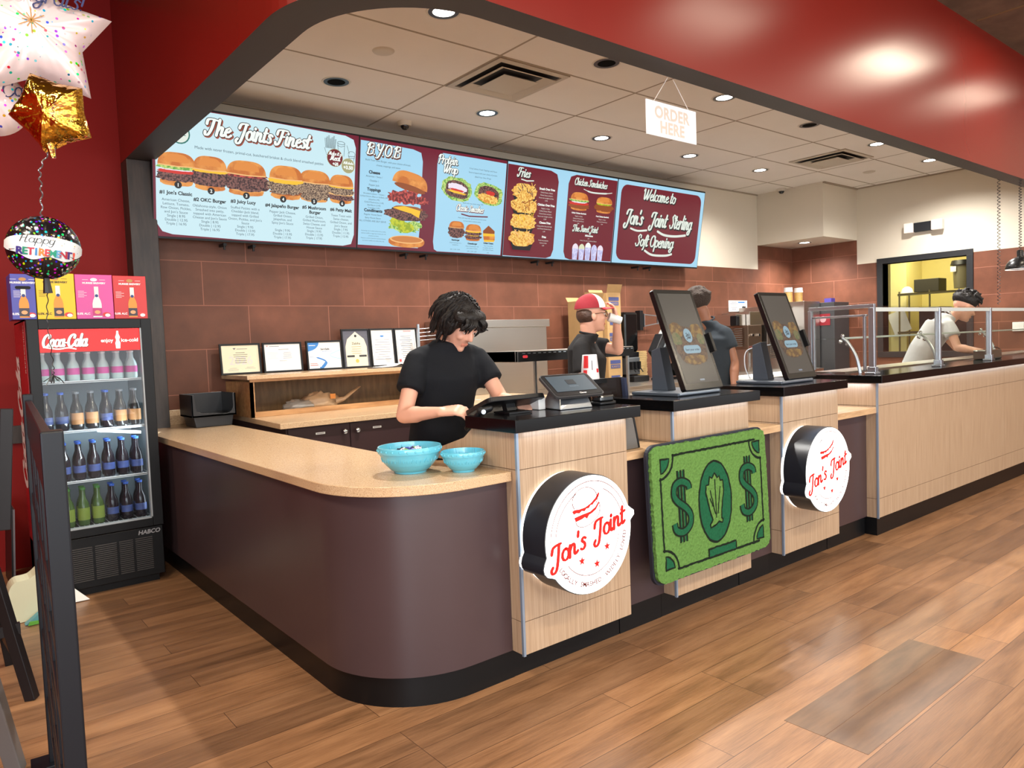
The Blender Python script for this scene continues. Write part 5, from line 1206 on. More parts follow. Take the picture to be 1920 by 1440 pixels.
# ------------------------------------------------------------------ things on the curved counter
def bowl(name, R, h, c, label, fillm=None):
    t = thing(name, label, 'bowl', c, 0, 'blue mixing bowls')
    TQ = mat('turquoise_stoneware', rgb(96, 184, 208), .22, coat=.4, var=.05, scale=40, bump=.12)
    p = [(0, .006), (R * .42, .006), (R * .45, 0), (R * .50, 0), (R * .52, .008), (R * .62, h * .14), (R * .82, h * .40), (R * .93, h * .70), (R * .945, h * .76), (R * .985, h * .77), (R, h * .80), (R * 1.0, h * .97), (R * .985, h), (R * .95, h), (R * .94, h * .95), (R * .90, h * .6), (R * .75, h * .3), (R * .5, h * .12), (0, h * .10)]
    MB(TQ).lathe(p, 48, None, T(*c)).build('bowl_body', t, True)
    b = MB(TQ)
    for k in range(26):      # raised motifs round the rim
        a = 2 * pi * k / 26; b.ell((c[0] + R * 1.0 * cos(a), c[1] + R * 1.0 * sin(a), c[2] + h * .885), (.004, .004, .005), None, None, 8, 5)
    for k in range(40):      # leaf relief on the side
        a = 2 * pi * k / 40; q = .015 * (k % 3)
        b.limb((c[0] + R * .86 * cos(a), c[1] + R * .86 * sin(a), c[2] + h * .47), (c[0] + R * .915 * cos(a + .05), c[1] + R * .915 * sin(a + .05), c[2] + h * .62 + q), .002, .0015, None, 6)
    b.build('relief_pattern', t, True); return t
bowl('mixing_bowl', .134, .112, (1.585, 2.66, .8865), 'large turquoise bowl filled with wrapped sweets on the curved counter')
bowl('mixing_bowl', .092, .086, (1.742, 2.495, .8865), 'smaller turquoise bowl beside the large one, against the oak counter side')
r = random.Random(11); CM = [mat('sweet_wrap_%s' % n, rgb(*c), .3) for n, c in (('blue', (40, 60, 150)), ('white', (230, 232, 236)), ('green', (120, 170, 90)), ('navy', (24, 28, 70)), ('lilac', (150, 140, 210)))]
sw = []
for m in CM:
    b = MB(m); b.limb((-.009, 0, 0), (.009, 0, 0), .0065, .0065, None, 8); b.add([(-.009, 0, 0), (-.022, .008, .003), (-.022, -.008, -.002)], [(0, 1, 2)]).add([(.009, 0, 0), (.022, .008, -.003), (.022, -.008, .003)], [(0, 1, 2)])
    sw.append(b.build('wrapped_sweet'))
for k in range(95):
    a = r.uniform(0, 6.28); q = .100 * math.sqrt(r.random()); nm = k % 5
    o = sw[nm] if k < 5 else sw[nm].copy()
    if k >= 5: COL.objects.link(o)
    tag(o, '%s wrapped sweet in the large turquoise bowl' % ('blue', 'white', 'green', 'navy', 'lilac')[nm], 'sweet', '%s sweets in the large bowl' % ('blue', 'white', 'green', 'navy', 'lilac')[nm])
    o.location = (1.585 + q * cos(a), 2.66 + q * sin(a), .8865 + .060 + .026 * (1 - (q / .100) ** 2) + (k % 3) * .006)
    o.rotation_euler = (r.uniform(-.5, .5), r.uniform(-.5, .5), r.uniform(0, 6.28))
# black booster-style napkin caddy
t = thing('black_tray_bin', 'black moulded plastic scoop-front bin on the curved counter by the wall', 'bin', (1.66, 5.62, .887))
PL = mat('charcoal_moulded_plastic', rgb(34, 34, 36), .38)
b = MB(PL); x0, x1, y0, y1, z0, z1 = 1.50, 1.815, 5.50, 5.80, .8870, 1.125
b.prism([(x0 + .03, z0), (x1 - .03, z0), (x1 - .015, z0 + .08), (x0 + .015, z0 + .08)], -y1 + .02, -y0 - .015, None, frame((0, 0, 0), (1, 0, 0), (0, 0, 1), (0, -1, 0))); b.build('base', t, bevel=.006)
b = MB(PL)
fr_ = [(x0, z0 + .075), (x1, z0 + .075), (x1, z1), (x1 - .022, z1)] + [(x1 - .022 - .07 * (1 - cos(a)) , z1 - .10 - .05 * sin(a)) for a in [pi / 2 * i / 6 for i in range(7)]] + [(x0 + .15, z0 + .100), (x0 + .07, z0 + .085 + .02), (x0 + .035, z0 + .12), (x0 + .022, z1 - .02), (x0 + .022, z1), (x0, z1)]
b.prism(fr_, -y0 - .016, -y0, None, frame((0, 0, 0), (1, 0, 0), (0, 0, 1), (0, -1, 0)))
b.box((x0, y0, z0 + .075), (x0 + .012, y1, z1)).box((x1 - .012, y0, z0 + .075), (x1, y1, z1)).box((x0, y1 - .012, z0 + .075), (x1, y1, z1)).box((x0, y0, z0 + .075), (x1, y1, z0 + .09)); b.build('scoop_hood', t, bevel=.002)
# ------------------------------------------------------------------ certificates and papers on the hutch
def cert(x0, x1, h, label, art, tilt=.10, fm=BLACK):
    y = 5.86; z = 1.2462; M = frame((x0, y, z), (1, 0, 0), (0, tilt, 1)); w = x1 - x0
    t = thing('framed_certificate', label, 'framed certificate', ((x0 + x1) / 2, y, z), 0, 'certificates on the hutch')
    b = MB(fm); e = .014
    for a, c in (((0, 0), (w, e)), ((0, h - e), (w, h)), ((0, e), (e, h - e)), ((w - e, e), (w, h - e))): b.box((a[0], a[1], -.012), (c[0], c[1], .006), None, M)
    b.box((e, e, -.012), (w - e, h - e, -.003), None, M); b.build('frame', t, bevel=.001)
    p = MB(PAPER).rect(e, e, w - e, h - e, -.0015, None, M).build('paper', t)
    b = MB(INK); art(b, M, w, h); b.build('print', p)
    g = MB(glass('certificate_glass', (1, 1, 1), -.03)).box((e, e, .001), (w - e, h - e, .0025), None, M).build('glass', t)
GK = mat('grey_print', rgb(110, 108, 112), .6); LG = mat('pale_grey_print', rgb(210, 204, 198), .6); BLU = mat('certificate_blue', rgb(52, 122, 190), .5); LBL = mat('certificate_pale_blue', rgb(160, 206, 226), .5); CRE = mat('certificate_cream', rgb(226, 214, 184), .5); RDP = mat('certificate_red', rgb(190, 60, 60), .5)
def scr(b, M, x, y, w, n, dy, m=GK, h=.002, sd=1):
    r = random.Random(sd)
    for i in range(n):
        q = w * r.uniform(.55, 1.0); b.rect(x - q / 2, y - i * dy, x + q / 2, y - i * dy + h, 0, m, M)
def a1(b, M, w, h):
    b.rect(.014, .014, w - .014, h - .014, -.0010, CRE, M); b.text('2026', .095, w / 2, h * .32, -.0006, LG, M, bold=.001); b.flat([(w * .36, h * .80), (w * .40, h * .86), (w * .32, h * .86)], 0, GK, M)
    b.rect(w * .42, h * .82, w * .68, h * .835, 0, GK, M); scr(b, M, w / 2, h * .70, .12, 6, .016, INK, .003); scr(b, M, w * .3, h * .2, .09, 3, .010); scr(b, M, w * .72, h * .22, .09, 2, .010)
def a2(b, M, w, h):
    b.flat([(w * .12, h * .86), (w * .14, h * .90), (w * .10, h * .90)], 0, RDP, M); b.rect(w * .17, h * .865, w * .42, h * .88, 0, GK, M); b.rect(w * .4, h * .76, w * .66, h * .77, 0, INK, M)
    scr(b, M, w * .25, h * .66, .09, 5, .012, LG, sd=2); scr(b, M, w * .62, h * .66, .09, 5, .012, GK, sd=3); scr(b, M, w * .5, h * .38, .1, 1, .012)
def a3(b, M, w, h):
    b.flat([(.014, h - .014), (w * .36, h - .014)] + [(w * .36 * cos(a) + .0, h - .014 - .075 * sin(a)) for a in [pi / 2 * i / 6 for i in range(1, 7)]][:5] + [(.014, h - .09)], 0, BLU, M); b.rect(w * .08, h * .83, w * .26, h * .85, .0004, PAPER, M)
    b.text('ServSafe', .024, w * .52, h * .68, 0, INK, M, bold=.0004); b.text('CERTIFICATION', .014, w * .56, h * .61, 0, BLU, M)
    b.ribbon(spline([(.02, h * .46), (w * .3, h * .42), (w * .52, h * .28), (w * .42, h * .10), (w * .34, h * .07)]), [.002] * 6 + [.012] * 7 + [.026] * 6 + [.018] * 6, 0, BLU, M, round_=False)
    b.ribbon(spline([(w * .94, h * .66), (w * .66, h * .52), (w * .74, h * .42), (w * .95, h * .36)]), .007, 0, LBL, M); b.rect(w * .08, h * .22, w * .28, h * .235, 0, RDP, M); b.rect(w * .08, h * .16, w * .3, h * .18, 0, RDP, M)
def a4(b, M, w, h):
    b.rect(.014, .014, w - .014, h - .014, -.0010, mat('slate_mount', rgb(84, 84, 94), .6), M); c = w / 2
    b.flat([(w * .12, .016), (w * .88, .016), (w * .88, h * .55), (w * .80, h * .74), (c, h * .93), (w * .20, h * .74), (w * .12, h * .55)], -.0006, CRE, M)
    b.disc(c, h * .82, .012, 0, INK, M); b.text('Zabiha', .030, c, h * .60, 0, INK, M, bold=.0004); scr(b, M, c, h * .54, .14, 4, .020, mat('gold_line', rgb(150, 120, 70), .5), .004, 4)
    b.rect(w * .15, h * .28, w * .42, h * .33, 0, INK, M).rect(w * .58, h * .28, w * .85, h * .33, 0, INK, M).disc(c, h * .18, .017, 0, mat('gold_seal', rgb(212, 180, 90), .4, .5), M)
def a5(b, M, w, h):
    b.disc(w * .5, h * .80, .020, 0, BLU, M, .008); scr(b, M, w * .5, h * .70, .17, 9, .022, GK, .003, 5); scr(b, M, w * .68, h * .2, .06, 4, .010, sd=6); b.rect(w * .1, h * .90, w * .9, h * .905, 0, RDP, M)
def a6(b, M, w, h):
    b.ribbon([(.03, .03), (w - .03, .03), (w - .03, h - .04), (.03, h - .04)], .003, 0, GK, M, closed=True); scr(b, M, w * .5, h * .78, .16, 12, .018, INK, .003, 7); b.rect(.035, .035, .055, .06, 0, RDP, M); b.rect(w * .4, h * .9, w * .75, h * .93, 0, mat('pink_print', rgb(226, 150, 150), .5), M)
cert(1.835, 2.155, .245, 'black-framed cream certificate showing pale 2026, leftmost on the hutch', a1, fm=BLACK)
cert(2.175, 2.505, .245, 'black-framed white letter certificate, second from the left on the hutch', a2)
cert(2.545, 2.870, .250, 'black-framed certificate with blue swooshes on the hutch', a3)
cert(2.875, 3.145, .345, 'tall black-framed certificate with a pointed cream arch', a4)
cert(3.150, 3.395, .345, 'tall black-framed white letter right of the arched certificate', a5)
cert(3.400, 3.640, .345, 'tall black-framed bordered certificate nearest the person in black', a6)
tag(MB(mat('grey_folder', rgb(60, 60, 66), .5)).prism([(2.93, 5.46), (3.42, 5.45), (3.44, 5.60), (2.96, 5.60)], 1.2455, 1.250).build('folder'), 'dark grey folder lying on the hutch edge before the tall certificates', 'folder')
tag(MB(PAPER).prism(spline([(0, 0), (.13, .006), (.19, .022), (.26, .008), (.42, .006)]) + [(.42, .008), (.26, .011), (.19, .026), (.13, .010), (0, .003)], 0, .16, None, frame((3.02, 5.62, 1.2502), (1, 0, 0), (0, 0, 1), (0, -1, 0))).build('paper_sheet'), 'curled white paper sheet lying on the folder on the hutch', 'paper')
# plastic bag of wrapped goods in the hutch
t = thing('plastic_bag', 'crumpled clear plastic bag with beige bundle inside the hutch', 'bag', (2.55, 5.70, .932))
def crumple(b, c, rad, m, amp=.3, sd=1, nu=26, nv=16, fq=7.0):
    k = len(b.v); b.ell((0, 0, 0), (1, 1, 1), m, None, nu, nv)
    for i in range(k, len(b.v)):
        p = Vector(b.v[i]); q = 1 + amp * noise.noise(p * fq * .5 + Vector((sd, sd * 2, 0))) + amp * .5 * noise.noise(p * fq + Vector((0, sd, 7)))
        b.v[i] = (c[0] + p.x * rad[0] * q, c[1] + p.y * rad[1] * q, max(c[2] + p.z * rad[2] * q, .9325))
CLR = mat('crinkled_clear_plastic', rgb(196, 190, 180), .18, alpha=.55, bump=.5, scale=30); BGE = mat('beige_plastic_bag', rgb(196, 164, 128), .35, bump=.4, scale=20, var=.12)
b = MB(CLR); crumple(b, (2.36, 5.64, .975), (.13, .08, .048), CLR, .35, 3); b.build('clear_film', t, True, angle=180)
b = MB(BGE); crumple(b, (2.55, 5.66, .995), (.15, .09, .075), BGE, .30, 5); b.build('bundle', t, True, angle=180)
b = MB(BGE); b.loft([((2.66, 5.63, .985), (0, .03, 0), (0, 0, .03)), ((2.74, 5.61, 1.005), (0, .02, 0), (0, 0, .018)), ((2.80, 5.60, 1.05), (0, .03, 0), (.01, 0, .02)), ((2.86, 5.59, 1.09), (0, .035, 0), (.02, 0, .012))], None, 12); b.build('twisted_neck', t, True)
MB(mat('orange_tag', rgb(232, 150, 70), .5)).box((2.60, 5.572, 1.015), (2.645, 5.578, 1.055)).build('price_tag', t)

# ------------------------------------------------------------------ payment terminals and screens on the pillars
t = thing('checkout_screen', 'black flat till screen seen from behind on the nearest counter slab', 'till screen', (1.99, 2.47, 1.104))
M = frame((2.035, 2.480, 1.172), (1, -.05, 0), (0.05, .94, -.34))
MB(BLACK).rbox(.315, .22, .022, .03, None, M @ T(0, .10, -.011)).build('screen_housing', t, bevel=.004)
MB(DGLASS).rbox(.295, .19, .001, .01, None, M @ T(0, .10, .0112)).build('display_glass', t)
MB(BLACK).box((1.97, 2.46, 1.104), (2.10, 2.57, 1.112)).bar((2.03, 2.53, 1.11), (2.03, 2.54, 1.14), .05, .03).build('stand', t)
b = MB(BLACK).limb((1.90, 2.51, 1.135), (1.872, 2.535, 1.122), .017, .018, None, 12).limb((1.866, 2.545, 1.112), (1.858, 2.625, 1.045), .012, .010, None, 10); b.build('hinge_arm', t, True)
MB(ALU).cyl((1.872, 2.518, 1.122), (1.868, 2.508, 1.122), .010).build('pivot_bolt', t)
o = MB(PAPER).prism([(2.175, 2.50), (2.212, 2.495), (2.205, 2.56), (2.18, 2.58)], 1.104, 1.165).build('receipt_roll', bevel=.004); tag(o, 'white receipt printer block between the till screen and the tilted terminal', 'receipt printer')
t = thing('card_terminal', 'silver-based customer terminal with tilted grey screen on the nearest slab', 'payment terminal', (2.31, 2.47, 1.104))
b = MB(mat('brushed_grey_stand', rgb(150, 154, 160), .3, 1.0)); b.add([(2.215, 2.40, 1.1045), (2.405, 2.385, 1.1045), (2.43, 2.545, 1.1045), (2.24, 2.56, 1.1045), (2.245, 2.43, 1.185), (2.385, 2.415, 1.185), (2.40, 2.50, 1.20), (2.255, 2.51, 1.20)], [(0, 3, 2, 1), (4, 5, 6, 7), (0, 1, 5, 4), (1, 2, 6, 5), (2, 3, 7, 6), (3, 0, 4, 7)]); b.build('stand', t, bevel=.004)
Mq = frame((2.312, 2.425, 1.208), (.992, -.08, .0), (.07, .80, .56))
h_ = MB(mat('graphite_bezel', rgb(74, 74, 76), .35, .4)).rbox(.285, .165, .014, .022, None, Mq @ T(0, 0, -.008)).build('screen_housing', t, bevel=.002)
MB(mat('terminal_bezel_black', rgb(30, 30, 32), .2)).rbox(.272, .152, .001, .016, None, Mq @ T(0, 0, .0065)).build('bezel', h_)
sc_ = MB(screen_mat('terminal_screen', rgb(84, 100, 110), .75)).rbox(.232, .112, .001, .003, None, Mq @ T(0, .008, .008)).build('display', h_)
b = MB(screen_mat('terminal_logo', rgb(48, 52, 56), .8)); b.rbox(.05, .034, .0005, .002, None, Mq @ T(.0, .016, .0096)); b.text('Clover', .014, .02, -.069, .0082, WHITE, Mq, bold=.0004); b.text('Welcome to', .010, 0, -.018, .0098, screen_mat('terminal_text', rgb(150, 170, 180), .8), Mq); b.build('lettering', sc_)
t = thing('card_reader', 'small rounded black card reader puck beside the tilted terminal', 'card reader', (2.56, 2.47, 1.104))
MB(BLACK).rbox(.115, .085, .012, .02, None, T(2.545, 2.455, 1.1045)).build('base', t, bevel=.003); MB(mat('gloss_black_plastic', rgb(12, 12, 13), .12)).rbox(.105, .075, .030, .022, None, T(2.545, 2.455, 1.117)).build('upper_shell', t, bevel=.008)
t = thing('counter_monitor', 'black monitor seen from the side behind the card reader on the oak ledge', 'monitor', (2.70, 2.72, .887))
b = MB(mat('deep_black_screen', rgb(10, 10, 11), .15)); b.box((0, 0, 0), (.215, .012, .26), None, frame((2.58, 2.76, .945), (.99, .10, 0), (-.10, .99, 0), (0, 0, 1))); b.build('left_panel', t, bevel=.003)
MB(mat('dark_bronze_screen', rgb(44, 36, 32), .12)).box((0, 0, 0), (.235, .012, .285), None, frame((2.805, 2.76, .918), (.995, .04, 0), (-.04, .995, .0), (.0, 0, 1))).build('right_panel', t, bevel=.003)
MB(mat('navy_edge_strip', rgb(54, 60, 82), .3)).prism([(3.040, .889), (3.068, .889), (3.030, 1.198), (3.010, 1.198)], -.012, .012, None, frame((0, 2.75, 0), (1, 0, 0), (0, 0, 1), (0, -1, 0))).build('edge_strip', t)
MB(BLACK).box((2.60, 2.765, .887), (2.80, 2.798, .945)).build('foot', t)
mon_ = t
MB(BLACK).box((2.68, 2.725, 1.180), (2.86, 2.81, 1.2052)).build('top_plate', mon_)
t = thing('soda_cup', 'upside-down white paper cup with red print standing on the black monitor', 'cup', (2.755, 2.76, 1.205))
MB(mat('white_paper_cup', rgb(228, 226, 230), .5)).lathe([(.048, 0), (.050, .004), (.0385, .128), (.036, .130), (0, .130)], 24, None, T(2.765, 2.755, 1.2055)).build('cup_body', t, True)
b = MB(mat('cup_red_print', rgb(206, 40, 44), .5))
def cuppatch(b, a0, a1, z0, z1, m=None, n=6):
    vs = []; 
    for i in range(n + 1):
        a = a0 + (a1 - a0) * i / n
        for z in (z0, z1): rr = .0505 - .0118 * z / .13 + .0006; vs.append((2.765 + rr * cos(a), 2.755 + rr * sin(a), 1.2055 + z))
    b.add(vs, [(2 * i, 2 * i + 2, 2 * i + 3, 2 * i + 1) for i in range(n)], m)
cuppatch(b, 3.1, 3.75, .06, .125); cuppatch(b, 3.1, 3.6, .008, .05); cuppatch(b, 4.75, 5.2, .036, .056); cuppatch(b, 4.15, 4.25, .05, .10, GK, 2); b.build('cup_print', t)
def kiosk(x, label):
    t = thing('order_kiosk', label, 'ordering kiosk', (x, 2.52, 1.104), 0, 'tilted ordering kiosks')
    SG = mat('kiosk_slate_grey', rgb(70, 78, 88), .4, .3)
    MB(SG).box((x - .18, 2.385, 1.104), (x + .19, 2.70, 1.122)).build('base_plate', t, bevel=.004)
    MB(mat('kiosk_silver_strip', rgb(170, 176, 182), .3, .8)).box((x - .17, 2.380, 1.112), (x + .17, 2.386, 1.121)).build('front_strip', t)
    MB(SG).prism([(2.55, 1.122), (2.66, 1.122), (2.66, 1.34), (2.60, 1.36)], x - .055, x + .015, None, frame((0, 0, 0), (0, 1, 0), (0, 0, 1), (1, 0, 0))).build('neck', t, bevel=.003)
    M = frame((x, 2.345, 1.135), (1, 0, 0), (0, .375, 1)); W_, H_ = .325, .57
    hs = MB(mat('kiosk_black', rgb(14, 14, 15), .25)).rbox(W_, H_, .032, .012, None, M @ T(0, H_ / 2, -.034)).build('screen_housing', t, bevel=.003)
    base = screen_mat('kiosk_screen', rgb(78, 72, 68), .55, spec=.5)
    d = MB(base).rect(-W_ / 2 + .022, .036, W_ / 2 - .022, H_ - .024, -.0012, None, M).build('display', hs)
    b = MB(base); K1 = screen_mat('kiosk_food', rgb(120, 86, 56), .6, col2=rgb(168, 132, 72), scale=40); K2 = screen_mat('kiosk_greens', rgb(108, 120, 76), .6, col2=rgb(140, 130, 90), scale=50); KB = screen_mat('kiosk_badge', rgb(140, 172, 188), .85); K3 = screen_mat('kiosk_dark_food', rgb(82, 60, 52), .6, col2=rgb(120, 92, 72), scale=60)
    def arcfood(y0, h, z): blobby(b, 0, y0, .26, h, z, K3, M, j=.05, sd=3)
    arcfood(.245, .22, -.0009); blobby(b, -.085, .335, .10, .085, -.0006, K1, M, j=.06, sd=1); blobby(b, .085, .325, .10, .085, -.0006, K1, M, j=.06, sd=2); blobby(b, -.10, .285, .075, .07, -.0004, K2, M, j=.1, sd=4); blobby(b, .10, .28, .06, .06, -.0004, K2, M, j=.1, sd=6); blobby(b, 0, .165, .18, .05, -.0004, K1, M, j=.12, sd=5)
    b.disc(0, .302, .034, -.0002, KB, M, .040); b.flat(panel_poly(-.072, .200, .072, .246, .022), -.0002, KB, M); tx = screen_mat('kiosk_text', rgb(50, 62, 72), .6)
    b.text('Start your order', .0175, 0, .2155, .0002, tx, M, bold=.0003); script(b, "Jon's", 0, .300, .009, [(tx, 0, 0, 0)], M, z=.0002); script(b, "Joint", 0, .284, .009, [(tx, 0, 0, 0)], M, z=.0002)
    b.rbox(.04, .010, .0002, .004, screen_mat('kiosk_small_logo', rgb(150, 160, 176), .7), M @ T(0, .052, -.0008)); b.build('lettering', d)
    b = MB(BLACK).box((W_ / 2 + .001, .20, -.03), (W_ / 2 + .022, .31, .018), None, M); rd = b.build('side_card_reader', t, bevel=.003); MB(ALU).box((W_ / 2 + .0225, .205, .006), (W_ / 2 + .024, .305, .012), None, M).build('reader_edge', rd)
    if x > 4: MB(mat('white_cable', rgb(200, 206, 212), .5)).tube(spline([(x - .02, 2.70, 1.125), (x - .03, 2.73, 1.20), (x + .0, 2.74, 1.30), (x + .06, 2.68, 1.33), (x + .06, 2.60, 1.34)]), .0035, 8).build('cable', t)
kiosk(3.205, 'large tilted black ordering kiosk above the green banknote mat')
kiosk(4.185, 'large tilted black ordering kiosk on the right pillar, nearer the glass guard')
t = thing('acrylic_holder', 'small clear acrylic wedge holder on the oak ledge right of the mat', 'holder', (3.66, 2.50, .8865))
MB(glass('clear_acrylic', (.86, .87, .86), .05)).prism([(3.56, .888), (3.74, .888), (3.74, .93), (3.64, 1.03), (3.56, 1.03)], -.05, 0, None, frame((0, 2.48, 0), (1, 0, 0), (0, 0, 1), (0, -1, 0))).build('acrylic_body', t)
MB(ALU).cyl((3.61, 2.49, .8885), (3.61, 2.49, .905), .028).build('metal_base', t)
t = thing('acrylic_sign_stand', 'grey wedge sign stand leaning at the right end of the nearest slab', 'sign stand', (2.62, 2.5, .8865))
MB(mat('grey_wedge_plastic', rgb(96, 92, 88), .35)).prism([(2.535, .888), (2.66, .888), (2.625, 1.035), (2.535, 1.035)], -.22, -.02, None, frame((0, 2.32, 0), (1, 0, 0), (0, 0, 1), (0, -1, 0))).build('wedge', t, bevel=.002)
MB(BLACK).prism([(2.661, .888), (2.672, .888), (2.637, 1.04), (2.626, 1.04)], -.22, -.02, None, frame((0, 2.32, 0), (1, 0, 0), (0, 0, 1), (0, -1, 0))).build('edge', t)

# ------------------------------------------------------------------ sneeze guard on the right counter
t = thing('sneeze_guard', 'long glass sneeze guard with metal posts along the right counter', 'sneeze guard', (6.5, 2.45, 1.104))
GG = glass('guard_glass', (.93, .95, .91), .03); zt = 1.565
X = [5.13, 6.24, 7.33, 8.42, 9.5]
for i, x in enumerate(X):
    p = MB(ALU).box((x - .016, 2.345, 1.104), (x + .016, 2.385, zt)).build('post', t, bevel=.003)
    MB(ALU).box((x - .04, 2.33, 1.1035), (x + .04, 2.40, 1.118)).box((x - .022, 2.335, 1.118), (x + .022, 2.392, 1.155)).build('post_foot', p, bevel=.002)
    if i + 1 < len(X):
        x2 = X[i + 1]
        MB(GG).box((x + .018, 2.362, 1.125), (x2 - .018, 2.368, zt - .03)).build('front_pane', t)
        MB(mat('pale_glass_shelf_edge', rgb(196, 204, 204), .3)).box((x + .02, 2.352, zt - .028), (x2 - .02, 2.358 + .02, zt)).build('top_edge', t)
        MB(GG).box((x + .01, 2.35, zt + .002), (x2 - .01, 2.72, zt + .010)).build('top_pane', t)
b = MB(ALU)
b.box((5.115, 2.345, zt - .002), (5.145, 2.82, zt + .024)).box((5.115, 2.80, 1.104), (5.145, 2.825, zt)).box((5.118, 2.40, zt - .06), (5.142, 2.80, zt - .045)).box((5.118, 2.41, 1.13), (5.142, 2.425, zt - .05)).box((5.118, 2.78, 1.13), (5.142, 2.795, zt - .05)); b.build('end_frame', t, bevel=.002)
for x in (5.18, 6.50, 7.85): 
    q = MB(ALU).tube(spline([(x, 2.60, 1.36), (x, 2.555, 1.32), (x, 2.50, 1.22), (x, 2.475, 1.105)]), .011, 8).build('curved_bracket', t, True)
    for kc in ((x - .03, 2.60, 1.335), (x + .03, 2.58, 1.315), (x, 2.60, 1.375)): MB(CHROME).ell(kc, (.014, .014, .014)).build('clamp_knob', q, True)
MB(GG).box((5.2, 2.60, 1.352), (9.4, 2.606, 1.360)).box((5.2, 2.56, 1.352), (9.4, 2.84, 1.358)).build('inner_shelf_glass', t)
MB(mat('pale_glass_shelf_edge', rgb(196, 204, 204), .3)).box((5.2, 2.592, 1.350), (9.4, 2.600, 1.364)).build('inner_shelf_edge', t)
def heatlamp(x, y, z, zt, label, lit=True):
    t = thing('hanging_heat_lamp', label, 'heat lamp', (x, y, z), 0, 'hanging heat lamps')
    MB(mat('lamp_black_enamel', rgb(22, 22, 23), .25)).lathe([(.128, 0), (.130, .006), (.118, .05), (.085, .095), (.045, .115), (.030, .118), (.028, .125), (.030, .17), (.026, .185), (0, .186)], 32, None, T(x, y, z)).build('shade', t, True)
    MB(mat('lamp_rim_glow', (1, .93, .86, 1), .4, emit=1.6)).lathe([(.124, .001), (.126, -.003), (.05, .02), (0, .03)], 32, None, T(x, y, z), False).build('lamp_rim', t, True)
    MB(ALU).box((x - .006, y - .033, z + .128), (x + .006, y - .028, z + .165)).build('vent_slot', t)
    n = 260; MB(mat('coiled_cord_black', rgb(46, 40, 40), .5)).tube([(x + .012 * cos(i * 1.1), y + .012 * sin(i * 1.1), z + .18 + (zt - z - .18) * i / n) for i in range(n + 1)], .0035, 5).build('coiled_cord', t, True)
heatlamp(8.50, 2.47, 1.955, 3.38, 'black dome heat lamp on a coiled cord at the right edge')
t = thing('coiled_cable', 'dark coiled cable hanging left of the dome heat lamp', 'cable', (8.52, 2.66, 1.62)); n = 330
MB(mat('coiled_cord_black', rgb(46, 40, 40), .5)).tube([(8.52 + .013 * cos(i * .95), 2.66 + .013 * sin(i * .95), 1.62 + 1.77 * i / n) for i in range(n + 1)], .0032, 5).build('cord', t, True)

# ------------------------------------------------------------------ kitchen equipment along the back wall
def boxthing(name, label, cat, parts, loc, group=None):
    t = thing(name, label, cat, loc, 0, group)
    for nm, a, b_, m, bv in parts: MB(m).box(a, b_, m).build(nm, t, bevel=bv)
    return t
ST = STEEL; STV = brushed('brushed_steel_panel', (196, 190, 182), .28, (1, 1, 60))
t = thing('steel_cabinet', 'tall brushed steel cabinet with a rounded top edge behind the person in black', 'steel cabinet', (4.7, 5.8, 0))
MB(STV).box((3.80, 5.62, .932), (5.03, 5.97, 1.57)).build('body', t, bevel=.003)
MB(STV).box((4.46, 5.62, 0), (5.03, 5.97, .931)).build('lower_body', t)
MB(STV).box((3.79, 5.60, 1.572), (5.06, 5.975, 1.645)).build('top_cap', t, bevel=.003)
t = thing('heat_lamp_shelf', 'long steel heat-lamp bar on thin legs behind the tilted terminal', 'heat lamp bar', (4.2, 4.6, .93))
MB(STV).box((3.30, 4.03, 1.275), (3.32, 4.42, 1.352)).box((3.30, 4.03, 1.275), (4.55, 4.42, 1.352)).build('housing', t, bevel=.003)
b = MB(BLACK).box((3.325, 4.022, 1.275), (4.55, 4.029, 1.345)); q = b.build('front_grille', t)
b = MB(ALU)
for k in range(24): b.box((3.36 + k * .05, 4.018, 1.332), (3.385 + k * .05, 4.0215, 1.338))
b.build('vent_slots', q); MB(mat('red_badge', rgb(200, 50, 60), .5)).prism(rrect(.045, .020, .009, 4, 3.385, 1.312), 4.018, 4.0215, None, frame((0, 0, 0), (1, 0, 0), (0, 0, 1), (0, 1, 0))).build('badge', q)
for x, y in ((3.34, 4.38), (3.50, 4.05), (4.5, 4.38), (4.5, 4.05)): MB(ALU).box((x - .009, y - .009, .906), (x + .009, y + .009, 1.274)).build('leg', t)
boxthing('prep_table', 'steel worktop table behind the first oak pillar carrying the heat-lamp bar', 'table', [('top', (3.25, 3.95, .875), (4.62, 4.50, .905), ST, .002), ('leg', (3.27, 3.97, 0), (3.31, 4.01, .874), ST, 0), ('leg', (4.56, 3.97, 0), (4.60, 4.01, .874), ST, 0), ('leg', (3.27, 4.44, 0), (3.31, 4.48, .874), ST, 0), ('leg', (4.56, 4.44, 0), (4.60, 4.48, .874), ST, 0)], (3.9, 4.2, 0))
tag(MB(mat('white_wire', rgb(210, 210, 210), .4)).tube(spline([(3.4, 5.1, .94), (3.5, 4.95, .96), (3.7, 5.0, .94)]), .004, 6).build('wire_loop'), 'thin white cable loop lying on the back counter behind the person in black', 'cable')
b = MB(ALU)
for k in range(4): b.tube([(3.62, 5.80, 1.47 + .035 * k), (3.78, 5.78, 1.48 + .035 * k)], .004, 6)
b.box((3.60, 5.80, 1.245), (3.62, 5.82, 1.62)); tag(b.build('wire_rack'), 'thin steel wire rack behind the head of the person in black', 'rack')
t = thing('steel_counter', 'long stainless steel kitchen counter along the back wall', 'counter', (7.4, 5.6, 0))
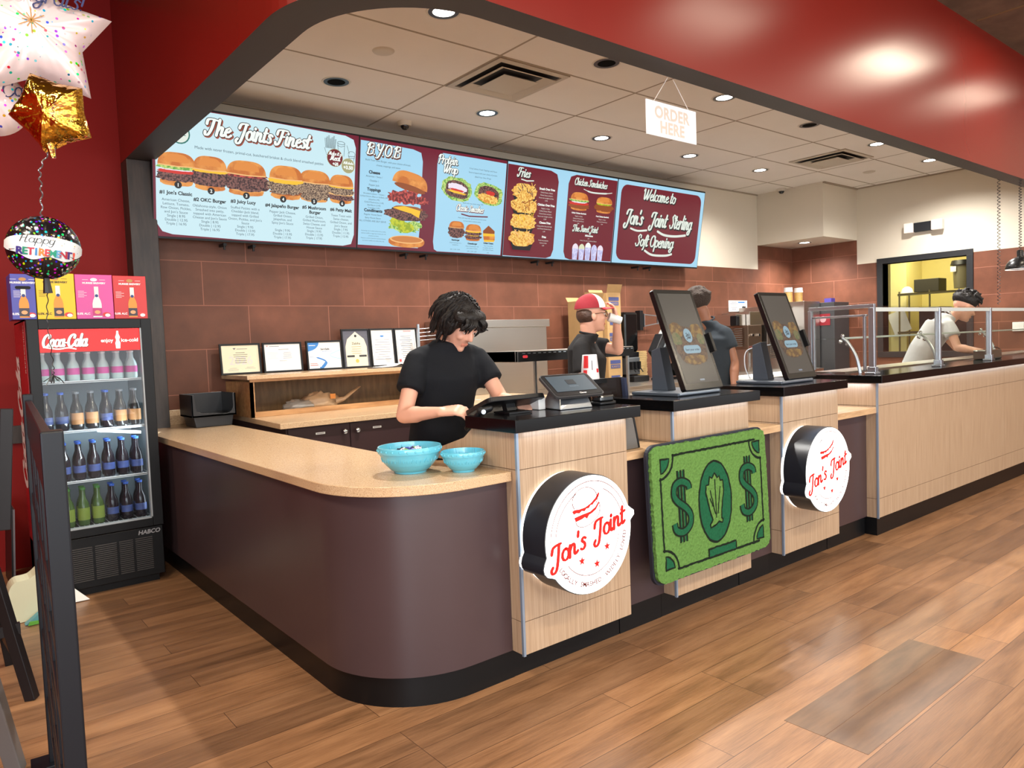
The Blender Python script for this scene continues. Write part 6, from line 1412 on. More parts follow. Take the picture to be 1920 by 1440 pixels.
MB(STV).box((5.45, 5.02, .885), (9.48, 5.97, .925)).build('top', t, bevel=.003); MB(ST).box((5.47, 5.06, .74), (9.46, 5.96, .884)).build('apron', t); MB(ST).box((5.5, 5.10, .06), (9.46, 5.96, .739)).build('cabinet_body', t)
b = MB(PAPER); b.box((5.60, 5.055, .80), (5.83, 5.0585, .855)); q = b.build('label_strip', t)
def kbox(x0, x1, y0, y1, z0, z1, label, flap=0):
    t = thing('cardboard_box', label, 'box', ((x0 + x1) / 2, (y0 + y1) / 2, z0), 0, 'cardboard boxes on the steel counter')
    bx = MB(CARD).box((x0, y0, z0), (x1, y1, z1)).build('carton', t, bevel=.002); PRN = mat('carton_blue_print', rgb(60, 70, 120), .6)
    b = MB(PRN); b.box((x0 + .03, y0 - .002, z1 - .085), (x1 - .03, y0 - .0005, z1 - .045)).box((x0 + .035, y0 - .002, z1 - .135), (x1 - .035, y0 - .0005, z1 - .095)); b.text('BURRITO', .03, (x0 + x1) / 2, z1 - .127, 0, CARD, frame((0, y0 - .0025, 0), (1, 0, 0), (0, 0, 1), (0, -1, 0))); b.box((x0 + .04, y0 - .002, z0 + .04), (x1 - .04, y0 - .0005, z0 + .09)); b.build('print', bx)
    if flap: MB(CARD).add([(x0, y0, z1), (x1, y0, z1), (x1 - .02, y0 - .05, z1 + flap), (x0 - .03, y0 - .05, z1 + flap)], [(0, 1, 2, 3)]).add([(x0, y1, z1), (x1, y1, z1), (x1, y1 + .03, z1 + flap * .6), (x0, y1 + .03, z1 + flap * .6)], [(0, 1, 2, 3)]).build('open_flap', t)
kbox(5.86, 6.08, 5.55, 5.80, .926, 1.23, 'tall cardboard box standing on the steel counter, lower of the stack'); kbox(5.86, 6.08, 5.55, 5.80, 1.2305, 1.53, 'cardboard box in the middle of the stack behind the cap wearer')
kbox(5.86, 6.08, 5.55, 5.80, 1.5305, 1.92, 'cardboard box with open flap on top of the stack', .09); kbox(5.56, 5.84, 5.60, 5.85, .926, 1.30, 'lower left cardboard box behind the person in the cap'); kbox(5.56, 5.84, 5.60, 5.85, 1.3005, 1.84, 'upper left cardboard box behind the red and white cap', .08)
t = thing('sauce_dispenser', 'tall black drink dispenser with three taps on the steel counter', 'dispenser', (6.36, 5.7, .926))
MB(mat('gloss_black_plastic', rgb(12, 12, 13), .12)).box((6.25, 5.66, 1.26), (6.49, 5.94, 1.72)).build('hopper', t, bevel=.03); MB(BLACK).box((6.25, 5.66, 1.20), (6.49, 5.94, 1.258)).build('collar', t, bevel=.005)
MB(mat('grey_tap_panel', rgb(104, 108, 112), .35, .4)).box((6.26, 5.64, 1.0), (6.48, 5.92, 1.199)).build('tap_panel', t, bevel=.01); MB(BLACK).box((6.24, 5.52, .926), (6.50, 5.93, .99)).build('drip_tray', t, bevel=.01)
for k in range(3): MB(BLACK).box((6.295 + k * .062, 5.60, 1.06), (6.325 + k * .062, 5.639, 1.15)).bar((6.31 + k * .062, 5.60, 1.08), (6.335 + k * .062, 5.58, 1.03), .012, .012).build('tap', t)
r = random.Random(5); KT = mat('kraft_tray_paper', rgb(206, 174, 118), .7, var=.15, scale=30)
q = MB(KT).box((-.085, -.085, 0), (.085, .085, .002)).prism([(-.085, 0), (-.09, .0105), (-.088, .0105), (-.083, .002)], -.085, .085, None, frame((0, 0, 0), (1, 0, 0), (0, 0, 1), (0, -1, 0))).prism([(.085, 0), (.09, .0105), (.088, .0105), (.083, .002)], -.085, .085, None, frame((0, 0, 0), (1, 0, 0), (0, 0, 1), (0, -1, 0))).box((-.085, -.088, 0), (.085, -.085, .0095)).build('paper_tray')
for k in range(26):
    o = q if k == 0 else q.copy()
    if k: COL.objects.link(o)
    tag(o, 'kraft paper tray in the tall stack beside the black dispenser', 'tray', 'stacked kraft paper trays'); o.location = (6.59 + r.uniform(-.006, .006), 5.79, .9265 + k * .0131)
t = thing('wall_arm_mount', 'black and silver folding arm bracket fixed to the tiled wall', 'wall bracket', (6.85, 5.93, 1.63))
MB(BLACK).box((6.80, 5.90, 1.51), (6.86, 5.975, 1.75)).build('plate', t, bevel=.004)
b = MB(ALU); b.box((6.865, 5.89, 1.55), (6.88, 5.93, 1.71)).bar((6.88, 5.90, 1.70), (7.10, 5.88, 1.68), .012, .012).bar((6.88, 5.90, 1.56), (7.10, 5.88, 1.59), .012, .012).bar((7.10, 5.88, 1.58), (7.10, 5.88, 1.69), .02, .02).bar((7.10, 5.88, 1.655), (7.30, 5.86, 1.65), .01, .01).bar((7.10, 5.88, 1.615), (7.30, 5.86, 1.62), .01, .01); b.build('arm', t); MB(BLACK).box((7.30, 5.84, 1.60), (7.33, 5.90, 1.68)).build('end_cap', t)
t = thing('cup_dispenser', 'black angled cup and lid dispensers on the steel counter by the arm bracket', 'cup dispenser', (6.75, 5.55, .926))
for (x, y, z), L_ in (((6.50, 5.45, 1.22), .28), ((6.62, 5.42, 1.13), .26), ((6.80, 5.40, 1.0), .26), ((6.92, 5.42, .97), .26)):
    q = MB(BLACK).bar((x, y, z), (x + L_ * .62, y + .03, z + L_ * .72), .11, .12).build('cup_tube', t, bevel=.01); MB(ALU).bar((x + .075, y - .062, z + .03), (x + .075 + L_ * .40, y - .045, z + .03 + L_ * .46), .022, .006).build('silver_strip', q)
    MB(mat('clear_lids', rgb(190, 190, 186), .25, alpha=.8)).cyl((x + L_ * .62, y + .03, z + L_ * .72), (x + L_ * .80, y + .035, z + L_ * .92), .045, .045, 14).build('lid_sleeve', q)
MB(BLACK).box((6.62, 5.44, .926), (6.98, 5.60, .95)).cyl((6.80, 5.52, .95), (6.80, 5.52, 1.12), .02).build('stand', t)
t = thing('milkshake_machine', 'bronze-fronted mixing machine with knobs on the steel counter', 'kitchen machine', (8.6, 5.6, .926))
BZ = brushed('bronze_steel', (150, 132, 116), .35, (1, 1, 60))
MB(BZ).box((8.42, 5.48, 1.22), (8.74, 5.92, 1.53)).build('front_panel', t, bevel=.004); MB(STV).box((8.50, 5.50, 1.531), (8.83, 5.93, 1.71)).box((8.28, 5.56, 1.531), (8.49, 5.9, 1.68)).build('upper_box', t, bevel=.004); MB(STV).box((8.44, 5.50, .9255), (8.72, 5.90, 1.219)).build('lower_body', t, bevel=.004)
for x in (8.49, 8.64): MB(CHROME).cyl((x, 5.478, 1.40), (x, 5.45, 1.40), .018).build('knob', t, True)
MB(mat('dark_red_strip', rgb(90, 50, 44), .5)).box((8.43, 5.474, 1.232), (8.73, 5.479, 1.262)).build('badge_strip', t); MB(CHROME).bar((8.53, 5.47, .98), (8.53, 5.47, 1.17), .014, .014).build('lever', t)
b = MB(mat('machine_louvre', rgb(96, 92, 86), .4, .6))
for k in range(9): b.box((8.22, 5.55, 1.26 + .028 * k), (8.40, 5.60, 1.272 + .028 * k))
b.build('louvres', t); MB(BLACK).box((8.20, 5.50, 1.531), (8.275, 5.60, 1.66)).build('black_grinder', t, bevel=.01)
t = thing('steel_ice_machine', 'grey steel louvred machine behind the second ordering kiosk', 'kitchen machine', (9.1, 5.6, .926))
MB(STV).box((8.90, 5.50, .926), (9.46, 5.93, 1.78)).build('body', t, bevel=.005); b = MB(mat('machine_louvre', rgb(96, 92, 86), .4, .6))
for k in range(16): b.box((8.97, 5.49, 1.08 + .027 * k), (9.40, 5.499, 1.094 + .027 * k))
b.build('louvres', t)
for x, lb in ((9.53, 'left of two white-lidded jars on top of the far machine'), (9.80, 'right of two white-lidded jars on top of the far machine')):
    q = thing('lidded_jar', lb, 'jar', (x, 5.55, 1.84), 0, 'jars on the far machine'); MB(mat('amber_jar', rgb(206, 166, 96), .3, var=.3, scale=50)).cyl((x, 5.55, 1.842), (x, 5.55, 1.98), .055, .055, 18).build('jar_body', q, True); MB(WHITE).cyl((x, 5.55, 1.981), (x, 5.55, 2.045), .060, .054, 18).build('lid', q, True)
boxthing('tall_steel_cabinet', 'tall steel upright unit in the corner behind the glass guard', 'steel cabinet', [('body', (9.50, 5.30, .06), (9.92, 5.90, 1.84), STV, .005), ('side_body', (9.94, 5.10, .06), (10.36, 5.60, 1.82), mat('dark_grey_steel', rgb(80, 80, 82), .35, .6), .005), ('foot', (9.55, 5.35, 0), (10.3, 5.55, .059), BLACK, 0)], (9.9, 5.4, 0))
t = thing('round_poster', 'small dark red card with a round badge on the corner cabinet', 'poster', (9.937, 5.3, 1.6))
MB(mat('poster_red', rgb(150, 40, 50), .5)).box((9.930, 5.16, 1.50), (9.9365, 5.34, 1.66)).build('card', t); MB(mat('poster_pink', rgb(220, 170, 176), .5)).disc(0, 0, .045, 0, None, frame((9.929, 5.26, 1.585), (0, -1, 0), (0, 0, 1))).build('badge', t)
tag(MB(mat('purple_carton', rgb(70, 60, 140), .5)).box((10.05, 5.2, 1.821), (10.16, 5.3, 1.88)).build('small_carton'), 'small purple carton on top of the corner cabinet', 'carton')
boxthing('food_tray_lid', 'long white lid over the low prep unit behind the kiosks', 'lid', [('lid', (7.2, 4.72, .90), (8.45, 5.0, .935), WHITE, .004), ('base', (7.2, 4.72, .1), (8.45, 5.0, .899), mat('dark_grey_steel', rgb(80, 80, 82), .35, .6), .004), ('foot', (7.25, 4.75, 0), (8.40, 4.98, .099), BLACK, 0)], (7.8, 4.86, 0))
t = thing('wall_notice', 'white notice sheet with a black sketch on the tiles right of the kiosk', 'notice', (8.95, 5.975, 1.81)); MB(PAPER).box((8.73, 5.973, 1.735), (9.17, 5.979, 1.89)).build('sheet', t)
b = MB(INK); M = frame((8.73, 5.9722, 1.735), (1, 0, 0), (0, 0, 1), (0, -1, 0)); blobby(b, .36, .055, .09, .05, 0, INK, M, j=.3, sd=3); scr(b, M, .12, .13, .18, 5, .024, GK, .005, 8); b.rect(.22, .12, .38, .14, 0, BLU, M); b.build('print', t)
tag(MB(BLACK).box((8.02, 5.972, 1.985), (8.11, 5.979, 1.995)).build('wall_clip'), 'tiny black clip on the tiled wall right of the curly head', 'clip')
t = thing('emergency_light', 'black and white twin emergency light on the cream side wall', 'emergency light', (10.34, 4.1, 2.74))
MB(mat('navy_black_plastic', rgb(26, 28, 32), .4)).box((10.345, 3.96, 2.68), (10.398, 4.24, 2.80)).build('housing', t, bevel=.004)
for y0, y1 in ((3.86, 3.99), (4.215, 4.33)): MB(mat('lamp_lens_cream', rgb(226, 214, 204), .35, emit=.15)).box((10.315, y0, 2.675), (10.396, y1, 2.805)).build('lamp_head', t, bevel=.008)
tag(MB(WHITE).box((10.385, 2.98, 1.33), (10.398, 3.10, 1.44)).build('thermostat', bevel=.003), 'white square switch plate on the side wall behind the glass', 'switch')
# kitchen seen through the opening
WIRE = mat('chrome_wire_dark', rgb(120, 112, 80), .4, .5)
t = thing('wire_shelf_unit', 'chrome wire shelf with tubs behind the kitchen opening', 'shelf', (12.3, 4.9, 0))
for z in (1.35, 1.95): 
    b = MB(WIRE)
    for k in range(14): b.box((12.2 + k * .028, 4.2, z), (12.206 + k * .028, 5.22, z + .006))
    b.box((12.2, 4.2, z - .02), (12.21, 5.22, z + .015)).build('wire_deck', t)
for x, y in ((12.22, 4.22), (12.58, 4.22), (12.22, 5.2), (12.58, 5.2), (12.22, 4.75)): MB(WIRE).cyl((x, y, 0), (x, y, 2.0), .013).build('shelf_post', t)
boxthing('dark_storage_tub', 'dark rectangular tub on the upper wire shelf in the kitchen', 'tub', [('tub', (12.22, 4.62, 1.972), (12.52, 4.98, 2.17), mat('olive_black_tub', rgb(58, 54, 40), .5), .005)], (12.4, 4.8, 1.957))
t = thing('white_hard_bowl', 'white domed bowl upside down on the upper wire shelf', 'bowl', (12.3, 5.12, 1.957)); MB(WHITE).lathe([(.13, 0), (.12, .03), (.09, .10), (.04, .135), (0, .14)], 20, None, T(12.36, 5.14, 1.975) @ Matrix.Scale(.75, 4)).build('dome', t, True)
t = thing('vacuum_machine', 'grey canister machine hung high behind the kitchen opening', 'machine', (12.5, 4.4, 2.2)); MB(mat('grey_canister', rgb(110, 104, 80), .4)).cyl((12.5, 4.36, 2.0), (12.5, 4.36, 2.35), .14, .16, 20).build('canister', t, True); MB(BLACK).cyl((12.5, 4.36, 2.351), (12.5, 4.36, 2.42), .19, .17, 20).tube(spline([(12.4, 4.3, 2.40), (12.3, 4.15, 2.3), (12.35, 4.1, 2.0)]), .015, 8).build('motor_lid', t, True); MB(BLACK).cyl((12.5, 4.12, 1.96), (12.5, 4.12, 2.5), .02).build('pole', t); MB(WHITE).box((12.34, 4.42, 2.25), (12.348, 4.5, 2.33)).build('tag', t)
t = thing('spray_bottle', 'white spray bottle hanging in the kitchen behind the bent worker', 'bottle', (12.1, 4.18, 1.6)); MB(WHITE).lathe([(.05, 0), (.055, .12), (.03, .17), (.015, .19), (.015, .21)], 14, None, T(12.12, 4.16, 1.58)).build('bottle_body', t, True); MB(mat('pink_trigger', rgb(226, 190, 180), .4)).box((12.07, 4.13, 1.79), (12.17, 4.19, 1.86)).build('trigger', t)
t = thing('green_bottle', 'small green bottle beside the spray bottle', 'bottle', (12.1, 4.3, 1.6)); MB(mat('green_plastic', rgb(40, 96, 50), .3)).lathe([(.028, 0), (.028, .14), (.01, .19), (.01, .24)], 12, None, T(12.12, 4.30, 1.58)).build('bottle_body', t, True)
t = thing('black_equipment', 'wide black machine behind the counter below the kitchen opening', 'machine', (11.3, 4.1, 1.2)); MB(BLACK).prism([(3.55, 0), (4.42, 0), (4.42, 1.70), (4.15, 1.70), (4.0, 1.62), (3.8, 1.60), (3.55, 1.66)], 11.0, 11.4, None, frame((0, 0, 0), (0, 1, 0), (0, 0, 1), (1, 0, 0))).build('body', t, bevel=.01)
tag(MB(PAPER).box((0, 0, 0), (.003, .28, .36), None, T(12.55, 5.15, 1.40) @ RX(-.35)).build('pinned_sheet'), 'tilted paper sheet with lists pinned up in the kitchen', 'paper')
t = thing('food_pan', 'black-handled grey food pan on the right counter before the bent worker', 'food pan', (7.3, 2.65, 1.105)); MB(mat('smoked_pan', rgb(70, 72, 68), .2)).box((7.50, 2.40, 1.104), (7.77, 2.55, 1.19)).build('pan', t, bevel=.01)
MB(BLACK).tube(spline([(7.775, 2.42, 1.12), (7.80, 2.43, 1.19), (7.76, 2.46, 1.21)]), .006, 8).build('handle', t)
t = thing('steel_food_well', 'stainless steel food well set in the right counter behind the glass', 'food well', (7.0, 2.7, 1.104)); MB(STV).box((5.25, 2.62, 1.1035), (9.9, 2.86, 1.112)).build('rim', t)
# ------------------------------------------------------------------ people
def remesh(o, vox, smooth=4, fac=.6):
    m = o.modifiers.new('skin_over', 'REMESH'); m.mode = 'VOXEL'; m.voxel_size = vox; m.use_smooth_shade = True
    s_ = o.modifiers.new('relax', 'SMOOTH'); s_.iterations = smooth; s_.factor = fac
    return o
def V(*a): return Vector(a)
def head_parts(t, c, look, up, skin, hairm, body, hair='short', brow=True, scale=1.0, cap=None):
    """adds head shapes to the body mesh (one continuous skin) and face details as parts"""
    f = Vector(look).normalized(); u = Vector(up); u = (u - f * u.dot(f)).normalized(); r_ = f.cross(u)
    s = scale
    M = Matrix(((r_.x * s, f.x * s, u.x * s, c[0]), (r_.y * s, f.y * s, u.y * s, c[1]), (r_.z * s, f.z * s, u.z * s, c[2]), (0, 0, 0, 1)))
    b = body
    b.ell((0, -.015, .035), (.074, .093, .085), None, M, 24, 16)
    b.ell((0, .022, -.025), (.062, .070, .085), None, M, 20, 14)
    b.ell((0, .030, -.075), (.048, .052, .042), None, M, 18, 12)
    b.ell((0, .066, -.094), (.023, .022, .020), None, M, 12, 8)
    P = lambda x, y, z: M @ Vector((x, y, z))
    b.limb(P(0, .088, .015), P(0, .107, -.022), .008 * s, .012 * s, None, 10)
    b.limb(P(-.009, .095, -.028), P(.009, .095, -.028), .009 * s, .009 * s, None, 8)
    b.limb(P(-.034, .080, .022), P(.034, .080, .022), .011 * s, .011 * s, None, 8)
    for sx in (-1, 1):
        b.ell((sx * .036, .068, -.025), (.020, .018, .018), None, M, 10, 8)
        b.ell((sx * .076, -.006, -.012), (.010, .020, .031), None, M, 10, 8)
        e = MB(mat('eye_white', rgb(224, 218, 212), .3)); e.ell((sx * .031, .080, .006), (.0125, .009, .0075), None, M, 12, 8); e.ell((sx * .031, .0875, .005), (.006, .003, .006), mat('iris_brown', rgb(50, 32, 24), .2), M, 10, 6); e.build('eye', t, True)
        l = MB(skin).ell((sx * .031, .0825, .0115), (.0145, .0085, .0058), None, M, 12, 6); l.build('eyelid', t, True)
        if brow: MB(hairm).limb(P(sx * .014, .093, .026), P(sx * .046, .082, .029), .0042 * s, .003 * s, None, 8).build('eyebrow', t, True)
    lp = MB(mat('lip_' + skin.name, [x * y for x, y in zip(skin_col(skin), (.80, .58, .56))] + [1], .45)); lp.limb(P(-.018, .0850, -.061), P(.018, .0850, -.061), .0040 * s, .0040 * s, None, 8).limb(P(-.014, .0835, -.068), P(.014, .0835, -.068), .0046 * s, .0046 * s, None, 8); lp.build('lips', t, True)
    return M
def skin_col(m): return SKC[m.name]
SKC = {'fair_skin': list(rgb(214, 160, 136))[:3], 'brown_skin': list(rgb(142, 94, 70))[:3]}
def hand(b, w, d, palm_n, L=.085, curl=.5, grip=None, thumb=1, s=1.0):
    """palm + 5 fingers; w wrist, d pointing direction, palm_n the way the palm faces"""
    d = Vector(d).normalized(); n = Vector(palm_n); n = (n - d * n.dot(d)).normalized(); sd = d.cross(n)
    w = Vector(w); k = w + d * L * s
    for q in (-.026, -.009, .009, .026): b.limb(w + sd * q * .75 * s, k + sd * q * s, .0145 * s, .0125 * s, None, 10)
    tips = []
    for i, (q, ln) in enumerate(((-.030, .062), (-.010, .074), (.010, .070), (.029, .054))):
        p = k + sd * q * s; dd = d.copy(); ln *= s
        for j, fr in enumerate((.45, .32, .27)):
            a = curl * (1.0 if j else .7); ax = dd.cross(n); dd = (dd * cos(a) + n * sin(a)).normalized(); n2 = (n * cos(a) - dd * 0).normalized()
            p2 = p + dd * ln * fr * 1.15; b.limb(p, p2, (.0088 - .0008 * j) * s, (.0082 - .0008 * j) * s, None, 8); p = p2
            n_ = (n - dd * n.dot(dd)); n = n_.normalized() if n_.length > .2 else n
        n = Vector(palm_n); n = (n - d * n.dot(d)).normalized()
        tips.append(p)
    p = w + d * .020 * s + sd * -.028 * s * thumb; q = p + (d * .6 - sd * .55 * thumb + n * .45).normalized() * .038 * s; r2 = q + (d * .85 - sd * .1 * thumb + n * .5).normalized() * .034 * s
    b.limb(w + sd * -.010 * thumb * s, p, .015 * s, .0125 * s, None, 10).limb(p, q, .012 * s, .0098 * s, None, 10).limb(q, r2, .0098 * s, .0078 * s, None, 10)
    return tips
def person(name, label, J, skin, shirt_m, trousers_m, hair_m, look, up, headc, sc=1.0, sleeve=.62, hands=None, vox=.0075):
    """J: joints neck, chest, waist, hip, shoulders sR sL, elbows eR eL, wrists wR wL, knees, ankles"""
    t = thing(name, label, 'person', (J['hip'][0], J['hip'][1], 0))
    b = MB(skin)
    nk = Vector(J['neck']); hc = Vector(headc)
    f = Vector(look).normalized()
    M = head_parts(t, hc, look, up, skin, hair_m, b, scale=sc)
    b.limb(nk + V(0, 0, -.05), hc + (M.to_3x3() @ V(0, -.035, -.055)), .050, .054, None, 16)
    for s_ in 'RL':
        S_, E, Wr = (Vector(J[k + s_]) for k in ('s', 'e', 'w'))
        a = S_.lerp(E, .25); b.limb(a, E, .045, .038, None, 14); b.limb(E, E.lerp(Wr, .35), .039, .040, None, 14); b.limb(E.lerp(Wr, .35), Wr, .040, .026, None, 14, k=.9)
        if hands and s_ in hands:
            h = hands[s_]; hand(b, Wr, h[0], h[1], curl=h[2], thumb=h[3])
    # neck and upper chest under the shirt keep the skin one piece
    b.limb(Vector(J['sR']).lerp(nk, .15) + V(0, 0, -.03), Vector(J['sL']).lerp(nk, .15) + V(0, 0, -.03), .045, .045, None, 12)
    for s_ in 'RL': b.limb(Vector(J['s' + s_]).lerp(nk, .15) + V(0, 0, -.03), Vector(J['s' + s_]).lerp(Vector(J['e' + s_]), .3), .045, .045, None, 12)
    o = b.build('body', t, True, mods=True); remesh(o, vox, 3, .5)
    # T-shirt
    b = MB(shirt_m); sh = (Vector(J['sL']) - Vector(J['sR'])).normalized(); ch = Vector(J['chest']); wa = Vector(J['waist']); hp = Vector(J['hip']); up_ = (ch - wa).normalized(); fw = up_.cross(sh) * -1
    fw = sh.cross(up_) * 1.0
    wd = (Vector(J['sL']) - Vector(J['sR'])).length / 2
    top = (Vector(J['sL']) + Vector(J['sR'])) / 2
    b.loft([(hp + V(0, 0, -.10), sh * wd * .98, fw * .135), (hp, sh * wd * .98, fw * .135), (wa, sh * wd * .96, fw * .128), (ch + (wa - ch) * .35, sh * wd * 1.0, fw * .135), (ch, sh * wd * 1.08, fw * .138), (top + up_ * -.03, sh * wd * 1.12, fw * .115), (top + up_ * .018, sh * wd * .92, fw * .085), (nk + up_ * .004, sh * .086, fw * .076)], None, 26)
    b.limb(Vector(J['sR']) + V(0, 0, -.016), Vector(J['sL']) + V(0, 0, -.016), .060, .060, None, 14)
    for s_ in 'RL':
        S_, E = Vector(J['s' + s_]), Vector(J['e' + s_])
        e2 = S_.lerp(E, sleeve); n = 16; d = (e2 - S_).normalized()
        b.limb(S_.lerp(top, .08) + V(0, 0, -.012), S_.lerp(e2, .5), .058, .066, None, 16); b.limb(S_.lerp(top, .15) + V(0, 0, -.05), S_.lerp(ch, .35) + V(0, 0, -.08), .062, .06, None, 16); b.limb(nk + V(0, 0, -.03), S_.lerp(top, .1) + V(0, 0, .0), .050, .050, None, 14); b.loft([(S_.lerp(e2, q), d.orthogonal().normalized() * r2, d.cross(d.orthogonal().normalized()) * r2) for q, r2 in ((.0, .056), (.5, .067), (.85, .069), (1.0, .069))], None, n)
    r = random.Random(len(label))
    for k in range(9):      # soft folds across the waist and from the armpits
        a = r.uniform(-.8, .8); z0 = wa + (ch - wa) * r.uniform(-.5, .7)
        p0 = z0 + sh * wd * a * .9 - fw * 0; p0 = z0 + sh * wd * .85 * a + fw * .118 * math.sqrt(1 - a * a * .7); p1 = z0 + V(0, 0, r.uniform(-.07, .05)) + sh * wd * .85 * (a + .45 * (1 if a < 0 else -1)) + fw * .122
        b.limb(p0, p1, .010, .004, None, 8)
    o = b.build('t_shirt', t, True, mods=True); remesh(o, .010, 6, .55)
    nb = MB(shirt_m); ax = (hc - nk).normalized(); a1 = sh; a2 = ax.cross(sh).normalized()
    nb.tube([nk + V(0, 0, .008) + a1 * .064 * cos(i * pi / 10) + a2 * .060 * sin(i * pi / 10) for i in range(21)], .008, 8); nb.build('collar', t, True)
    # trousers and shoes
    b = MB(trousers_m)
    b.loft([(hp + V(0, 0, .02), sh * wd * .84, fw * .11), (hp + V(0, 0, -.08), sh * wd * .92, fw * .125), (hp + V(0, 0, -.16), sh * wd * .86, fw * .11)], None, 20)
    for sx in (-1, 1):
        h0 = hp + sh * sx * .085 + V(0, 0, -.06); kn = h0 + fw * -.02 + V(0, 0, -(hp.z - .06) * .45); an = kn + V(0, 0, -(kn.z - .09)) + fw * .02
        b.limb(h0, kn, .088, .064, None, 16); b.limb(kn, an, .064, .050, None, 16)
        MB(MATTE).limb(an + V(0, 0, -.055), an + V(0, 0, -.06) - fw * .15 * -1, .030, .029, None, 12, flat=(0, 0, 1)).build('shoe', t, True)
    o = b.build('trousers', t, True, mods=True); remesh(o, .016, 4, .5)
    return t, M
TEE1 = mat('black_cotton', rgb(18, 20, 25), .85, var=.12, scale=11, spec=.2, bump=.5); TEE2 = mat('charcoal_cotton', rgb(34, 33, 34), .85, var=.12, scale=11, spec=.2, bump=.5); TEE3 = mat('slate_cotton', rgb(44, 50, 56), .85, var=.12, scale=11, spec=.2, bump=.5); TEE4 = mat('pale_grey_cotton', rgb(176, 176, 178), .85, var=.08, scale=11, spec=.2, bump=.4)
JEAN = mat('black_denim', rgb(24, 26, 34), .8, var=.2, scale=50)
HBLK = mat('black_hair', rgb(24, 20, 19), .55, var=.4, scale=60, bump=.6, spec=.35); HBRN = mat('brown_hair', rgb(70, 46, 34), .5, var=.3, scale=80, bump=.5); HAFR = mat('dark_brown_coily_hair', rgb(50, 38, 30), .85, var=.5, scale=90, bump=1.0)
def lock(b, M, P, r0, n=6):
    q = [M @ Vector(p) for p in spline(P, 4)]; k = len(q)
    b.tube(q, [r0 * (math.sin(pi * (.12 + .86 * i / (k - 1))) ** .6) for i in range(k)], n)
# 1: in front, black T-shirt, thick black hair, looking down at the till
J = dict(neck=(2.085, 3.065, 1.432), chest=(2.075, 3.085, 1.27), waist=(2.06, 3.12, 1.06), hip=(2.06, 3.15, .93), sR=(1.912, 3.09, 1.362), sL=(2.258, 3.09, 1.362), eR=(1.775, 3.015, 1.088), eL=(2.305, 2.93, 1.12), wR=(1.84, 2.79, 1.112), wL=(2.19, 2.68, 1.132))
t, M = person('person', 'person with thick black hair and black T-shirt looking down at the till', J, SKIN, TEE1, JEAN, HBLK, (.16, -.80, -.58), (.05, -.3, 1), (2.105, 3.005, 1.515), 1.03, .60,
              {'R': ((.38, -.88, .10), (.45, .2, -.85), .60, -1), 'L': ((-.35, -.9, -.05), (0, 0, -1), .3, 1)})
b = MB(HBLK)
b.ell((0, -.030, .050), (.098, .108, .092), None, M, 24, 16); b.ell((0, -.075, -.015), (.086, .062, .082), None, M, 20, 14)
for sx in (-1, 1): b.ell((sx * .072, -.015, .005), (.032, .066, .068), None, M, 16, 12); b.ell((sx * .060, .045, .070), (.040, .040, .032), None, M, 14, 10)
b.ell((0, .060, .082), (.060, .036, .028), None, M, 16, 10)
o = b.build('hair', t, True, mods=True); remesh(o, .008, 3, .5)
b = MB(HBLK); r = random.Random(8)
for k in range(230):
    a = r.uniform(-pi, pi); el = r.uniform(.15, 1.45); R1 = .104
    p0 = (R1 * .98 * cos(a) * cos(el), -.030 + .112 * sin(a) * cos(el), .050 + .098 * sin(el))
    side = 1 if p0[0] > 0 else -1
    drop = r.uniform(.06, .13); fwd = p0[1] > .04
    p1 = (p0[0] * 1.10 + side * .012, p0[1] * 1.10 + (.012 if fwd else -.004), p0[2] - drop * .45); p2 = (p0[0] * 1.08 + side * .008 + r.uniform(-.01, .01), p0[1] * 1.10 + r.uniform(-.01, .012), p0[2] - drop)
    if fwd and abs(p0[0]) < .055: p2 = (p2[0] + side * .02, .112, max(p2[2], .035))
    lock(b, M, [p0, p1, p2], r.uniform(.004, .008))
for k in range(34):      # fringe parted and swept to the side
    x0 = r.uniform(-.05, .06); y0 = .085 + r.uniform(-.01, .012); sx = 1 if x0 > -.01 else -1
    lock(b, M, [(x0, y0 - .03, .088), (x0 + .016 * sx, y0 + .014, .070), (x0 + .030 * sx, y0 + .012, .044), (x0 + .034 * sx + r.uniform(-.008, .008), y0 + r.uniform(-.006, .006), .020 + r.uniform(-.01, .014))], r.uniform(.004, .007))
for k in range(44):      # longer hair over the ears and nape
    a = r.uniform(pi * .78, pi * 2.22); x0, y0 = .088 * cos(a), -.030 + .100 * sin(a)
    lock(b, M, [(x0, y0, .02), (x0 * 1.08, y0 * 1.05, -.03), (x0 * 1.02 + r.uniform(-.01, .01), y0 * 1.02, -.075 - r.uniform(0, .03))], r.uniform(.006, .009))
b.build('hair_locks', t, True)
# 2: cap and glasses, drinking from a white cup
J = dict(neck=(3.665, 3.655, 1.452), chest=(3.68, 3.69, 1.29), waist=(3.69, 3.72, 1.08), hip=(3.69, 3.73, .95), sR=(3.535, 3.60, 1.375), sL=(3.80, 3.82, 1.385), eR=(3.47, 3.52, 1.09), eL=(3.905, 3.60, 1.335), wR=(3.55, 3.30, 1.00), wL=(3.835, 3.545, 1.535))
lk = V(.86, -.50, .02)
t, M = person('person', 'person in a red and white cap and glasses drinking from a white cup', J, SKIN, TEE2, JEAN, HBRN, lk, (0, 0, 1), (3.675, 3.625, 1.585), 1.0, .66,
              {'R': ((.3, -.9, -.1), (0, 0, -1), .4, 1), 'L': ((-.10, .10, 1), (-.8, .5, .0), .45, 1)})
b = MB(HBRN); b.ell((0, -.040, .006), (.080, .074, .070), None, M, 18, 12); remesh(b.build('hair', t, True, mods=True), .008, 2, .5)
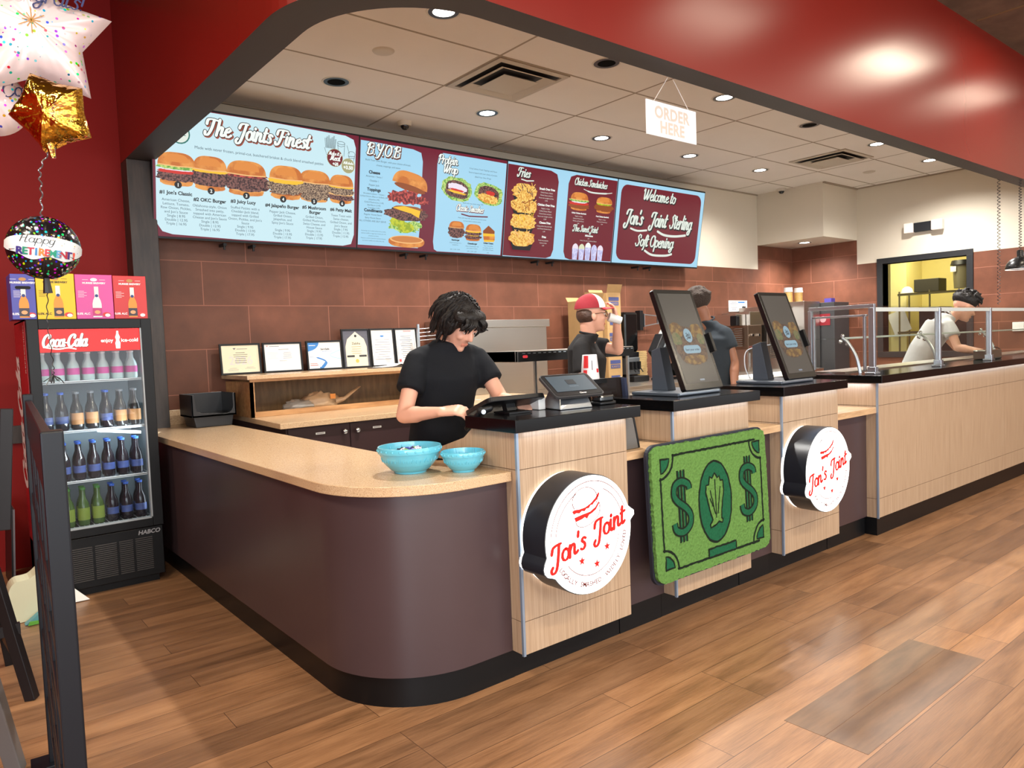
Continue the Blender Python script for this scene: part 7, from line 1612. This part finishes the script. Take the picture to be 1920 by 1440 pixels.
CR = mat('cap_red_mesh', rgb(140, 26, 40), .8, var=.15, scale=120); CRB = mat('cap_brim_red', rgb(196, 24, 44), .6); CW = mat('cap_white_foam', rgb(232, 228, 226), .7)
def capdome(b, a0, a1, m, n=12, k=8, R=(.091, .110, .104)):
    vs = []; fs = []
    for i in range(n + 1):
        a = a0 + (a1 - a0) * i / n
        for j in range(k + 1): e = pi / 2 * j / k; vs.append((R[0] * cos(e) * sin(a), -.012 + R[1] * cos(e) * cos(a), .048 + R[2] * sin(e)))
    for i in range(n):
        for j in range(k): fs.append((i * (k + 1) + j, i * (k + 1) + j + 1, (i + 1) * (k + 1) + j + 1, (i + 1) * (k + 1) + j))
    b.add(vs, fs, m, M)
cp = MB(CR); capdome(cp, radians(66), radians(294), CR, 24); cb = cp.build('cap', t, True, angle=60)
fp = MB(CW); capdome(fp, radians(-66), radians(66), CW, 14); fp.build('front_panel', cb, True, angle=60)
br = MB(CRB); vs = []; fs = []
for i in range(13):
    a = radians(-52 + 104 * i / 12)
    for j in range(5):
        q = j / 4; x = (.088 + .004 * q) * sin(a); y = -.012 + .104 * cos(a) + q * .070 * max(0, cos(a * 1.5)); vs.append((x, y, .052 - .012 * (x / .09) ** 2 - q * .012))
for i in range(12):
    for j in range(4): fs.append((i * 5 + j, i * 5 + j + 1, (i + 1) * 5 + j + 1, (i + 1) * 5 + j))
br.add(vs, fs, None, M); o = br.build('brim', cb, True); o.modifiers.new('thick', 'SOLIDIFY').thickness = .004
b = MB(BLACK)
for sx in (-1, 1):
    b.tube([M @ Vector((sx * .034 + .024 * cos(a), .094, .004 + .019 * sin(a))) for a in [2 * pi * i / 14 for i in range(15)]], .0025, 6, None, False); b.tube([M @ Vector(p) for p in ((sx * .058, .092, .010), (sx * .079, .05, .012), (sx * .080, -.01, .006))], .0022, 6)
b.build('glasses', t, True)
t = thing('paper_cup', 'small white paper cup held to the mouth by the cap wearer', 'cup', (3.80, 3.55, 1.56))
MB(WHITE).cyl((3.775, 3.560, 1.570), (3.850, 3.516, 1.540), .032, .027, 18).build('cup_body', t, True)
# 3: slate T-shirt, short coily hair, seen from behind between the kiosks
J = dict(neck=(5.320, 3.860, 1.540), chest=(5.355, 3.800, 1.390), waist=(5.345, 3.780, 1.130), hip=(5.325, 3.780, 0.960), sR=(5.425, 4.015, 1.455), sL=(5.325, 3.685, 1.445), eR=(5.485, 4.360, 1.240), eL=(5.345, 3.615, 1.180), wR=(5.585, 4.620, 1.120), wL=(5.255, 3.560, 0.970))
t, M = person('person', 'person in a slate T-shirt with short coily hair, half hidden by a kiosk', J, SKIN2, TEE3, JEAN, HAFR, (-.15, .95, -.30), (0, 0, 1), (5.270, 3.93, 1.675), 1.05, .55,
              {'R': ((.3, .8, -.4), (0, 0, -1), .5, 1), 'L': ((-.05, 0, -1), (-1, .2, 0), .35, -1)})
b = MB(HAFR); b.ell((0, -.025, .055), (.105, .115, .095), None, M, 22, 14)
r = random.Random(2)
for k in range(70):
    a = r.uniform(0, 2 * pi); el = r.uniform(-.1, 1.5); b.ell((.100 * cos(a) * cos(el), -.025 + .110 * sin(a) * cos(el), .055 + .090 * sin(el)), (.018, .018, .018), None, M, 8, 6)
remesh(b.build('hair', t, True, mods=True), .009, 1, .4)
# 4: pale grey T-shirt, curly dark hair, bent over the right counter
J = dict(neck=(8.25, 3.02, 1.52), chest=(8.20, 3.09, 1.43), waist=(8.14, 3.24, 1.18), hip=(8.14, 3.32, .98), sR=(8.10, 2.98, 1.45), sL=(8.38, 3.20, 1.44), eR=(8.02, 2.86, 1.20), eL=(8.36, 3.00, 1.20), wR=(8.06, 2.66, 1.15), wL=(8.26, 2.72, 1.155))
t, M = person('person', 'person in a pale grey T-shirt with curly hair bent over the glass counter', J, SKIN, TEE4, JEAN, HBLK, (.66, -.60, -.45), (.2, -.1, 1), (8.30, 2.90, 1.600), 1.10, .55,
              {'R': ((.3, -.8, -.3), (0, 0, -1), .6, 1), 'L': ((-.1, -.8, -.3), (0, 0, -1), .6, 1)})
b = MB(HBLK); b.ell((0, -.020, .070), (.095, .115, .070), None, M, 20, 12); r = random.Random(6)
for k in range(110):
    a = r.uniform(0, 2 * pi); el = r.uniform(.0, 1.5); c_ = (.092 * cos(a) * cos(el), .0 + .118 * sin(a) * cos(el), .075 + .078 * sin(el)); q = r.uniform(.014, .020)
    b.tube([M @ Vector((c_[0] + q * cos(u_ * 1.6 + k), c_[1] + q * sin(u_ * 1.6 + k), c_[2] + .010 * u_ - .01)) for u_ in range(5)], .0065, 6)
remesh(b.build('hair', t, True, mods=True), .008, 1, .3)
MB(mat('earring_steel', rgb(220, 220, 220), .2, 1)).ell((.088, -.006, -.038), (.004, .004, .004), None, M, 8, 6).build('earring', t)
